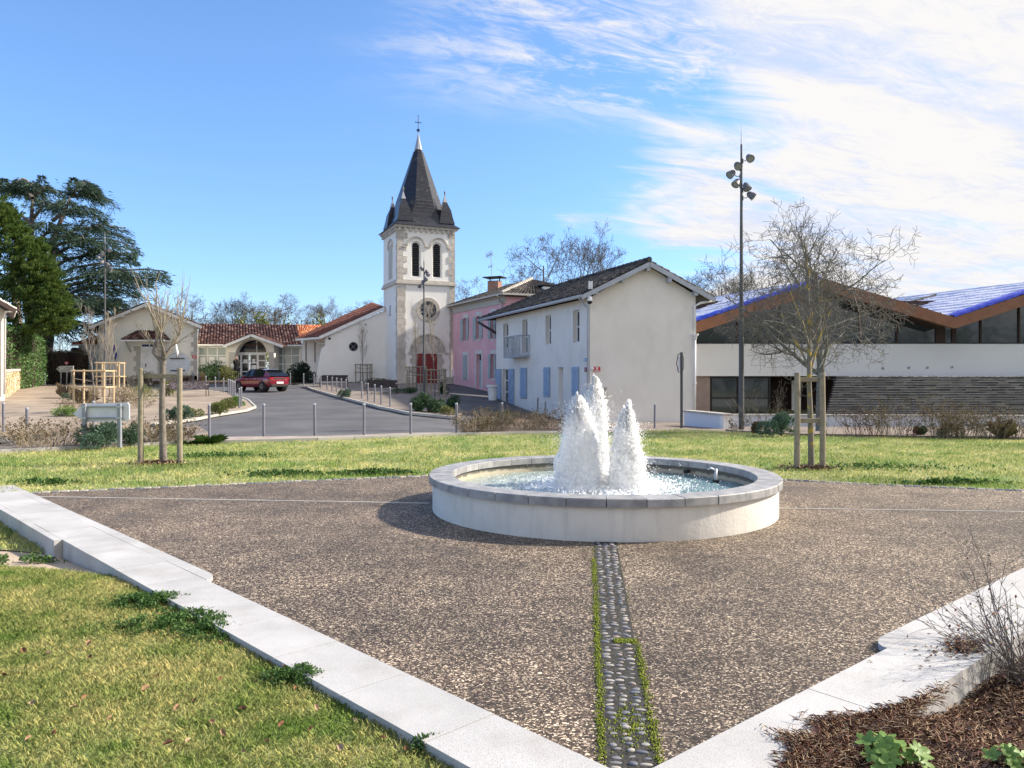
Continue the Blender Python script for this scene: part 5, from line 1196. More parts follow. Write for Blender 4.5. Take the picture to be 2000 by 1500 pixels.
for q, br_ in (((969.9, 720.7, 979.6, 786), False), ((994.3, 720.7, 1004.8, 789.8), True), ((1018, 718.3, 1023.6, 777.5), False), ((1023.9, 718.3, 1029.8, 778), False), ((1063.6, 717.3, 1069, 775), False), ((1069.3, 717.2, 1074.9, 775.2), False), ((1118.8, 716.6, 1125, 772), False), ((1125.3, 716.4, 1131.4, 772), False)):
    shutter(WP, WP.rect(*q), wh, M_blue, .03, br_)
# balcony
bt = WP.rect(1003.2, 656.5, 1034.8, 696.5); bm_ = MB(); dpt = .62
bal_m = mat('balcony_metal', (.33, .37, .42), .5)
fbox(bm_, WP, bt[0], bt[1] - .07, bt[2], bt[1], 0, dpt); bal = obj('balcony', bm_, bal_m, wh, fix=False)
m = MB()
for a, b in ((bt[0], bt[2]),):
    fbox(m, WP, a, bt[3] - .05, b, bt[3], dpt - .04, dpt); fbox(m, WP, a, bt[1] + .0, b, bt[1] + .04, dpt - .04, dpt)
for u_ in (bt[0], bt[2] - .04): fbox(m, WP, u_, bt[3] - .05, u_ + .04, bt[3], 0, dpt - .04); fbox(m, WP, u_, bt[1], u_ + .04, bt[1] + .04, 0, dpt - .04)
random.seed(5)
def leafrail(fnp, L, z0, z1):
    n = int(L / .075)
    for k in range(n + 1):
        s = L * k / max(1, n); a = fnp(s, z0); b = fnp(min(L, max(0, s + random.uniform(-.09, .09))), z1); mid = fnp(min(L, max(0, s + random.uniform(-.06, .06))), (z0 + z1) / 2); m.tube([a, mid, b], .012, 4)
leafrail(lambda s, z: WP.w(bt[0] + s, z, dpt - .02), bt[2] - bt[0], bt[1], bt[3]); leafrail(lambda s, z: WP.w(bt[0] + .02, z, s), dpt, bt[1], bt[3]); leafrail(lambda s, z: WP.w(bt[2] - .02, z, s), dpt, bt[1], bt[3])
obj('railing', m, bal_m, bal, fix=False)
# roof
oh = .55
zr0 = ze - .0; A0 = WP.w(-1.9, ze + .0, oh + .15) ; B0 = WP.w(WP.L, 0, oh) ; 
Bf = GP_.p(1130.5, 577.5, .42); Rf = GP_.p(1262.5, 512.5, .42); Cf = GP_.p(1389.5, 583, .42)
dirb = (WP.w(0, 0) - WP.w(WP.L, 0)).normalized()
Lr = WP.L + 2.3
Bb, Rb, Cb = Bf + dirb * Lr, Rf + dirb * (Lr - 4.2), Cf + dirb * (Lr - 2)
tile_roof('tiles', M_tiled, wh, Bb, Bf, Rf, Rb, .25, .40, .105); tile_roof('tiles', M_tiled, wh, Cf, Cb, Rb, Rf, .25, .40, .105); tile_roof('tiles', M_tiled, wh, Cb, Bb, Rb, Rb + Vector((.05, 0, 0)), .25, .40, .105)
m = MB(); 
for k in range(28): a, b = lerpv(Rf, Rb, k / 28), lerpv(Rf, Rb, (k + 1) / 28); m.tube([a + Z3 * .09, b + Z3 * .07], [.13, .115], 6)
obj('ridge_tiles', m, M_tiled, wh, kind='stuff')
m = MB(); verge(m, Bf - Z3 * .13, Rf - Z3 * .13, .2, .08); verge(m, Cf - Z3 * .13, Rf - Z3 * .13, .2, .08); obj('bargeboard', m, M_greyw, wh)
m = MB()
for px, py in ((1161, 572), (1213, 548), (1261.5, 526), (1303, 548), (1354, 574)):
    m = MB(); m.box(GP_.p(px, py, .2), (.16, .42, .22), rz=.1); obj('purlin_end', m, M_greyw, wh)
m = MB(); m.tube([Bb - Z3 * .06, Bf - Z3 * .06 + dirb * .0], .085, 8); m.tube([Bf - Z3 * .1 + dirb * .3, WP.w(WP.L - .1, ze - .25, .28), WP.w(WP.L - .02, ze - .5, .09), WP.w(WP.L - .02, -.5, .09)], .045, 8); obj('gutter', m, M_greyw, wh, smooth_=True)
m = MB(); m.tube([Cf + dirb * .25 - Z3 * .12, GP_.p(1366, 592, .12), GP_.p(1355.5, 598, .08), GP_.p(1355.5, 655, .08)], .06, 8); m.tube([GP_.p(1356, 660, .08), GP_.p(1355.5, 806, .08)], .055, 8); m.lathe([(.07, -.14), (.09, 0), (.17, .1), (.17, .14)], 10, Matrix.Translation(GP_.p(1356, 658, .09))); m.lathe([(.075, 0), (.075, .1)], 10, Matrix.Translation(GP_.p(1355.5, 750, .08))); obj('downpipe', m, M_white, wh, smooth_=True)
m = MB(); m.bar(PX(921, 629, 52) + Vector((.5, -.4, -.05)), WP.w(0, ze - .9, 0), .12, .12); obj('eaves_brace', m, M_soffit, wh)
# things on the house
t = thing('security_camera', WP.w(WP.L, ze - .5, .2), 'white dome camera on a bracket at the near corner of the white house', 'security camera')
p = PX(1152, 588, 34.9); m = MB(); m.lathe([(.02, .22), (.1, .2), (.13, .05), (.13, 0)], 12, Matrix.Translation(p)); m.tube([p + Z3 * .2, p + Z3 * .28 + Vector((.0, .4, 0))], .03, 6); obj('housing', m, M_white, t, smooth_=True)
m = MB(); m.lathe([(.125, 0), (.11, -.08), (.06, -.13), (0, -.145)], 12, Matrix.Translation(p)); obj('dome', m, M_glass, t, smooth_=True)
t = thing('radio_antenna', GP_.p(1152, 575, .1), 'pair of small white panel antennas at the gutter corner of the white house', 'antenna')
for px in (1151.2, 1155.8): m = MB(); m.box(PX(px, 557, 34.9), (.085, .06, .36)); obj('panel', m, M_white, t)
m = MB(); m.tube([PX(1153.4, 585, 35), PX(1153.4, 552, 35)], .018, 6); obj('mast', m, M_alu, t)
def sign(name, P, r, m_, label, cat='sign', marks=()):
    t = thing(name, P.w((r[0] + r[2]) / 2, r[1]), label, cat); mm = MB(); fbox(mm, P, *r, .01, .035); obj('plate', mm, m_, t, fix=False)
    mm = MB()
    for (a, b, c, d) in marks:
        u0 = r[0] + (r[2] - r[0]) * a; u1 = r[0] + (r[2] - r[0]) * c; z0 = r[1] + (r[3] - r[1]) * b; z1 = r[1] + (r[3] - r[1]) * d; fbox(mm, P, u0, z0, u1, z1, .036, .042)
    if marks: obj('lettering', mm, M_white, t, fix=False)
    return t
sign('wall_sign', GP_, GP_.rect(1159, 716.3, 1172, 725.3), M_signred, 'red rectangular sign with white marks at the left end of the blank gable wall', marks=((.25, .78, .75, .9), (.32, .48, .68, .66), (.44, .34, .56, .48), (.36, .3, .64, .36), (.14, .08, .3, .22), (.34, .08, .5, .22), (.54, .08, .7, .22), (.74, .08, .86, .22)))
sign('street_name_plate', WP, WP.rect(1141, 699.8, 1147.3, 705.6), M_signblue, 'small blue and white street plate near the corner of the white house', marks=((0, .36, 1, .46), (.1, .6, .9, .75), (.2, .15, .8, .28)))
sign('wall_plaque', WP, WP.rect(1142.8, 717.6, 1147, 726.2), M_signmaroon, 'narrow maroon plaque below the blue street plate', marks=((.45, .2, .55, .8),))
m = MB(); p = GP_.p(1155.5, 720.5, .12); m.lathe([(0, -.09), (.07, -.05), (.085, .02), (.05, .08), (0, .1)], 10, Matrix.Translation(p)); ob = obj('wall_globe', m, M_white, None, smooth_=True); tag(ob, 'small white globe between the maroon plaque and the red sign', 'lamp')
m = MB(); fbox(m, GP_, *GP_.rect(1174.5, 755, 1184.5, 779), .0, .12); ob = obj('meter_box', m, M_kerb, None); tag(ob, 'cream meter box on the gable wall just above the fountain spray', 'meter box')
m = MB(); fbox(m, GP_, *GP_.rect(1177, 759, 1182, 761), .12, .13); obj('slot', m, M_dark, ob)
t = thing('planter', G(962, 782), 'white planter standing by the blue french door of the white house', 'planter'); p = Vector(t.location)
m = MB(); m.lathe([(.24, 0), (.3, .78), (.38, .8), (.38, .92), (.33, .92), (.33, .86), (0, .86)], 16, Matrix.Translation(p)); obj('tub', m, M_white, t, smooth_=False)
m = MB(); m.lathe([(0, .885), (.33, .875)], 16, Matrix.Translation(p)); obj('soil', m, M_earth, t)
t = thing('junction_box', TP.p(884, 752, .3), 'white junction box on a post at the right foot of the church tower', 'junction box')
m = MB(); fbox(m, TP, *TP.rect(881, 722.5, 887.5, 734), .12, .32); obj('box', m, M_white, t); m = MB(); fbox(m, TP, *TP.rect(883.3, 734, 885.8, 751), .2, .28); obj('post', m, M_greyw, t)
# ================================================================ pool building
D0 = 45.0
QP = Plane(1361, D0, 2100, D0 * 1.0)
pb = thing('pool_building', QP.w(QP.u(1620), -.5), 'modern hall with zigzag brown roof edge, blue sheeted roof, white band and stacked slate wall', 'building')
fasc = [(1356, 630), (1612, 545.5), (1865.5, 620), (2105, 541)]            # top line of the fascia in the picture
FD = 43.4
mul = [1361, 1441, 1522, 1600, 1680, 1753, 1838, 1862, 1917, 1992, 2070]
XR = 2130
zb0_ = QP.uz(1500, 671.5)[1]; zb1_ = QP.uz(1500, 734.5)[1]; zg_ = QP.uz(1500, 815)[1]
m = MB(); fbox(m, QP, 0, zb1_, QP.u(XR), zb0_, -.4, 0); obj('white_band', m, M_band, pb)
for px, py in ((1724.3, 719.5), (1774.7, 718.3), (1811, 718), (1859.4, 717)):
    u_, z_ = QP.uz(px, py); m = MB(); m.prism(circ(u_, z_, .085, 14), QP.fn(.03), .03); rr_ = obj('round_light', m, M_greyw, pb); m = MB(); m.prism(circ(u_, z_, .055, 12), QP.fn(.04), .01); obj('lens', m, M_lens, rr_)
# gable glazing
def gz(px):   # underside of roof above a picture column, on the glass plane
    for (x0, y0), (x1, y1) in zip(fasc, fasc[1:]):
        if x0 <= px <= x1: return QP.uz(px, y0 + (y1 - y0) * (px - x0) / (x1 - x0) + 18)[1]
    return QP.uz(px, 600)[1]
mul += [1612, 1866]; xs_ = sorted(set(mul))
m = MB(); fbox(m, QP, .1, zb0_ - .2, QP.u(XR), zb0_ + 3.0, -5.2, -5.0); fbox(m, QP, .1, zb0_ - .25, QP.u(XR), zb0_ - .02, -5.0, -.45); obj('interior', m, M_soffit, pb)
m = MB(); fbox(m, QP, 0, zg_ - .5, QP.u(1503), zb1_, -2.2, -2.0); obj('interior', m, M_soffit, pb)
for a, b in zip(xs_, xs_[1:]):
    m = MB(); A_, B_ = QP.u(a) + .04, QP.u(b) - .04; m.prism([(A_, zb0_), (B_, zb0_), (B_, gz(b - 1)), (A_, gz(a + 1))], QP.fn(-.12), .03); obj('gable_pane', m, M_glassd, pb)
for x in mul:
    m = MB(); w_ = .55 if x in (1838,) else .09 + .06 * (x in (1612, 1866)); fbox(m, QP, QP.u(x) - w_ / 2, zb0_, QP.u(x) + w_ / 2, gz(x), -.2, -.04); obj('mullion', m, M_soffit, pb)
m = MB(); fbox(m, QP, 0, zb0_, QP.u(XR), zb0_ + .06, -.25, .03); obj('sill', m, M_dark, pb)
# fascia (brown beam) and soffit
rdg = Vector((-.30, .954, 0))                          # direction the folds run back
fp_ = [PX(x, y, FD) for x, y in fasc]
for a, b in zip(fp_, fp_[1:]):
    m = MB(); h = Vector((0, 0, -.62)); t_v = Vector((0, .3, 0)); m.hexa([a + h, b + h, b + h + t_v, a + h + t_v], [a, b, b + t_v, a + t_v]); obj('fascia', m, M_fascia, pb)
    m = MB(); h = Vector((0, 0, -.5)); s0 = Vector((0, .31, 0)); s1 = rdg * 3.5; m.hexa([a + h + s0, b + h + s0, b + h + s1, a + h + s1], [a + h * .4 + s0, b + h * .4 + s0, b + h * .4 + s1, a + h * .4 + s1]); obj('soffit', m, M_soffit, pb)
LR = 17.0
def tarp(a, b, nm, mt, seed):
    """crumpled sheet over a roof slope: a low edge, b high edge"""
    m = MB(); nu, nv = 90, 60; n = (b - a).cross(rdg).normalized()
    if n.z < 0: n = -n
    for j in range(nv + 1):
        for i in range(nu + 1):
            u, v = i / nu, j / nv; p = a + (b - a) * u + rdg * (LR * v)
            w = .05 * noise.noise(Vector((u * 9, v * 3, seed))) + .035 * abs(noise.noise(Vector((u * 26, v * 5, seed + 5)))) + .03 * noise.noise(Vector((u * 5, v * 30, seed)))
            if i % 9 == 0: w += .05
            m.v.append(tuple(p + n * (w + .07)))
    m.f = [(j * (nu + 1) + i, j * (nu + 1) + i + 1, (j + 1) * (nu + 1) + i + 1, (j + 1) * (nu + 1) + i) for j in range(nv) for i in range(nu)]
    return obj(nm, m, mt, pb, smooth_=True)
for i, (a, b) in enumerate(zip(fp_, fp_[1:])):
    lo, hi = (a, b) if a.z < b.z else (b, a)
    m = MB(); m.hexa([a - Z3 * .1 + Vector((0, .31, 0)), b - Z3 * .1 + Vector((0, .31, 0)), b - Z3 * .1 + rdg * LR, a - Z3 * .1 + rdg * LR], [a + Vector((0, .3, 0)), b + Vector((0, .3, 0)), b + rdg * LR, a + rdg * LR]); obj('roof_slab', m, M_greyw, pb)
    tarp(lo + Vector((0, .2, 0)), hi + Vector((0, .2, 0)), 'roof_sheet', M_tarp, i * 7.)
for i, (a, b) in enumerate(((fp_[0], fp_[1]), (fp_[2], fp_[3]))):
    m = MB(); nu = 60
    for k in range(nu + 1):
        p = lerpv(a, b, k / nu); 
        for j, (yy, zz2) in enumerate(((.06, .02), (.1, .16), (.4, .22), (.9, .17), (1.1, .10))):
            q_ = noise.noise(Vector((k * .35, j * .8, i))); m.v.append(tuple(p + rdg * yy + Z3 * (zz2 + .05 * q_ + .03 * noise.noise(Vector((k * 1.3, j, 3)))))) 
    m.f = [(k * 5 + j, (k + 1) * 5 + j, (k + 1) * 5 + j + 1, k * 5 + j + 1) for k in range(nu) for j in range(4)]
    obj('sheet_hem', m, M_tarpd, pb, smooth_=True)
for k in range(11):
    v = random.uniform(3, 12); f = .08 + .8 * k / 11; p = lerpv(fp_[2], fp_[3], f) + rdg * (9 + .25 * math.sin(k)) + Z3 * .15; m = MB(); m.bar(p, p + (fp_[3] - fp_[2]).normalized() * .7, .16, .1); obj('ballast_batten', m, M_wood, pb)
# ground floor
zfl = QP.uz(1500, 806)[1]
m = MB(); fbox(m, QP, 0, zg_, QP.u(1389), zb1_, -.5, -.25); obj('taupe_panel', m, M_brpan, pb)
WPb = Plane(1361, D0 + .3, 2100, D0 + .3)
for a, b in ((1389, 1441), (1442, 1503)):
    window(WPb, WPb.rect(a, 736.5, b, 806), pb, .1, 1, 1, fm=M_dark, gm=M_glassd, fw=.06)
m = MB(); fbox(m, WPb, WPb.u(1389), WPb.uz(0, 779)[1], WPb.u(1503), WPb.uz(0, 776)[1], -.06, .0); obj('guard_rail', m, M_dark, pb)
m = MB(); fbox(m, WPb, WPb.u(1503), zg_, WPb.u(1660), zb1_, -2.4, -2.2); obj('porch_back', m, M_soffit, pb); m = MB(); fbox(m, WPb, WPb.u(1565), zg_, WPb.u(1583), zb1_ - .25, -1.6, -1.5); obj('porch_door', m, M_white, pb)
m = MB(); fbox(m, WPb, WPb.u(1503), zb1_ - .02, WPb.u(1660), zb1_ + .2, -2.4, -.1); obj('porch_ceiling', m, M_soffit, pb)
for x in (1503, 1560, 1600): m = MB(); fbox(m, WPb, WPb.u(x) - .05, zg_, WPb.u(x) + .05, zb1_, -.1, .02); obj('post', m, M_dark, pb)
# stacked slate wall: courses of thin stones with projecting ledges
random.seed(11); SW = Plane(1600, 44.6, 2100, 44.6); zt_s = SW.uz(1700, 735)[1]; zb_s = SW.uz(1700, 815)[1]; nrow = 17; hh = (zt_s - zb_s) / nrow
core = MB(); core.hexa([SW.w(SW.u(1612), zb_s, -.3), SW.w(SW.u(XR), zb_s, -.3), SW.w(SW.u(XR), zb_s, -.02), SW.w(SW.u(1612), zb_s, -.02)], [SW.w(SW.u(1634), zt_s, -.3), SW.w(SW.u(XR), zt_s, -.3), SW.w(SW.u(XR), zt_s, -.02), SW.w(SW.u(1634), zt_s, -.02)]); obj('slate_core', core, M_dark, pb)
st_ = MB()
for j in range(nrow):
    z0 = zb_s + hh * j; f = j / nrow; u = SW.u(1612 + 22 * f) + random.uniform(0, .1); zj = .02 * math.sin(j)
    while u < SW.u(XR):
        L_ = random.uniform(.18, .75); o_ = random.uniform(.0, .05); w0 = .012 * noise.noise(Vector((u * .5, j * .3, 1))); nsub = random.choice((1, 2))
        for s_ in range(nsub):
            za = z0 + (hh * .66) * s_ / nsub; zb = z0 + (hh * .66) * (s_ + 1) / nsub - .004; fbox(st_, SW, u, za + w0, u + L_ - .008, zb + w0, -.05, o_ + random.uniform(0, .02))
        u += L_
obj('slate_stones', st_, M_slatew, pb, fix=False, kind='stuff')
for j in range(nrow):
    z0 = zb_s + hh * j; f = j / nrow; u = SW.u(1612 + 22 * f)
    while u < SW.u(XR):
        L_ = random.uniform(.9, 1.9); w0 = .012 * noise.noise(Vector((u * .5, j * .3, 1)))
        m = MB(); fbox(m, SW, u, z0 + hh * .72 + w0, min(u + L_, SW.u(XR)), z0 + hh * .93 + w0, -.05, .09 + random.uniform(0, .03)); obj('slate_ledge', m, M_slatel, pb, fix=False); u += L_ + .006
# parapet in front of it
pp_ = thing('parapet_wall', (12, 31, -.3), 'low white rendered parapet with pale coping in front of the modern hall', 'wall')
PW = Plane(1405, 30.6, 2100, 29.6)
m = MB(); fbox(m, PW, PW.u(1405), -1.0, PW.u(XR), PW.uz(1420, 812)[1], -.22, 0); obj('wall', m, M_band, pp_)
for k in range(9):
    a = PW.u(1405) + (PW.u(XR) - PW.u(1405)) * k / 9; b = PW.u(1405) + (PW.u(XR) - PW.u(1405)) * (k + 1) / 9 - .006; m = MB(); fbox(m, PW, a, PW.uz(1420, 812)[1], b, PW.uz(1420, 809)[1], -.26, .05); obj('coping_stone', m, M_kerb, pp_, fix=False)
pe = thing('parapet_wall', (7.5, 30, -.4), 'short white wall end with grey coping beside the tall dark totem sign', 'wall')
EP = Plane(1336, 32.0, 1405.5, 29.2)
zt2 = EP.uz(1405, 811)[1]
m = MB(); fbox(m, EP, 0, -1.0, EP.L, zt2, -.35, 0); obj('wall', m, M_band, pe)
m = MB(); fbox(m, EP, -.05, zt2, EP.L + .3, zt2 + .075, -.4, .05); obj('coping_stone', m, M_stone, pe)
m = MB(); e2 = EP.w(EP.L, 0, 0); fbox(m, EP, EP.L, -1.0, EP.L + .26, zt2 - .0, -.35, -.004); obj('wall_end', m, M_wwhite, pe)  # whiter render than the shaded wall: sunlight on the end put into colour
# ================================================================ house and wall at the far left edge
LP = Plane(-260, 33.0, 9, 38.0)
lh = thing('left_house', LP.w(LP.L, .4), 'edge of a white house with brown eaves at the far left', 'house')
ze_ = LP.uz(9, 606)[1]
m = MB(); m.sheet([(0, -.5), (LP.L, -.5), (LP.L, ze_), (0, ze_ + 3.0)], [], LP.fn()); q = LP.w(LP.L, 0); bd = Vector((-.55, .83, 0)); m.quad(q - Z3 * .5, q + Z3 * ze_, q + bd * 6 + Z3 * ze_, q + bd * 6 - Z3 * .5); obj('wall', m, M_wcream, lh)
a = PX(31, 604, 37.6); b = PX(-260, 440, 32.5); tile_roof('tiles', M_stone, lh, a, a + bd * 7, b + bd * 7, b, .26, .4, .1, under=M_soffit)
m = MB(); m.bar(a - Z3 * .1, b - Z3 * .1, .06, .2); m.box(PX(24, 605, 37.8), (.5, .5, .05)); obj('bargeboard', m, M_soffit, lh)
m = MB(); m.tube([a - Z3 * .12, PX(25, 607.5, 37.7), PX(12, 608, 37.8), PX(9.5, 613, 37.85), PX(8.5, 770, 37.85)], .055, 8); obj('downpipe', m, M_white, lh, smooth_=True)
sw_ = thing('stone_wall', PX(24, 770, 42), 'golden rubble stone garden wall beside the far left house', 'wall')
SQ = Plane(8.5, 39, 41, 50.5)
mat_r = [mat('rubble_tone', c, .95, tuple(x * 1.2 for x in c), 8, bump=.02, bs=14) for c in ((.5, .37, .2), (.56, .44, .28), (.42, .30, .17), (.6, .5, .36))]
zt3 = 1.95
m = MB(); m.sheet([(0, -.2), (SQ.L, .3), (SQ.L, SQ.uz(40, 724)[1] - .1), (SQ.L - .5, SQ.uz(38, 722)[1]), (0, SQ.uz(9, 727)[1])], [], SQ.fn(-.03)); obj('mortar', m, M_stonewall, sw_)
m = MB(); fbox(m, SQ, -.1, 1.9, SQ.L, 2.05, -.45, .04)
random.seed(4); zt_a = SQ.uz(9, 727)[1]; zt_b = SQ.uz(38, 722)[1]
rows_ = 9
for j in range(rows_):
    u = random.uniform(0, .3)
    while u < SQ.L - .1:
        L_ = random.uniform(.22, .75); f = u / SQ.L; zb = .25 + .7 * f; zt = zt_a * (1 - f) + zt_b * f; h = (zt - zb) / rows_
        mm = MB(); fbox(mm, SQ, u, zb + h * j + .01, min(SQ.L, u + L_ - .02), zb + h * (j + 1) - .01, -.05, random.uniform(.0, .05)); o_ = obj('stone', mm, random.choice(mat_r), sw_, fix=False); u += L_
cap = MB(); cap.bar(SQ.w(0, zt_a + .05, -.1), SQ.w(SQ.L, zt_b + .02, -.1), .35, .12); obj('capping', cap, M_kerb, sw_)
# ================================================================ bollards
def make_bollard(name, H, r=.038):
    t = thing(name, (0, 0, 0), 'x', 'bollard')
    m = MB(); m.tube([(0, 0, -.05), (0, 0, H - .03)], r, 12); lobj('post', m, M_steel, t, smooth_=False)
    m = MB(); m.lathe([(r + .004, H - .05), (r + .004, H - .012), (r - .01, H), (0, H)], 12); lobj('cap', m, M_alu, t)
    return t
B0 = make_bollard('bollard', .93); used = [False]
def bollard(px, py, label, group):
    if not used[0]: o = B0; used[0] = True
    else: o = copy_tree(B0)
    o.location = G(px, py); o['label'] = label; o['group'] = group; o.rotation_euler = (random.uniform(-.012, .012), random.uniform(-.012, .012), random.uniform(0, 6))
g1 = 'slim grey bollards between the lawn and the road'
ords = ['leftmost', 'second', 'third', 'fourth', 'fifth', 'sixth', 'seventh', 'eighth', 'ninth', 'tenth', 'eleventh']
front = [(409, 853.5), (515, 852.5), (615, 851), (711, 851), (802, 849), (892, 848), (980, 841)]
fl_ = ['slim grey bollard at the road edge just right of the left staked tree', 'slim grey bollard on the front footway, straight below the red car', 'slim grey bollard on the front footway, third to the right of the left staked tree', 'slim grey bollard on the front footway in front of the two church benches', 'slim grey bollard on the front footway below the double tree guard', 'slim grey bollard at the left edge of the dry front bed', 'slim grey bollard standing inside the dry front bed']
for (x, y), l in zip(front, fl_): bollard(x, y, l, g1)
bollard(1065, 822, 'grey bollard in front of the white niche door of the white house', g1); bollard(1050, 812, 'shorter looking grey bollard close behind the one at the niche door', g1)
bollard(1278.6, 836, 'lone dark bollard in front of the blank gable wall', g1)
bollard(7, 848, 'grey bollard at the extreme left edge of the picture', g1); bollard(53.5, 868, 'grey bollard left of the arrow sign among the dry stalks', g1); bollard(182, 842, 'grey bollard half hidden behind the back of the arrow sign', g1); bollard(88, 752, 'grey bollard at the back edge of the gravel square near the far sign', g1)
g2 = 'bollards round the left gravel island'
for i, (x, y) in enumerate([(377.6, 752), (388.5, 751), (402, 763), (420.6, 766), (427.6, 751), (436.6, 769), (446, 772.5), (449.5, 774), (452.5, 776.5), (455.5, 779), (458.6, 781), (467.4, 800.5), (471.5, 797)]):
    bollard(x, y, ['left end bollard of the hedge side row, by the hall corner', 'bollard of the hedge side row in front of the left glazed bay', 'leftmost bollard on the back edge of the left island, beside the front bench', 'second bollard along the back edge of the left island', 'bollard in front of the big bush by the entrance', 'third bollard along the back edge of the left island', 'first of the close line of bollards left of the red car, farthest to the left', 'second of the close line of bollards left of the red car', 'third of the close line of bollards left of the red car', 'fourth of the close line of bollards left of the red car', 'fifth of the close line of bollards left of the red car, farthest to the right', 'front bollard of the pair at the nose of the left island', 'rear bollard of the pair at the nose of the left island'][i], g2)
g3 = 'bollards along the right side of the church road'
for i, (x, y) in enumerate([(567, 754), (593, 756), (613, 758.5), (626.6, 760.6), (639, 763), (648.6, 766), (657.4, 768.6), (666.6, 771), (675.6, 773), (706.6, 781), (718.6, 785.4), (731.4, 789), (744.4, 793), (762, 797)]):
    bollard(x, y, ['bollard just right of the red car, in front of the glazed bay', 'bollard in front of the dark round bush', 'bollard at the slanted foot of the nave wall', 'bollard just left of the occupied looking dark bench by the nave', 'first bollard in front of the dark bench by the nave', 'second bollard in front of the dark bench by the nave', 'third bollard in front of the dark bench by the nave', 'fourth bollard in front of the dark bench by the nave', 'bollard at the right arm of the dark bench by the nave', 'first bollard of the nearer row, beside the small green shrub', 'second bollard of the nearer row, left of the bench by the church', 'third bollard of the nearer row, before the left arm of the bench', 'fourth bollard of the nearer row, in front of the bench seat', 'last bollard of the nearer row, close to the green shrubs'][i], g3)
# ================================================================ lamp masts
def lamp_mast(base, H, label, rz=0, lens=True, nsp=6, r0=.095):
    t = thing('lamp_mast', base, label, 'street lamp', rz, 'tall masts with round spotlights')
    m = MB(); m.tube([(0, 0, -.1), (0, 0, H * .30), (0, 0, H * .302), (0, 0, H * .93)], [r0, r0 * .92, r0 * .80, r0 * .36], 12); lobj('mast', m, M_mast, t)
    m = MB(); m.tube([(0, 0, H * .93), (0, 0, H)], [.022, .006], 6); lobj('tip', m, M_alu, t)
    s = H / 10.4
    spots = [(.885, 1, .20, -.5, .25), (.860, -1, .09, -.9, .15), (.835, -1, .30, .1, .95), (.805, -1, .12, .55, .55), (.790, 1, .10, .7, .35), (.765, 1, .30, .25, -.95)][:nsp]
    for (f, sd, d, ay, ax) in spots:
        z = f * H; c = Vector((sd * (d * s + .06), -.10 if abs(ax) < .5 else 0, z - .02))
        ax_ = Vector((sd * abs(ax) if abs(ax) > .5 else ax * .6, -1 if abs(ax) < .3 else -.35, -.75)).normalized()
        q = ax_.to_track_quat('Z', 'Y').to_matrix().to_4x4(); Mx = Matrix.Translation(c) @ q
        m = MB(); m.lathe([(0, -.19), (.05, -.185), (.095, -.13), (.12, -.04), (.13, .05), (.14, .055), (.14, .085), (.128, .085), (.12, .06)], 16, Mx @ Matrix.Scale(s, 4)); sp = lobj('spotlight', m, M_lampm, t, smooth_=True)
        m = MB(); m.lathe([(0, .062), (.121, .062)], 16, Mx @ Matrix.Scale(s, 4)); lobj('lens', m, M_lens, sp, fix=False)
        m = MB(); m.tube([(sd * .03, 0, z - .10), (sd * (.06 + d * s * .4), 0, z - .09), tuple(c - ax_ * .1)], .014, 6); m.box((sd * .045, 0, z - .1), (.04, .06, .16)); lobj('bracket', m, M_lampm, sp)
    return t
b_ = G(1448, 841); lamp_mast(b_, CAMZ - (240 - HZ) * b_.y / F - b_.z, 'tall dark lamp mast standing right of the blank gable, in front of the modern hall')
b_ = G(828, 777); lamp_mast(b_, CAMZ - (490 - HZ) * b_.y / F - b_.z, 'lamp mast in front of the church tower and its red door', rz=2.6, r0=.075)
b_ = Vector(PX(205, 700, 50)); b_.z = terr(b_.x, 50); lamp_mast(b_, CAMZ - (452 - HZ) * 50 / F - b_.z, 'lamp mast in front of the hall, against the dark cedar', rz=.5, r0=.085)
t = thing('lamp_spike', G(205, 760), 'x', 'lamp') if False else None
# totem sign
b_ = G(1331, 836); t = thing('totem_sign', b_, 'dark post with a curved two sided panel frame beside the white wall end', 'sign post'); H = 148 * b_.y / F
m = MB(); m.box((0, 0, H / 2 - .02), (.085, .085, H + .04)); lobj('post', m, M_mast, t)
m = MB(); h0, h1 = H * .72, H * .99; m.tube([(-.02, 0, h0 + .04), (-.12, 0, h0 + .06), (-.19, 0, (h0 + h1) / 2), (-.12, 0, h1 - .04), (-.02, 0, h1 - .02)], .018, 6); m.tube([(-.04, 0, h0 + .2), (-.15, 0, h0 + .2)], .015, 6); m.tube([(-.04, 0, h1 - .2), (-.15, 0, h1 - .2)], .015, 6)
m.tube([(.04, 0, h0 + .1), (.075, 0, h0 + .2), (.075, 0, h1 - .2), (.04, 0, h1 - .06)], .014, 6); lobj('frame', m, M_mast, t)
m = MB(); m.box((-.085, 0, (h0 + h1) / 2), (.06, .03, (h1 - h0) * .62)); lobj('panel', m, M_signb, t)
# ================================================================ arrow signs
M_postg = mat('galvanised_post', (.30, .32, .37), .5, metal=.2)
def arrow_sign(P, poly, base_y, posts, label, front=False):
    t = thing('direction_sign', P.p((poly[0][0] + poly[2][0]) / 2, base_y), label, 'sign')
    pl = [P.uz(*q) for q in poly]; m = MB(); m.prism(pl, P.fn(.0), .035); obj('panel', m, M_signb if not front else M_white, t, bev=0)
    return t, pl
b_ = G(240, 876); D = b_.y; AS = Plane(150, D, 260, D)
t, pl = arrow_sign(AS, [(142.5, 808.5), (164, 789), (249, 786), (252, 790), (252.5, 818), (249, 821.5), (169, 824), (164, 822)], 876, None, 'back of a pale arrow shaped road sign pointing left on two grey posts')
for x in (167.5, 236): m = MB(); r = AS.rect(x - 3.6, 788, x + 3.6, 879); fbox(m, AS, r[0], terr(b_.x, D) - .05, r[2], r[3], .02, .10); obj('post', m, M_postg, t, bev=.008)
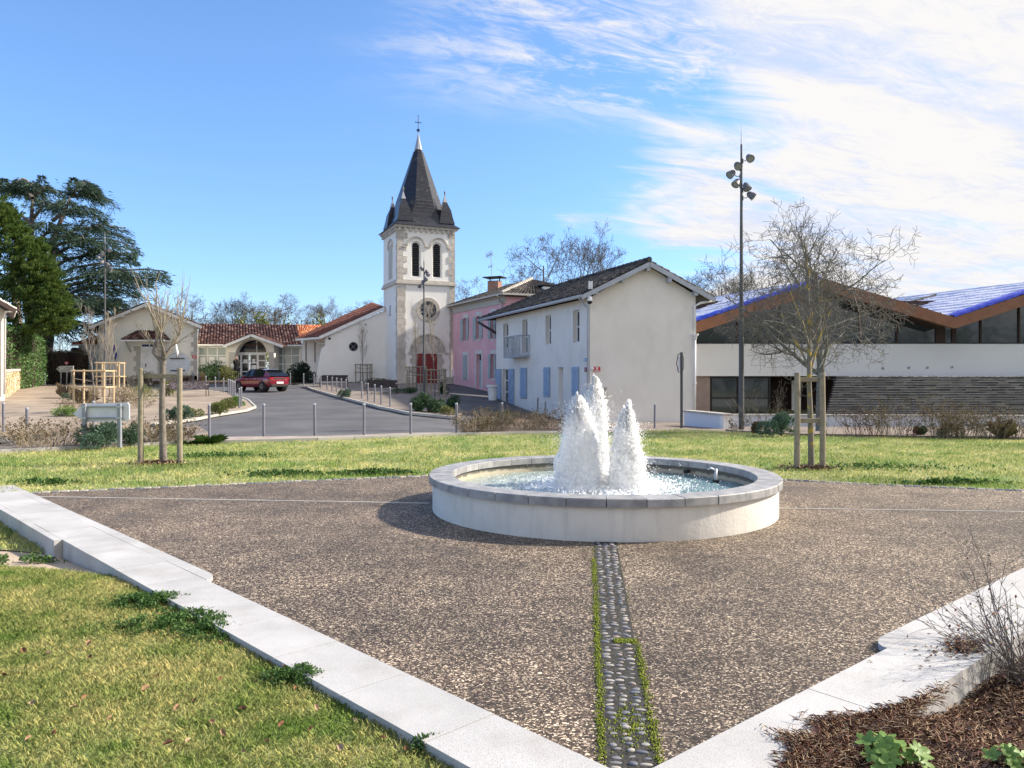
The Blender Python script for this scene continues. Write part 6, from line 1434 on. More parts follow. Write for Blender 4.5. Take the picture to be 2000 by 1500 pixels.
for y in (794, 816): m = MB(); r = AS.rect(163, y - 1, 244, y + 1.2); fbox(m, AS, *r, .0, .05); obj('rail', m, M_postg, t); 
for x, y in ((167.5, 794), (236, 794), (167.5, 816), (236, 816)): m = MB(); fbox(m, AS, *AS.rect(x - 5, y - 1.6, x + 5, y + 1.6), .10, .112); obj('clamp', m, M_alu, t)
b_ = PX(125, 745, 56); ASB = Plane(108, 56, 145, 56)
t, pl = arrow_sign(ASB, [(110, 720.5), (116, 714.8), (143.5, 714.5), (143.5, 726.5), (117, 727)], 745, None, 'white arrow sign with dark lettering pointing left, far off before the cedar trunk', True)
gz_ = terr(b_.x, 56)
for x in (118, 129.5, 138.5): m = MB(); r = ASB.rect(x - .8, 727, x + .8, 745); fbox(m, ASB, r[0], gz_, r[2], r[3], -.08, -.03); obj('post', m, M_alu, t)
m = MB()
for (x0, y0, x1, y1) in ((128.5, 717.0, 134, 718.1), (136, 717.0, 141, 718.1), (124.5, 720.0, 127, 721.2), (129.5, 720.2, 141.5, 721.4), (117.5, 723.8, 141.5, 724.9)):
    n_ = max(1, int((x1 - x0) / 1.5))
    for k in range(n_): a = x0 + (x1 - x0) * k / n_; fbox(m, ASB, *ASB.rect(a + .2, y0, a + (x1 - x0) / n_ - .15, y1), .001, .006)
fbox(m, ASB, *ASB.rect(112.5, 719.8, 116, 721.6), .001, .006); obj('lettering', m, M_dark, t, fix=False)
t = thing('red_cross_sign', PX(129.5, 728, 56.3), 'small red sign with white cross above the far white arrow sign', 'sign'); CS = Plane(120, 56.3, 140, 56.3)
m = MB(); fbox(m, CS, *CS.rect(126.3, 706.5, 133.7, 711.3), 0, .03); obj('panel', m, M_signred, t); m = MB(); fbox(m, CS, *CS.rect(129.2, 707, 130.8, 711), .031, .036); fbox(m, CS, *CS.rect(127.2, 708.4, 132.8, 709.4), .031, .037); obj('cross', m, M_white, t, fix=False)
m = MB(); fbox(m, CS, *CS.rect(129.5, 711, 130.3, 728), -.02, .0); obj('post', m, M_alu, t)
# ================================================================ benches
def bench(loc, rz, label, pale, L=1.9):
    t = thing('bench', loc, label, 'bench', rz, 'metal benches on the gravel'); mt = M_benchm if pale else M_benchd
    m = MB(); rs_ = random.Random(3)
    for z, y in ((.46, .15), (.84, .25)): m.bar((-L / 2, y, z), (L / 2, y, z), .03, .03)
    n = 66
    for k in range(n + 1):
        x = -L / 2 + L * k / n; m.bar((x, .15, .46), (min(L / 2, max(-L / 2, x + rs_.uniform(-.10, .10))), .25, .84), .020, .014)
    for k in range(16): x0 = rs_.uniform(-L / 2, L / 2); z0 = rs_.uniform(.47, .8); m.bar((x0, .15 + (z0 - .46) * .26, z0), (min(L / 2, x0 + .25), .16 + (z0 - .46) * .26, z0 + rs_.uniform(-.02, .04)), .014, .012)
    m.hexa([(-L / 2, .158, .46), (L / 2, .158, .46), (L / 2, .164, .46), (-L / 2, .164, .46)], [(-L / 2, .258, .84), (L / 2, .258, .84), (L / 2, .264, .84), (-L / 2, .264, .84)])
    lobj('backrest', m, mt, t, fix=False)
    m = MB(); 
    for k in range(7): y = -.32 + .47 * k / 6; m.bar((-L / 2, y, .44), (L / 2, y, .44), .052, .02)
    lobj('seat', m, M_benchd, t, fix=False)
    for s in (-1, 1):
        x = s * (L / 2 + .02); m = MB(); m.tube([(x, -.30, 0), (x, -.32, .44), (x, -.30, .64), (x, -.05, .67), (x, .22, .62)], .022, 6); m.tube([(x, .15, .44), (x, .28, 0)], .022, 6); m.tube([(x, -.3, .42), (x, .26, .42)], .018, 6); m.tube([(x, .14, .44), (x, .25, .86)], .02, 6); m.tube([(x, -.3, .01), (x, .28, .01)], .016, 6); lobj('leg_frame', m, M_benchd, t, smooth_=True)
        m = MB(); m.box((x, -.17, .685), (.06, .36, .02)); lobj('armrest', m, M_alu, t)
    return t
bench(G(367, 776), .12, 'pale bench seen end on behind the right stake of the left tree', True, 2.0)
bench(G(322, 757), .0, 'second pale bench farther back, half hidden behind the left staked tree', True)
bench(G(652, 757.5), .06, 'dark lattice bench against the sunlit nave wall', False, 1.75)
bench(G(745, 772), .0, 'dark bench with shining armrests between nave and church portal', False, 1.7)
# ================================================================ stakes and guards
def stake_pair(b, H, gap, label, rz=0.0, rails=(.93, .44), ymid=0.0):
    t = thing('tree_stakes', b, label, 'tree stakes', rz)
    for s in (-1, 1):
        m = MB(); m.tube([(s * gap / 2, 0, -.1), (s * gap / 2 + random.uniform(-.01, .01), 0, H * .5), (s * gap / 2 - s * .005, 0, H - .01), (s * gap / 2 - s * .005, 0, H)], [.055, .053, .05, .044], 12); lobj('stake', m, M_wood, t)
    for f in rails:
        m = MB(); m.box((0, .065, H * f), (gap + .02, .03, .085)); lobj('rail', m, M_wood, t, bev=.004)
    return t
bR = G(1581.5, 916); stake_pair(bR, 188 * bR.y / F, 50 * bR.y / F, 'two round stakes with double cross rails holding the right lawn tree', rails=(.93, .50))
bL = G(313, 906); stake_pair(bL, 187 * bL.y / F, 77 * bL.y / F, 'two tall round stakes with a top cross rail holding the left lawn tree', rz=.0, rails=(.915,))
def guard(b, W_, D_, H, label, nfront=4, rails=(.60, .97), m_=None, rz=0.):
    t = thing('tree_guard', b, label, 'tree guard', rz, 'timber guards round the young street trees'); m_ = m_ or M_wood2
    for x, y in ((-W_ / 2, -D_ / 2), (-W_ / 2 + W_ * .33, -D_ / 2), (W_ / 2, -D_ / 2), (W_ / 2 - W_ * .33, D_ / 2), (-W_ / 2, D_ / 2), (W_ / 2, D_ / 2))[:nfront + 2]:
        m = MB(); m.tube([(x, y, -.1), (x, y, H)], .04, 8); lobj('stake', m, m_, t)
    for f in rails:
        for a, b2 in (((-W_ / 2 - .08, -D_ / 2 - .05), (W_ / 2 + .08, -D_ / 2 - .05)), ((-W_ / 2 - .08, D_ / 2 + .05), (W_ / 2 + .08, D_ / 2 + .05)), ((-W_ / 2, -D_ / 2), (-W_ / 2, D_ / 2)), ((W_ / 2, -D_ / 2), (W_ / 2, D_ / 2))):
            m = MB(); m.tube([(*a, H * f), (*b2, H * f)], .032, 8); lobj('rail', m, m_, t)
    for sx in (-1, 1): m = MB(); m.tube([(sx * W_ / 2, -D_ / 2, H * .8), (0, 0, H * .72), (sx * W_ / 2, D_ / 2, H * .8)], .014, 5); lobj('strap', m, M_bark, t)
    return t
g_ = G(183.5, 808); guard(g_, 56 * g_.y / F, .9, 86 * g_.y / F, 'pale new timber guard of round rails, nearest one behind the arrow sign', rz=.1)
g_ = G(216, 778); guard(g_, 40 * g_.y / F, .9, 71 * g_.y / F, 'timber guard behind the lamp mast before the hall', rz=.2)
g_ = G(710.5, 747.5); guard(g_, 28 * g_.y / F, .7, 37 * g_.y / F, 'brown timber guard round the sapling before the nave wall', m_=M_wood, rails=(.55, .95))
g_ = G(814, 765); guard(g_, 34 * g_.y / F, .9, 50 * g_.y / F, 'timber guard left of the lamp mast before the red church door', m_=M_wood, rails=(.65, .97))
g_ = G(850, 777); guard(g_, 37 * g_.y / F, 1.0, 57 * g_.y / F, 'timber guard right of the lamp mast before the red church door', m_=M_wood, rails=(.62, .95))
# ================================================================ stone cross by the nave
t = thing('wayside_cross', G(698.5, 746), 'small dark metal cross on a stone pedestal against the nave wall', 'cross'); b_ = Vector(t.location); k = b_.y / F
m = MB(); m.lathe([(16 * k * .5, 0), (15 * k * .5, 7 * k), (7 * k, 10 * k), (3.4 * k, 10.5 * k), (3.2 * k, 28 * k), (4.2 * k, 29 * k), (4.2 * k, 31 * k), (0, 31 * k)], 8); lobj('pedestal', m, M_stone, t)
m = MB(); m.tube([(0, 0, 31 * k), (0, 0, 53 * k)], .04, 6); m.tube([(-6 * k, 0, 46 * k), (6 * k, 0, 46 * k)], .035, 6); lobj('metal_cross', m, M_mast, t)
# ================================================================ car
cb = G(510, 763.5); t = thing('car', cb, 'dark red hatchback seen from behind, driving towards the arched entrance', 'car'); t.rotation_euler = (0, 0, math.atan2(.60, -.80)); t.scale = (.94, .94, .94)
import itertools
st = [(-2.02, .60, .40, .70), (-1.97, .76, .32, .90), (-1.80, .84, .26, .97), (-1.40, .875, .24, .965), (-.6, .875, .22, .95), (.5, .875, .22, .93), (1.05, .87, .22, .92), (1.5, .86, .24, .86), (1.85, .80, .27, .76), (2.0, .66, .34, .66)]
m = MB(); rings = []
for x, w, zb, zt in st:
    zm = zb + (zt - zb) * .55; half = [(w * .78, zb), (w * .97, zb + .10), (w, zm), (w * .965, zt - .10), (w * .90, zt), (w * .5, zt + .02)]
    rings.append([(x, y, z) for y, z in half] + [(x, -y, z) for y, z in reversed(half)])
n = 12
for r in rings: m.v += r
for i in range(len(rings) - 1):
    for k in range(n): m.f.append((i * n + k, i * n + (k + 1) % n, (i + 1) * n + (k + 1) % n, (i + 1) * n + k))
m.f += [tuple(range(n)), tuple(reversed(range(n * (len(rings) - 1), n * len(rings))))]
body = lobj('body', m, M_red, t, smooth_=True)
sd = body.modifiers.new('s', 'SUBSURF'); sd.levels = sd.render_levels = 1
gs = [(-1.97, .74, .93, .72, .98), (-1.42, .81, .96, .62, 1.36), (-.95, .82, .95, .60, 1.43), (-.2, .82, .93, .60, 1.45), (.40, .82, .92, .58, 1.39), (1.22, .80, .88, .74, .94)]
M_cglass = mat('car_glass', (.012, .014, .018), .08, spec=.35)
G4 = [[(x, w, zb), (x, wt, zt), (x, -wt, zt), (x, -w, zb)] for x, w, zb, wt, zt in gs]
gl = MB(); rf = MB(); pil = MB(); pil2 = MB(); rw_ = MB()
for i in range(5):
    a, b = G4[i], G4[i + 1]
    (pil if i < 1 else gl).quad(a[0], b[0], b[1], a[1]); (pil2 if i < 1 else gl).quad(a[3], b[3], b[2], a[2])
    (gl if i in (4,) else rw_ if i == 0 else rf).quad(a[1], b[1], b[2], a[2])
lobj('side_window', gl, M_cglass, t); lobj('roof', rf, M_red, t); lobj('quarter_panel', pil, M_red, t); lobj('quarter_panel', pil2, M_red, t); lobj('rear_window', rw_, M_cglass, t)
m = MB(); m.box((-1.46, 0, 1.375), (.28, 1.14, .03), M=Matrix.Rotation(.12, 4, 'Y')); lobj('spoiler', m, M_blackp, t, bev=.01)
for s in (-1, 1):
    for xa in (-.42, .35): m = MB(); m.bar((xa, s * .825, .94), (xa - .03, s * .605, 1.43), .06, .02); lobj('door_pillar', m, M_blackp, t)
    m = MB(); m.tube([(-1.5, s * .83, .955), (-.2, s * .835, .94), (1.0, s * .82, .905)], .012, 4); lobj('window_trim', m, M_blackp, t)
    m = MB(); m.box((.62, s * .90, .97), (.12, .16, .11)); lobj('mirror', m, M_red, t, bev=.02)
    for xh in (-.55, .30): m = MB(); m.box((xh, s * .878, .80), (.17, .03, .03)); lobj('door_handle', m, M_alu, t)
    for xw in (-1.28, 1.27):
        Mw = Matrix.Translation((xw, s * .80, .32)) @ Matrix.Rotation(R(-90 * s), 4, 'X')
        m = MB(); m.lathe([(.20, -.11), (.31, -.11), (.325, -.05), (.325, .06), (.31, .09), (.215, .10)], 28, Mw); w_ = lobj('wheel', m, M_tyre, t, smooth_=False)
        m = MB(); m.lathe([(.215, .075), (.2, .05), (0, .05)], 24, Mw)
        for k in range(5):
            a = R(72 * k); m.bar(Mw @ Vector((.03 * math.cos(a), .03 * math.sin(a), .075)), Mw @ Vector((.2 * math.cos(a), .2 * math.sin(a), .085)), .05, .02)
        lobj('rim', m, M_rim, w_, fix=False)
        m = MB(); m.lathe([(.36, -.3), (.36, .06), (.33, .065)], 20, Matrix.Translation((xw, s * .80, .34)) @ Matrix.Rotation(R(-90 * s), 4, 'X')); lobj('wheel_arch', m, M_blackp, t, fix=False)
    m = MB(); m.box((-1.95, s * .62, .83), (.10, .34, .085)); lobj('tail_light', m, M_tail, t, bev=.01); m = MB(); m.box((1.93, s * .60, .68), (.12, .3, .1)); lobj('headlight', m, M_lens, t, bev=.01)
m = MB(); m.box((-1.99, 0, .83), (.06, .9, .07)); lobj('rear_garnish', m, M_blackp, t); m = MB(); m.box((-2.035, 0, .56), (.02, .52, .12)); lobj('number_plate', m, M_plate, t)
m = MB(); m.box((-1.98, 0, .36), (.12, 1.3, .16)); lobj('bumper', m, M_blackp, t, bev=.02); m = MB(); m.tube([(-1.2, 0, 1.44), (-1.35, 0, 1.56)], .012, 5); lobj('roof_aerial', m, M_blackp, t)
# ================================================================ person
ps = PX(461.5, 738.5, 60.5); t = thing('person', ps, 'person with long brown hair and black coat raising a hand by the arched entrance', 'person', R(-60))
def skin(name, pts, edges, rad, m_, parent, lv=2):
    me = bpy.data.meshes.new(name); me.from_pydata(pts, edges, []); me.materials.append(m_); o = bpy.data.objects.new(name, me); COL.objects.link(o); o.parent = parent
    md = o.modifiers.new('sk', 'SKIN'); md.use_smooth_shade = True
    for v, r in zip(me.skin_vertices[0].data, rad): v.radius = (r, r) if not isinstance(r, tuple) else r; v.use_root = False
    me.skin_vertices[0].data[0].use_root = True
    s_ = o.modifiers.new('ss', 'SUBSURF'); s_.levels = s_.render_levels = lv; return o
# local +x is the direction faced
P_ = [(0, 0, .90), (-.02, 0, 1.12), (-.03, 0, 1.33), (-.01, 0, 1.43), (.02, 0, 1.55), (-.03, .17, 1.35), (.06, .22, 1.12), (.24, .16, 1.16), (.34, .13, 1.24), (-.03, -.17, 1.35), (.04, -.22, 1.14), (.24, -.18, 1.26), (.36, -.13, 1.36), (.0, .08, .86), (.02, .09, .46), (-.02, .09, .08), (.10, .10, .04), (.0, -.08, .86), (-.02, -.09, .46), (-.06, -.09, .08), (.06, -.10, .04)]
E_ = [(0, 1), (1, 2), (2, 3), (3, 4), (2, 5), (5, 6), (6, 7), (7, 8), (2, 9), (9, 10), (10, 11), (11, 12), (0, 13), (13, 14), (14, 15), (15, 16), (0, 17), (17, 18), (18, 19), (19, 20)]
Rr = [.15, .13, .15, .055, .10, .065, .05, .04, .03, .065, .05, .04, .03, .095, .06, .045, .035, .095, .06, .045, .035]
skin('body', P_, E_, Rr, M_coat, t)
m = MB(); m.lathe([(.17, 0), (.19, .12), (.185, .4), (.15, .6)], 16, Matrix.Translation((0, 0, .55)) @ Matrix.Diagonal((1, 1.1, 1, 1))); lobj('coat_skirt', m, M_coat, t, smooth_=True)
bm = bmesh.new(); bmesh.ops.create_icosphere(bm, subdivisions=3, radius=1.0)
for v in bm.verts:
    x, y, z = v.co
    v.co = Vector((.055 + x * .092 + (.018 if abs(y) < .2 and -.25 < z < .15 and x > .8 else 0), y * .074, 1.575 + z * .115 - (.0 if z > 0 else .01 * (1 - x))))
me = bpy.data.meshes.new('head'); bm.to_mesh(me); bm.free(); me.materials.append(M_skin); me.polygons.foreach_set('use_smooth', [True] * len(me.polygons)); hd = bpy.data.objects.new('head', me); COL.objects.link(hd); hd.parent = t
for s in (-1, 1): m = MB(); m.lathe([(0, -.01), (.011, 0), (0, .01)], 6, Matrix.Translation((.135, s * .03, 1.59))); lobj('eye', m, M_dark, hd); 
m = MB(); m.box((.138, 0, 1.525), (.012, .04, .008)); lobj('mouth', m, M_tail, hd)
bm = bmesh.new(); bmesh.ops.create_icosphere(bm, subdivisions=3, radius=1.0)
for v in bm.verts:
    x, y, z = v.co; d = noise.noise(v.co * 3) * .012
    v.co = Vector((.015 + x * .105 - (.05 if z < -.2 else 0), y * .098, 1.56 + z * (.15 if z > 0 else .27))) + v.co * d
me = bpy.data.meshes.new('hair'); bm.to_mesh(me); bm.free(); me.materials.append(M_hair); me.polygons.foreach_set('use_smooth', [True] * len(me.polygons)); hr = bpy.data.objects.new('hair', me); COL.objects.link(hr); hr.parent = hd; hr.location = (-.025, 0, .0)
for s, hp in ((1, Vector((.35, .13, 1.245))), (-1, Vector((.37, -.13, 1.37)))):
    pts = [tuple(hp), tuple(hp + Vector((.05, 0, .02)))]; ed_ = [(0, 1)]; rd = [.02, .022]
    for k in range(4): q = hp + Vector((.06, (k - 1.5) * .013, .025)); pts += [tuple(q), tuple(q + Vector((.035, 0, .012 - abs(k - 1.5) * .003))), tuple(q + Vector((.055, 0, .0)))]; j = len(pts); ed_ += [(1, j - 3), (j - 3, j - 2), (j - 2, j - 1)]; rd += [.008, .008, .006]
    q = hp + Vector((.02, -s * .02, .02)); pts += [tuple(q), tuple(q + Vector((.03, -s * .02, .02)))]; j = len(pts); ed_ += [(0, j - 2), (j - 2, j - 1)]; rd += [.01, .008]
    skin('hand', pts, ed_, rd, M_skin, t, 1)
t2 = thing('shoulder_bag', ps + Vector((-.25, -.1, .95)), 'white bag hanging behind the shoulder of the person by the entrance', 'bag')
m = MB(); m.lathe([(0, -.24), (.15, -.22), (.17, -.05), (.13, .14), (.05, .2)], 14, Matrix.Diagonal((.8, .6, 1, 1))); lobj('pouch', m, M_bag, t2, smooth_=True); m = MB(); m.tube([(-.05, 0, .18), (.1, .02, .42), (.16, .02, .40)], .012, 5); lobj('strap', m, M_bag, t2)
# ================================================================ bare trees
def grow(seed, H, trunk_h, r0, spread=.6, levels=4, nb=(5, 5, 4, 4), up=.25, lean=(0, 0), twig=.006, crownlow=.3, wob=.18, seglen=None, first_len=None, segn=5, minr=.0035):
    """returns (thick MB, thin MB): trunk with limbs, and the finer branches"""
    rd = random.Random(seed); thick, thin = MB(), MB()
    def rv(): return Vector((rd.gauss(0, 1), rd.gauss(0, 1), rd.gauss(0, 1))).normalized()
    def branch(p, d, L, r, lv):
        n = segn if lv < 2 else 4; pts = [p.copy()]; rads = [r]; dd = d.copy()
        for i in range(n):
            dd = (dd + rv() * (wob * (1 + .3 * lv) if lv else .05) + Z3 * up * (.5 if lv else .1) * .35).normalized(); p = p + dd * (L / n); pts.append(p.copy()); rads.append(max(minr, r * (1 - .72 * (i + 1) / n)))
        (thick if r > .02 * H / 5 or lv == 0 else thin).tube(pts, rads, 7 if lv == 0 else 5 if lv == 1 else 3, cap=False)
        if lv >= levels: return
        k = nb[min(lv, len(nb) - 1)]
        for j in range(k):
            f = rd.uniform(crownlow if lv else trunk_h, 1.0) if lv else trunk_h + (1 - trunk_h) * (j + rd.random() * .7) / k
            f = min(.99, f); idx = min(n - 1, int(f * n)); q = pts[idx].lerp(pts[idx + 1], f * n - idx); base = (pts[idx + 1] - pts[idx]).normalized()
            side = (rv() - base * rv().dot(base)); side = (side - base * side.dot(base)).normalized()
            if lv == 0:
                a = 2.4 * j + rd.uniform(-.4, .4); side = Vector((math.cos(a), math.sin(a), 0))
            nd = (base * (1 - spread * rd.uniform(.7, 1.2)) + side * spread * rd.uniform(.9, 1.3) + Z3 * up).normalized()
            ll = L * rd.uniform(.42, .70) * ((1.25 - .55 * f) if lv else (1.15 - .6 * (f - trunk_h) / (1 - trunk_h))) if lv or first_len is None else first_len * rd.uniform(.75, 1.15) * (1.1 - .5 * (f - trunk_h) / (1 - trunk_h))
            branch(q, nd, ll, max(minr, rads[idx] * rd.uniform(.45, .62)), lv + 1)
    branch(Vector((0, 0, -.1)), Vector((lean[0], lean[1], 1)).normalized(), H, r0, 0)
    return thick, thin
def tree(name, loc, label, g, mb_, mt, rz=0, cat='tree', group=None, sc=1.0):
    t = thing(name, loc, label, cat, rz, group); t.scale = (sc,) * 3
    lobj('trunk', g[0], mb_, t, smooth_=True, fix=False); lobj('crown', g[1], mt, t, fix=False); return t
# left lawn tree: knobbly pollard head with three rising limbs and long whips
rd = random.Random(8); th, tn_ = MB(), MB(); D = bL.y; k = D / F; Lc = lambda x, y, dy=0: Vector(((x - 313) * k, dy, (906 - y) * k))
th.tube([Lc(314, 908), Lc(312.5, 860), Lc(311, 800), Lc(312, 740), Lc(312, 712), Lc(313, 703)], [.078, .066, .058, .052, .055, .07], 12, cap=False)
th.tube([Lc(313, 706), Lc(303, 697, -.02), Lc(294, 688), Lc(295, 672, .05), Lc(299, 660, .06)], [.05, .042, .036, .03, .026], 8)
th.tube([Lc(312, 704), Lc(317, 695), Lc(324, 682, .05), Lc(333, 668, .1), Lc(338, 657, .12)], [.05, .038, .032, .027, .022], 8)
th.tube([Lc(313, 700), Lc(308, 688, .08), Lc(307, 686, .08)], [.035, .022, .01], 6)
th.tube([Lc(316, 697), Lc(317, 680, -.08), Lc(313, 664, -.12), Lc(316, 652, -.14)], [.035, .026, .021, .018], 8)
def whips(c, n, L0, spread, rr=.013, lean=0):
    for _ in range(n):
        d = Vector((rd.gauss(lean, spread), rd.gauss(0, spread), 1)).normalized(); L = L0 * rd.uniform(.35, 1.1); p = c.copy(); pts = [p.copy()]
        for i in range(6): d = (d + Vector((rd.gauss(0, .07), rd.gauss(0, .07), .05))).normalized(); p = p + d * L / 6; pts.append(p.copy())
        tn_.tube(pts, [rr * (1 - .8 * i / 6) for i in range(7)], 4, cap=False)
        for j in range(rd.randint(3, 6)):
            i = rd.randint(1, 5); dd = (d + Vector((rd.gauss(0, .6), rd.gauss(0, .6), rd.gauss(0, .2)))).normalized(); l = L * rd.uniform(.1, .4); tn_.tube([pts[i], pts[i] + dd * l * .5, pts[i] + (dd + Z3 * .2).normalized() * l], [rr * .5, rr * .35, rr * .15], 3, cap=False)
for c, n, L, s, ln in ((Lc(299, 660, .06), 9, 1.25, .28, -.15), (Lc(338, 657, .12), 9, 1.25, .30, .25), (Lc(316, 652, -.14), 8, 1.45, .25, 0), (Lc(295, 676, .05), 5, .9, .35, -.3), (Lc(327, 676, .06), 6, .9, .4, .5), (Lc(307, 687, .08), 3, .5, .4, 0)): whips(c, n, L, s, lean=ln)
tree('young_tree', bL + Vector((-.0, .12, 0)), 'young bare tree with a knobbly pollarded head, tied between stakes on the left lawn', (th, tn_), M_bark, M_twigl)
# right lawn tree: slim yellow lichened trunk, fine rising crown
g_ = grow(21, 4.25, .42, .062, .50, 3, (20, 5, 4), .38, first_len=1.05, twig=.004, minr=.0028, wob=.10, crownlow=.15)
t = tree('young_tree', bR + Vector((.07, .10, 0)), 'young bare tree with yellow lichen on its slim trunk, staked on the right lawn', g_, M_barkl, M_twig, rz=.5)
# bigger tree behind it
bT = Vector(((1603 - 1000) * 25.5 / F, 25.5, terr(10, 25.5)))
g_ = grow(36, 5.4, .36, .17, .85, 4, (17, 7, 6, 5), .13, first_len=3.3, minr=.006, wob=.16, crownlow=.25)
tree('bare_tree', bT, 'broad bare tree with thick grey green trunk behind the right staked tree', g_, M_barkg, M_twig, rz=2.2)
for (x, y, hh_, sd_, lab) in ((186, 808, 190, 1, 'thin reddish sapling inside the nearest timber guard'), (214, 778, 150, 2, 'bushy sapling inside the guard before the hall'), (709, 747.5, 102, 3, 'thin upright sapling before the nave wall'), (814, 765, 150, 4, 'sapling left of the lamp mast before the church door'), (850, 777, 175, 5, 'taller sapling right of the lamp mast before the church door')):
    b_ = G(x, y); H = hh_ * b_.y / F; g_ = grow(60 + sd_, H, .40, .04, .42, 3, (13, 4, 3), .5, first_len=H * .26, minr=.0045, wob=.10)
    tree('sapling', b_, lab, g_, M_bark, M_twigl if sd_ != 1 else M_twig, cat='tree', group='saplings in timber guards')
# tree line behind the buildings
protos = []
for sd_, H, sp, n0, up_ in ((101, 11, .72, 11, .22), (102, 12, .62, 12, .32), (103, 10, .80, 10, .18)):
    g_ = grow(sd_, H, .22, .24, sp, 4, (n0, 6, 6, 5), up_, first_len=H * .55, minr=.013, wob=.17, crownlow=.2)
    protos.append((g_[0].mesh('trunk', M_twigd, True, fix=False), g_[1].mesh('crown', M_twigd, False, fix=False), sorted(v[2] for v in g_[1].v)[int(len(g_[1].v) * .985)] * 1.0))
def far_tree(px, top, D, label, k=None, base=None, sx=1.0, rz=None):
    k = random.randrange(3) if k is None else k; a, b, H = protos[k]; base = 1.3 if base is None else base
    z1 = CAMZ - (top - HZ) * D / F; s = (z1 - base) / (H * 1.02)
    t = thing('bare_tree', ((px - 1000) * D / F, D, base), label, 'tree', random.uniform(0, 6) if rz is None else rz, 'bare trees behind the buildings'); t.scale = (s * sx, s * sx, s)
    lobj('trunk', a, None, t); lobj('crown', b, None, t); return t
random.seed(77)
lst = [(1064, 462, 74, 'big bare oak rising behind the pink house, left one of the pair', 0, .82), (1150, 448, 78, 'big bare oak rising behind the white house, right one of the pair', 1, .80), (912, 548, 84, 'bare tree between church tower and pink house', 2, .9),
       (376, 572, 88, 'bare tree behind the hall gable, at its right shoulder', 2, 1), (412, 612, 96, 'low bare tree behind the left end of the link roof', 0, 1), (458, 576, 90, 'dark bare tree above the arched entrance', 1, 1), (500, 588, 98, 'wide bare tree right of the one above the entrance', 0, 1.1), (540, 573, 92, 'spreading bare tree over the middle of the brown roof', 2, 1.1), (588, 596, 100, 'bare tree over the orange tile patch', 0, 1.1), (640, 583, 92, 'bare tree left of the nave roof peak', 1, .9), (682, 604, 96, 'low bare tree behind the nave roof slope', 2, 1), (716, 588, 100, 'pale bare tree close to the tower', 0, .9), (345, 610, 100, 'low bare tree behind the hall roof', 1, 1.1), (270, 575, 78, 'bare tree behind the hall ridge, left of the peak', 0, .9),
       (1408, 517, 72, 'bare tree showing between the gable house and the modern hall', 0, .9), (1375, 540, 76, 'low bare tree behind the right eaves of the gable house', 2, .8), (1452, 528, 80, 'bare tree behind the big lamp mast', 1, .8), (118, 650, 84, 'grey bare tree in the gap left of the annex', 2, 1), (80, 660, 90, 'grey bare tree behind the cedar trunk', 0, 1), (40, 655, 92, 'grey bare tree behind the laurel hedge', 1, 1)]
for a in lst: far_tree(a[0], a[1], a[2], a[3], a[4], sx=a[5], base=.8 if a[0] > 1000 else 1.4)
# unseen greenery added behind the camera to darken what the windows mirror
C = rng.normal(size=(26000, 3)) * np.array([60, 2.5, 3.6]) + np.array([15, -48, 5.0]); me = npmesh('unseen_tree_belt', leaf_quads(C, .9, .7), 4, M_bush); o = obj('unseen_tree_belt', me, None); tag(o, 'dense evergreen belt far behind the viewer', 'tree belt', kind='stuff')
# a far-off brownish wood closing the horizon
C = []
for x in np.linspace(-150, 150, 26000):
    h = 3.0 + 1.2 * noise.noise(Vector((x * .12, 0, 0))) + .8 * noise.noise(Vector((x * .5, 0, 3)))
    C.append((x + random.uniform(-1, 1), 125 + random.uniform(-4, 4) - abs(x) * .18, 1.0 + random.random() ** 1.3 * h * 1.35))
C = np.array(C); me = npmesh('distant_wood', leaf_quads(C, .9, .12, .5), 4, M_twigd); o = obj('distant_wood', me, None); tag(o, 'far brownish wood along the horizon', 'wood', kind='stuff')
# ivy-clad, yellow-green trees in the tree line
for px, top, D, w, lab in ((513, 606, 86, 34, 'ivy clad yellowish tree above the entrance gable'), (470, 618, 88, 26, 'ivy clad olive tree left of the entrance gable'), (560, 622, 90, 40, 'low olive thicket behind the orange tiles'), (625, 620, 90, 30, 'low olive thicket beside the nave roof')):
    z1 = CAMZ - (top - HZ) * D / F; r = w * D / F / 2; n = 1500; a = rng.normal(size=(n, 3)) * .42; C = a * np.array([r, r, (z1 - 3) / 2]) + np.array([(px - 1000) * D / F, D, (z1 + 3) / 2]); me = npmesh('crown', leaf_quads(C, .33, .6), 4, M_bushy)
    t = thing('ivy_tree', ((px - 1000) * D / F, D, 1.3), lab, 'tree'); o = obj('crown', me, None, t); m = MB(); m.tube([((px - 1000) * D / F, D, 1.0), ((px - 1000) * D / F, D, z1 - 1)], [.2, .06], 6); obj('trunk', m, M_twigd, t)
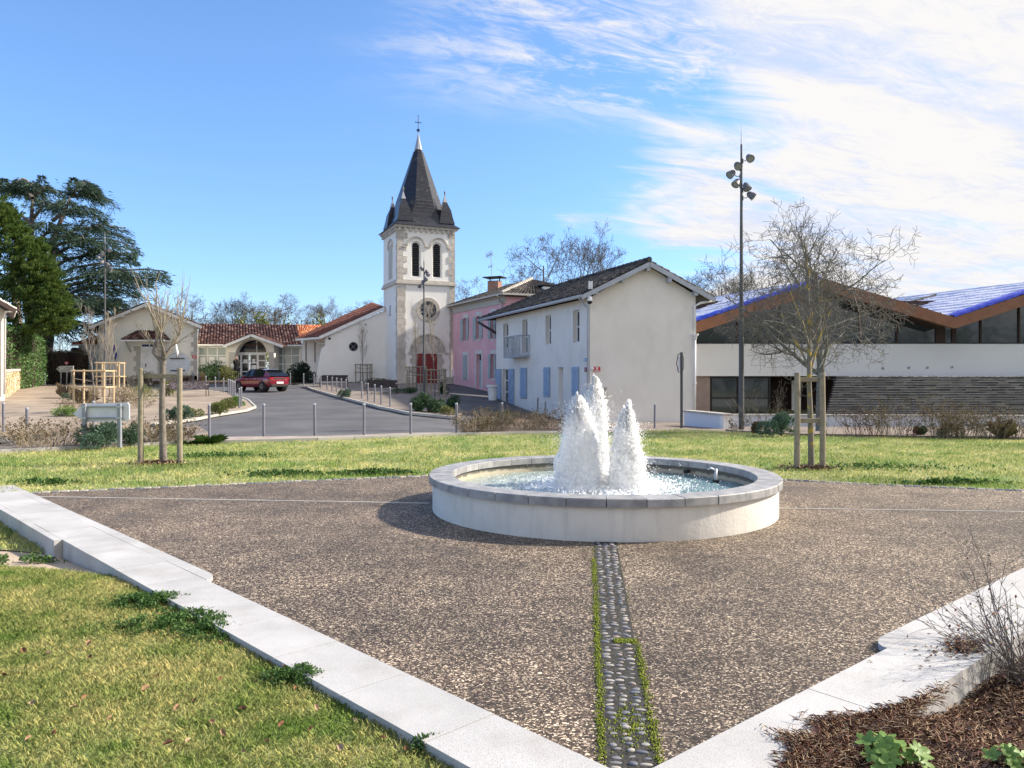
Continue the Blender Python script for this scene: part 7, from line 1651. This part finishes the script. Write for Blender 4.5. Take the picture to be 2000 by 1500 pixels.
# ================================================================ cedar and conifer on the left
def plates(t, limbs, m_, dens, sz, droop, name='foliage', thickness=.35, thr=2.0):
    Cs, Ds = [], []
    for pts, w in limbs:
        L = sum((b - a).length for a, b in zip(pts, pts[1:])); n = int(L * dens)
        for _ in range(n):
            f = random.random() ** .75 * (len(pts) - 1); i = min(len(pts) - 2, int(f)); p = pts[i].lerp(pts[i + 1], f - i); d = (pts[i + 1] - pts[i]).normalized(); s = d.cross(Z3)
            s = s.normalized() if s.length > .01 else Vector((1, 0, 0)); ff = f / (len(pts) - 1)
            k = random.gauss(0, w * (.35 + .65 * math.sin(math.pi * min(1, .15 + ff * .8)))); q = p + s * k - Z3 * (abs(k) * droop * random.uniform(.5, 1.2)) + Z3 * random.uniform(-.8, .4) * thickness
            cl = noise.noise(Vector(q) * .9)
            if cl < -.12 * 1.0 and random.random() < .75: continue
            Cs.append(tuple(q)); dd = s * math.copysign(1, k) * .7 + d * .6 - Z3 * .25; Ds.append(tuple(dd))
    C = np.array(Cs); Dn = np.array(Ds); me = npmesh(name, leaf_quads(C, sz, .15, 0, Dn, .45), 4, m_); return obj(name, me, None, t)
random.seed(12); D = 60.0; K = D / F
cx0 = Vector(((78 - 1000) * K, D, 1.2)); ced = thing('cedar_tree', cx0, 'large dark cedar with layered drooping branches reaching towards the hall', 'tree')
def cp(px, py, dy=0.0): return PX(px, py, D + dy)
tr = [[cp(78, 740), cp(74, 700), cp(72, 640), cp(66, 560), cp(60, 470), cp(64, 380)], [cp(80, 715), cp(92, 660), cp(101, 560, 1), cp(103, 470, 1), cp(140, 380, 1)], [cp(74, 700), cp(60, 620, -2), cp(40, 520, -2), (cp(20, 400, -2))]]
m = MB(); m.tube(tr[0], [1.05, .85, .5, .36, .25, .08], 9); m.tube(tr[1], [.7, .5, .32, .24, .06], 8); m.tube(tr[2], [.6, .4, .25, .1], 7); obj('trunk', m, mat('cedar_bark', (.10, .08, .075), .95, (.17, .14, .125), 3, bump=.04, bs=8), ced, smooth_=True, fix=False)
limbs = []; lm = MB()
spec = [((70, 372), (30, 366), 1.0), ((64, 385), (0, 372), 1.2), ((70, 380), (110, 378), 1.0), ((140, 384), (178, 360), 1.0), ((140, 386), (196, 395), 1.2), ((104, 430), (190, 412), 1.5), ((64, 430), (120, 400), 1.4), ((62, 440), (10, 430), 1.5), ((102, 470), (245, 445), 2.0), ((103, 480), (262, 482), 2.0), ((104, 500), (220, 470), 1.8), ((62, 480), (150, 440), 1.6), ((104, 545), (240, 520), 2.0), ((104, 520), (265, 496), 1.6), ((101, 560), (322, 528), 1.8), ((100, 570), (300, 545), 2.0), ((98, 590), (262, 560), 2.0), ((96, 615), (240, 590), 1.8), ((96, 600), (210, 585), 1.8), ((95, 640), (190, 590), 1.4), ((66, 560), (0, 540), 2.0), ((64, 600), (130, 560), 1.6), ((95, 640), (175, 640), 1.2), ((94, 650), (150, 665), 1.0), ((60, 500), (110, 480), 1.6)]
for i, (a, b, w) in enumerate(spec):
    dy0, dy1 = random.uniform(-.5, .5), random.uniform(-4.5, 4.5); A, B = cp(*a, dy0), cp(*b, dy1); pts = []
    for j in range(7):
        f = j / 6; p = A.lerp(B, f); p.z += 1.0 * math.sin(math.pi * f) * (.5 + .15 * random.random()) + random.uniform(-.1, .1); pts.append(p)
    limbs.append((pts, w * .72)); lm.tube(pts, [.16 * (1 - .8 * j / 6) for j in range(7)], 5, cap=False)
    for s in (-1, 1):     # forks spreading the plate in depth
        B2 = A.lerp(B, random.uniform(.6, .9)) + Vector((random.uniform(-.8, .8), s * random.uniform(1.5, 3.5), random.uniform(-.5, .3))); q = pts[2]; pp = [q.lerp(B2, j / 4) + Z3 * .35 * math.sin(math.pi * j / 4) for j in range(5)]; limbs.append((pp, w * .5)); lm.tube(pp, [.08 * (1 - .8 * j / 4) for j in range(5)], 4, cap=False)
obj('limbs', lm, M_bark, ced, fix=False)
plates(ced, limbs, M_ceder, 215, .38, .42)
# leading tips
C = []; Dn = []
for (px, py, h) in ((82, 344, 36), (143, 348, 34), (190, 372, 26), (36, 358, 20), (8, 350, 24)):
    for _ in range(420): f = random.random() ** 1.5; r = h * .5 * K * f * 1.2; a = random.uniform(0, 6.28); p = cp(px, py + h * f); C.append((p.x + r * math.cos(a) * random.random(), p.y + r * math.sin(a), p.z - .1 * r)); Dn.append((math.cos(a), math.sin(a), .1))
obj('leader_tips', npmesh('leader_tips', leaf_quads(np.array(C), .3, .22, 0, np.array(Dn), .3), 4, M_ceder), None, ced)
con = thing('conifer_tree', PX(22, 740, 52), 'bushy mid green conifer at the far left, in front of the cedar', 'tree'); D2 = 52.0
m = MB(); m.tube([PX(44, 745, D2), PX(38, 660, D2), PX(30, 580, D2), PX(24, 500, D2)], [.4, .32, .25, .06], 8); obj('trunk', m, M_bark, con)
outline = [(-10, 378), (12, 396), (30, 430), (46, 448), (52, 480), (76, 470), (92, 505), (106, 530), (112, 570), (128, 588), (140, 610), (138, 640), (110, 655), (90, 660), (60, 640), (30, 648)]
Cs, Ds = [], []; random.seed(9)
def xr(y):
    xs = [x0 + (x1 - x0) * (y - y0) / (y1 - y0) for (x0, y0), (x1, y1) in zip(outline[:13], outline[1:13]) if y0 <= y <= y1 and y1 > y0]; return max(xs) if xs else 20
for _ in range(1150):       # each clump is a drooping spray
    y = 385 + 268 * random.random() ** .8; xm = xr(min(648, max(380, y))); x = xm - 4 - (abs(random.gauss(0, 40)) if random.random() < .5 else random.random() * (xm + 60)); dy = -abs(random.gauss(0, 1.6)) - .2 * random.random() * (xm - x) / 20
    if x < -70: continue
    depth = math.sqrt(max(0.12, 1 - ((x - (xm - 75)) / 75) ** 2)) * 2.6; c = PX(x, y, D2 - depth * random.uniform(.3, 1.0)); a = random.uniform(-.6, 1.2); u_ = Vector((math.cos(a), -abs(math.sin(a)) - .3, .25)).normalized(); r = random.uniform(.25, .62)
    for _ in range(75):
        f = random.random(); q = c + u_ * (f * r * 2.2) + Vector((random.gauss(0, .16), random.gauss(0, .16), random.gauss(0, .10) - .25 * f * f)) * (1.3 - f); Cs.append(tuple(q)); Ds.append(tuple(u_ + Vector((0, 0, .35))))
obj('foliage', npmesh('foliage', leaf_quads(np.array(Cs), .19, .34, 0, np.array(Ds), .5), 4, M_conif), None, con)
# ================================================================ shrubs
def shrub(loc, r, h, n, m_, sz, label, name='shrub', cat='shrub', asp=.5, up=.3, shape=.45, stems=8, group=None):
    t = thing(name, loc, label, cat, group=group); n = int(n); V = []
    k = max(6, int(9 * r / .5)) ; cc = rng.normal(size=(k, 3)) * np.array([.42 * r, .42 * r, 0]); cc[:, 2] = rng.uniform(.3, .85, k) * h * np.clip(1 - (np.linalg.norm(cc[:, :2], axis=1) / (1.25 * r)) ** 2, .25, 1)
    idx = rng.integers(0, k, n); off = unit(n) * (rng.uniform(.35, 1, n) ** .5)[:, None] * np.array([.42 * r, .42 * r, .34 * h]); C = cc[idx] + off; C[:, 2] = np.abs(C[:, 2]) + .01
    dirs = off / np.maximum(np.linalg.norm(off, axis=1, keepdims=True), 1e-6); me = npmesh('foliage', leaf_quads(C, sz, asp, up, dirs, .8), 4, m_); o = bpy.data.objects.new('foliage', me); COL.objects.link(o); o.parent = t
    m = MB()
    for i in range(stems): c = cc[i % k]; m.tube([(0, 0, -.02), tuple(c * np.array([.4, .4, .5])), tuple(c)], [.016, .011, .005], 4, cap=False)
    lobj('stems', m, M_bark, t, fix=False); return t
def stalks(loc, r, h, n, label, m_=None, name='dry_plant', cat='dry plant', heads=True, arch=.45, branch=2, th=.006, group=None):
    t = thing(name, loc, label, cat, group=group); rd = random.Random(int(loc[0] * 97 + loc[1] * 31)); m = MB(); H = []
    for _ in range(n):
        a = rd.uniform(0, 6.28); rr = r * rd.random() ** .6 * .45; p = Vector((rr * math.cos(a), rr * math.sin(a), 0)); d = Vector((math.cos(a) * arch + rd.gauss(0, .15), math.sin(a) * arch + rd.gauss(0, .15), 1)).normalized(); L = h * rd.uniform(.5, 1.15); pts = [p.copy()]
        for i in range(4): d = (d + Vector((rd.gauss(0, .13), rd.gauss(0, .13), -.06 * arch))).normalized(); p = p + d * L / 4; pts.append(p.copy())
        m.tube(pts, [th, th * .8, th * .65, th * .5, th * .35], 3, cap=False); H.append(pts[-1])
        for _ in range(branch): i = rd.randint(1, 3); dd = (d + Vector((rd.gauss(0, .7), rd.gauss(0, .7), .1))).normalized(); q = pts[i] + dd * L * rd.uniform(.15, .35); m.tube([pts[i], q], [th * .5, th * .3], 3, cap=False); H.append(q)
    lobj('stalks', m, m_ or M_drygr, t, fix=False)
    if heads:
        C = np.array([tuple(q + Vector((rd.gauss(0, .012), rd.gauss(0, .012), rd.gauss(0, .012)))) for q in H for _ in range(4)]); me = npmesh('seed_heads', leaf_quads(C, .03 + .01 * th / .006, .7), 4, M_brownhedge); o = bpy.data.objects.new('seed_heads', me); COL.objects.link(o); o.parent = t; o['kind'] = 'stuff'
    return t
def tuft(loc, r, h, n, m_, label, name='grass_tuft', cat='ornamental grass', w=.012):
    t = thing(name, loc, label, cat); th = rng.uniform(0, 2 * np.pi, n); rr = r * .25 * rng.uniform(0, 1, n) ** .5; b = np.stack([rr * np.cos(th), rr * np.sin(th), 0 * th], 1); L = h * rng.uniform(.6, 1.2, n); d = np.stack([np.cos(th), np.sin(th), 0 * th], 1); s = np.stack([-np.sin(th), np.cos(th), 0 * th], 1) * w / 2; ln = rng.uniform(.2, 1, n)[:, None] * r
    mid = b + d * ln * .45 + np.array([0, 0, 1]) * (L * .75)[:, None]; tip = b + d * ln + np.array([0, 0, 1]) * (L * rng.uniform(.5, 1, n))[:, None]; V = np.stack([b - s, b + s, mid + s, tip, mid - s], 1); me = npmesh('blades', V, 5, m_); o = bpy.data.objects.new('blades', me); COL.objects.link(o); o.parent = t; return t
def S_(px, py, wpx, hpx, n, m_, sz, label, **k): b = G(px, py); q = b.y / F; b.z += .05; return shrub(b, wpx * q / 2, hpx * q, n, m_, sz, label, **k)
S_(200, 876, 92, 52, 5200, M_bushg, .075, 'blue green spurge bush under the arrow sign', asp=.28)
S_(262, 872, 44, 36, 1800, M_bushg, .07, 'low blue green spurge right of the arrow sign post', asp=.28)
S_(415, 744, 64, 34, 5200, M_bush, .13, 'rounded green bush under the left glazed bay')
S_(440, 745, 42, 26, 2200, M_bushy, .12, 'olive green bush right of the rounded one, near the person')
S_(590, 749, 50, 38, 6000, mat('dark_bush', (.02, .04, .025), .8, isl_cols=[(.018, .035, .02), (.03, .055, .03), (.012, .025, .016)], trans=.1), .13, 'dark rounded bush by the slanted nave wall')
S_(443, 800, 40, 20, 2600, M_bushy, .07, 'yellowish low shrub at the nose of the left island'); S_(458, 796, 26, 17, 1500, M_bright, .07, 'bright yellow green shrub beside the pair of bollards')
S_(432, 812, 46, 24, 2600, M_bushy, .06, 'olive low shrub on the front kerb of the left island')
S_(345, 822, 50, 26, 2300, M_bushg, .07, 'green leafy clump behind the right stake of the left tree'); S_(372, 817, 40, 20, 1300, M_bushy, .06, 'yellowing low clump right of the right stake')
S_(122, 817, 50, 19, 1800, M_bright, .09, 'bright green strap leaved clump left of the arrow sign', asp=.2); S_(133, 784, 26, 15, 700, M_bushg, .09, 'small green clump in the gravel square, upper left', asp=.25)
S_(290, 752, 60, 22, 2200, M_brownhedge, .09, 'low brown shrubs in front of the hall plinth'); S_(240, 790, 70, 34, 2300, M_drygr, .09, 'straw coloured shrub behind the arrow sign', asp=.25); S_(275, 784, 60, 30, 2000, M_bushy, .09, 'olive grey shrub left of the left tree trunk', asp=.25)
S_(330, 775, 44, 26, 1900, M_bushy, .09, 'olive low shrub at the foot of the pale bench', asp=.3)
S_(672, 779, 26, 17, 1300, M_bushg, .07, 'small blue green shrub between the two bollard rows'); S_(822, 806, 46, 33, 3000, M_bush, .08, 'dark green shrub below the double guard, left one'); S_(850, 809, 40, 28, 2400, M_bush, .08, 'dark green shrub below the double guard, middle one'); S_(884, 803, 36, 26, 2000, M_bush, .08, 'dark green shrub below the double guard, right one')
S_(872, 813, 36, 15, 1300, M_bushy, .06, 'low yellow green cushion plant at the road edge'); S_(795, 770, 46, 12, 1300, M_bush, .08, 'flat dark shrubs before the church portal'); S_(866, 772, 22, 22, 1300, M_bush, .08, 'dark shrub right of the church door'); S_(740, 749, 70, 8, 1300, M_bush, .08, 'flat dark green edging under the nave wall')
S_(1527, 853, 60, 42, 4200, M_bushg, .085, 'blue green spurge bush left of the right stakes', asp=.26); S_(1797, 852, 26, 17, 1200, M_bush, .06, 'small dark bush in the chip bed'); S_(1855, 855, 36, 24, 1300, M_brownhedge, .06, 'dark brown leafy plant in the chip bed'); S_(1478, 849, 32, 20, 1200, M_brownhedge, .06, 'dark brown low plant at the foot of the big lamp mast')
S_(985, 830, 44, 26, 1300, M_bush, .07, 'dark green shrub in the dry front bed')
for i, (x, y, w, h, n, lab) in enumerate(((100, 876, 130, 55, 150, 'grey dry stalks left of the spurge under the arrow sign'), (40, 872, 70, 50, 60, 'sparse dry stalks with dark seed heads at far left'), (300, 868, 90, 50, 130, 'grey twiggy shrub between the sign and the left tree'), (345, 866, 60, 42, 100, 'grey twiggy shrub behind the right stake'), (925, 848, 60, 48, 120, 'dry stalks at the left end of the front bed'), (962, 846, 66, 50, 130, 'dense dry stalks in the middle of the front bed'), (1030, 842, 70, 40, 110, 'drooping dry stalks right of the inner bollard'), (1078, 842, 50, 44, 90, 'dry stalks with dark seed heads beside the left water jet'), (250, 800, 90, 26, 90, 'dry stalks behind the arrow sign panel'), (150, 800, 70, 22, 60, 'sparse straw stalks in the gravel square'))):
    b = G(x, y); b.z += .04; q = b.y / F; stalks(b, w * q, h * q, n, lab, m_=M_drygr, arch=.6, group='dry winter perennials')
for i, (x, y, w, h, n, lab, mt_) in enumerate(((1490, 848, 60, 90, 26, 'long pale arching stalks right of the big lamp mast', M_drygr), (1618, 852, 30, 70, 10, 'dark seed spikes right of the right stakes', M_bark), (1672, 852, 60, 62, 26, 'thin reddish bare shrub in the chip bed', M_tiler), (1705, 853, 56, 60, 30, 'second reddish bare shrub in the chip bed', M_tiler), (1740, 855, 70, 86, 40, 'tall grey bare shrub in the chip bed', M_drygr), (1775, 854, 56, 60, 26, 'thin reddish bare shrub beside the small dark bush', M_tiler), (1840, 856, 56, 76, 70, 'feathery dead grass with pale plumes in the chip bed', M_drygr), (1885, 857, 56, 66, 60, 'pinkish dried hydrangea like plant in the chip bed', M_drygr), (1935, 857, 60, 56, 60, 'grey dry shrub near the right picture edge', M_drygr), (1985, 857, 60, 60, 60, 'dry shrub cut by the right picture edge', M_drygr), (1440, 848, 30, 30, 16, 'few dry stems left of the big lamp mast', M_drygr))):
    b = G(x, y); b.z += .04; q = b.y / F; stalks(b, w * q * .9, h * q, n, lab, m_=mt_, arch=.4, branch=4, group='dry winter perennials')
for (x, y) in ((1838, 812), (1850, 808), (1874, 812), (1886, 815), (1902, 806), (1892, 822), (1870, 825), (1822, 835)):
    pass
C = np.concatenate([np.array(tuple(PX(x, y, 22.5))) + rng.normal(size=(90, 3)) * np.array([.09, .09, .05]) for x, y in ((1838, 812), (1850, 808), (1874, 812), (1886, 815), (1902, 806), (1892, 822), (1870, 828), (1815, 836), (1848, 832))]); o = obj('dead_flower_heads', npmesh('dead_flower_heads', leaf_quads(C, .04, .8), 4, mat('plume', (.42, .33, .25), .9, isl=.25)), None); tag(o, 'pale dead flower heads over the chip bed', 'flower heads', kind='stuff')
b = G(1958, 857); tuft(b, .35, .5, 260, M_drygr, 'straw coloured grass tuft near the right picture edge')
b = G(410, 867); tuft(b, .4, .24, 260, M_bushg2, 'dark green grassy weed on the front footway edge', name='weed', cat='weed'); b = G(368, 868); tuft(b, .3, .1, 250, M_bushg2, 'small flat weed left of the larger one on the footway edge', name='weed', cat='weed')
b = G(165, 790); tuft(b, .6, .75, 300, M_drygr, 'straw ornamental grass behind the nearest guard', w=.02); b = G(130, 780); tuft(b, .5, .8, 240, M_drygr, 'straw ornamental grass in the gravel square', w=.02)
# hedges
def hedge(pts, w, h, n, m_, sz, label, name='hedge', asp=.5):
    t = thing(name, pts[0], label, 'hedge'); C = []
    for _ in range(n):
        f = random.random() * (len(pts) - 1); i = int(f); p = pts[i].lerp(pts[i + 1], f - i); hh = h[i] * (1 - f + i) + h[i + 1] * (f - i); hh *= 1 + .08 * noise.noise(p * .8); e = random.random()
        tv = (pts[i + 1] - pts[i]); tv.z = 0; tv.normalize(); pv = Vector((tv.y, -tv.x, 0)); sg = 1 if random.random() < .75 else -1
        if e < .6: q = p + pv * (sg * (w / 2 + random.gauss(0, .07) + .12 * noise.noise(p * 1.4))) + tv * random.uniform(-.15, .15) + Z3 * (random.random() * hh)
        elif e < .9: q = p + pv * random.uniform(-w / 2, w / 2) + Z3 * (hh + random.gauss(0, .07))
        else: q = (pts[0] if random.random() < .5 else pts[-1]) + pv * random.uniform(-w / 2, w / 2) + Z3 * (random.random() * hh)
        C.append(tuple(q))
    obj('foliage', npmesh('foliage', leaf_quads(np.array(C), sz, asp, .2), 4, m_), None, t)
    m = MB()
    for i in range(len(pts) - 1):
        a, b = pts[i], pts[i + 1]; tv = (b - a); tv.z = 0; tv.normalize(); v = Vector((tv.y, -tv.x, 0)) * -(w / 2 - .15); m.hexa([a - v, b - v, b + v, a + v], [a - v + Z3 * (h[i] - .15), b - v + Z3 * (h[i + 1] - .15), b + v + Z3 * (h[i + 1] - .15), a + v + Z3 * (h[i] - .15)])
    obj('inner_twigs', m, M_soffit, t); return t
g = lambda px, py, D: PX(px, py, D)
def hp(px, D): p = PX(px, 740, D); p.z = terr(p.x, D); return p
hedge([hp(-60, 46), hp(4, 49), hp(34, 51), hp(58, 56)], 2.0, [4.1, 4.0, 3.6, 3.2], 9000, M_laurel, .17, 'tall glossy green laurel hedge behind the stone wall at far left')
hedge([hp(88, 58), hp(105, 58), hp(135, 58), hp(158, 59)], 1.8, [1.6, 2.3, 2.4, 2.2], 6500, M_brownhedge, .09, 'clipped brown hedge left of the annex')
hedge([hp(246, 56.5), hp(330, 57.5), hp(385, 58.5), hp(392, 60)], .8, [.35, .5, .6, .6], 3600, M_brownhedge, .08, 'low brown hedge along the foot of the hall')
S_(168, 750, 50, 30, 1500, M_dark, .12, 'dark leafless shrub against the annex wall', asp=.2)
# ================================================================ bottom right bed, debris, leaves
random.seed(31); C, U_, Wd = [], [], []
def needles(name, pts, L, w, m_, label, cat):
    P_ = np.array(pts); n = len(P_); a = rng.uniform(0, 2 * np.pi, n); tl = rng.normal(.05, .18, n); d = np.stack([np.cos(a), np.sin(a), tl], 1) * (L * rng.uniform(.4, 1.3, n))[:, None]; s = np.stack([-np.sin(a), np.cos(a), 0 * a + .3], 1) * w; V = np.stack([P_ - s, P_ + s, P_ + d * .5 + s + np.array([0, 0, .006]), P_ + d, P_ + d * .5 - s + np.array([0, 0, .006])], 1); o = obj(name, npmesh(name, V, 5, m_), None); tag(o, label, cat, kind='stuff'); return o
M_litter = mat('leaf_litter', (.2, .11, .07), .95, isl_cols=[(.13, .065, .045), (.2, .11, .075), (.08, .045, .035), (.33, .22, .14), (.16, .09, .07), (.45, .34, .22)])
pts = []
for _ in range(52000):
    s = random.uniform(-.3, 5.5); nn = -.44 - abs(random.gauss(0, 1.0)); x, y = roff(s, nn)
    if y < 1.2 or x > y * .8 + .4: continue
    pts.append((x, y, NB_(x, y) + random.uniform(.0, .035)))
needles('leaf_litter', pts, .055, .0022, M_litter, 'dead needles, stems and leaf litter covering the bottom right bed', 'leaf litter')
M_litter2 = mat('dry_stems', (.25, .14, .09), .95, isl_cols=[(.2, .1, .07), (.32, .2, .13), (.13, .065, .05), (.42, .3, .2), (.25, .12, .09), (.55, .44, .31)])
pts = []
for _ in range(6500):
    s = random.gauss(.95, .36); w_ = .25 * math.exp(-((s - .95) / .42) ** 2); nn = -.47 + w_ * random.random() ** 1.5 * random.choice((1, 1, 1.35)) * (.75 + .6 * noise.noise(Vector((s * 7, 0, 1)))) + random.gauss(0, .025); x, y = roff(s, nn); pts.append((x, y, .037 + random.random() * .035 * (.1 + w_ * 2) ))
needles('litter_heap', pts, .06, .0013, M_litter2, 'heap of dead stems spilling over the right granite wall', 'leaf litter')
pts = [(*roff(random.gauss(2.75, .10), -.30 + random.gauss(0, .05)), .037 + random.random() * .012) for _ in range(500)] + [(*roff(random.gauss(2.6, .3), -.25 + random.gauss(0, .08)), .037) for _ in range(60)]
needles('litter_patch', pts, .03, .004, M_litter, 'small dark patch of litter on the wall beyond the heap', 'leaf litter')
C = np.array([(*roff(s, -.46 - abs(random.gauss(0, .7))), 0) for s in [random.uniform(0, 5.5) for _ in range(2600)]]); C[:, 2] = [NB_(x, y) + .03 for x, y in C[:, :2]]; o = obj('dead_leaves', npmesh('dead_leaves', leaf_quads(C, .032, .6, .0), 4, M_litter), None); tag(o, 'curled dead leaves lying on the bottom right bed', 'leaves', kind='stuff')
def bed_pt(px, py): return G(px, py, NB_)
def lobed_plant(loc, n, R_, label, sz=.06):
    t = thing('leafy_plant', loc, label, 'plant'); rd = random.Random(int(loc[0] * 1000))
    for k in range(n):
        a = rd.uniform(0, 6.28); r = R_ * rd.random() ** .6; c = Vector((r * math.cos(a), r * math.sin(a), .05 + .06 * rd.random())); s = sz * rd.uniform(.7, 1.25); m = MB(); nl = 5
        q = Vector((math.cos(a) * .5, math.sin(a) * .5 - .35, 1)).normalized().to_track_quat('Z', 'Y').to_matrix().to_4x4() @ Matrix.Rotation(rd.uniform(0, 6), 4, 'Z'); ring = []
        for i in range(nl * 4):
            b = 2 * math.pi * i / (nl * 4); rr = s * (1.0 if i % 4 == 0 else .86 if i % 2 else .55) ; rr = s * (1, .84, .5, .84)[i % 4]; ring.append(Vector((rr * math.cos(b), rr * math.sin(b), s * .22 * math.cos(b * nl) * .5)))
        m.v = [tuple(c + q.to_3x3() @ v) for v in [Vector((0, 0, -.25 * s))] + ring]; m.f = [(0, 1 + i, 1 + (i + 1) % (nl * 4)) for i in range(nl * 4)]; lobj('leaf', m, M_bright, t, fix=False, smooth_=True)
        m = MB(); m.tube([(0, 0, 0), tuple(c * .6 + Z3 * .0), tuple(c)], .0025, 4); lobj('leaf_stalk', m, M_bright, t, fix=False)
    return t
lobed_plant(bed_pt(1745, 1500), 26, .14, 'bright green lobed leaf plant at the bottom edge of the right bed', .045); lobed_plant(bed_pt(1975, 1506), 12, .09, 'bright green lobed leaf plant in the bottom right corner', .04)
# bare bush hanging over the right wall
bb = bed_pt(2010, 1335); t = thing('bare_shrub', bb, 'thin bare shrub with small red brown leaves leaning over the right wall', 'shrub'); rd = random.Random(5); m = MB(); C = []
for _ in range(60):
    d = Vector((rd.gauss(-.55, .55), rd.gauss(.1, .5), rd.uniform(.5, 1.1))).normalized(); L = rd.uniform(.3, .85); p = Vector((rd.gauss(0, .05), rd.gauss(0, .05), 0)); pp = [p.copy()]
    for i in range(5):
        d = (d + Vector((rd.gauss(0, .16), rd.gauss(0, .16), rd.gauss(0, .10)))).normalized(); p = p + d * L / 5; pp.append(p.copy())
        if i > 0:
            for _ in range(2): dd = (d + Vector((rd.gauss(0, .8), rd.gauss(0, .8), rd.gauss(0, .4)))).normalized(); q = p + dd * L * rd.uniform(.08, .3); m.tube([p, p.lerp(q, .5) + Vector((0, 0, .01)), q], [.0018, .0014, .0008], 3, cap=False); C.append(tuple(q)) if rd.random() < .4 else None
    m.tube(pp, [.0045 * (1 - .75 * i / 5) for i in range(6)], 4, cap=False)
lobj('twigs', m, M_bark, t, fix=False); o = bpy.data.objects.new('leaves', npmesh('leaves', leaf_quads(np.array(C), .022, .6), 4, mat('russet_leaves', (.22, .07, .05), .8, isl_cols=[(.22, .07, .05), (.3, .13, .07), (.15, .05, .04), (.3, .25, .05)]))); COL.objects.link(o); o.parent = t
# fallen leaves on the near lawn
random.seed(8); leafm = []
for c in ((.22, .10, .05), (.32, .19, .11), (.16, .07, .04), (.4, .27, .18)):
    m = MB(); L = .045; m.v = [(0, 0, 0), (L * .3, L * .3, .008), (L * .75, L * .22, .016), (L, 0, .006), (L * .7, -L * .25, .014), (L * .28, -L * .28, .010), (L * .5, 0, 0)]; m.f = [(0, 6, 1), (1, 6, 2), (2, 6, 3), (3, 6, 4), (4, 6, 5), (5, 6, 0)]; leafm.append(m.mesh('fallen_leaf', mat('dead_leaf', c, .8), fix=False))
spots = [(122, 1222), (76, 1237), (435, 1267), (395, 1288), (50, 1284), (170, 1272), (178, 1294), (100, 1285), (425, 1338), (275, 1360), (378, 1375), (135, 1393), (175, 1370), (48, 1458), (315, 1468), (362, 1462), (103, 1448), (525, 1300), (565, 1315), (655, 1370), (543, 1432), (420, 1425), (600, 1440), (670, 1478), (515, 1458), (440, 1450), (495, 1342), (240, 1240), (300, 1330), (480, 1480), (755, 1455), (700, 1420), (800, 1470), (210, 1420), (15, 1330), (620, 1400), (580, 1350), (340, 1400), (465, 1395), (60, 1380)]
LEAVES = []
for i, (x, y) in enumerate(spots):
    p = G(x, y, NL); o = bpy.data.objects.new('fallen_leaf', leafm[i % 4]); COL.objects.link(o); o.location = p + Vector((0, 0, .03)); o.rotation_euler = (random.uniform(-.5, .5), random.uniform(-.5, .5), random.uniform(0, 6)); o.scale = (random.uniform(.7, 1.2),) * 3
    row = 'upper' if y < 1280 else 'middle' if y < 1400 else 'bottom'; o['zone'] = row; LEAVES.append((x, y, o, i % 4))
from collections import defaultdict
ZN = defaultdict(list)
for x, y, o, c in LEAVES: ZN[(o['zone'], c)].append((x, y, o)); del o['zone']
ORD = ['first', 'second', 'third', 'fourth', 'fifth', 'sixth', 'seventh', 'eighth', 'ninth', 'tenth']
for (row, c), L_ in ZN.items():
    for k_, (x, y, o) in enumerate(sorted(L_, key=lambda q: q[0])):
        tag(o, '%s dead leaf in the %s near lawn, %s from the left' % (('rusty brown', 'light tan', 'dark brown', 'pale straw brown')[c], row, ORD[k_]), 'leaf', 'dead leaves on the near left lawn')
p = G(822, 1466, NL); shrub(p, .07, .06, 260, M_bushg2, .022, 'small weed rosette at the foot of the left wall, bottom middle', name='weed', cat='weed')
# soil circles at the two lawn trees
for b_, lab in ((bL, 'brown soil and dead leaves at the foot of the left lawn tree'), (bR, 'brown soil and dead leaves at the foot of the right lawn tree')):
    C = np.array([(b_.x + random.gauss(0, .22), b_.y + random.gauss(0, .12), .02 + random.random() * .03) for _ in range(700)]); o = obj('leaf_litter', npmesh('leaf_litter', leaf_quads(C, .05, .6), 4, M_litter), None); tag(o, lab, 'leaf litter', kind='stuff')
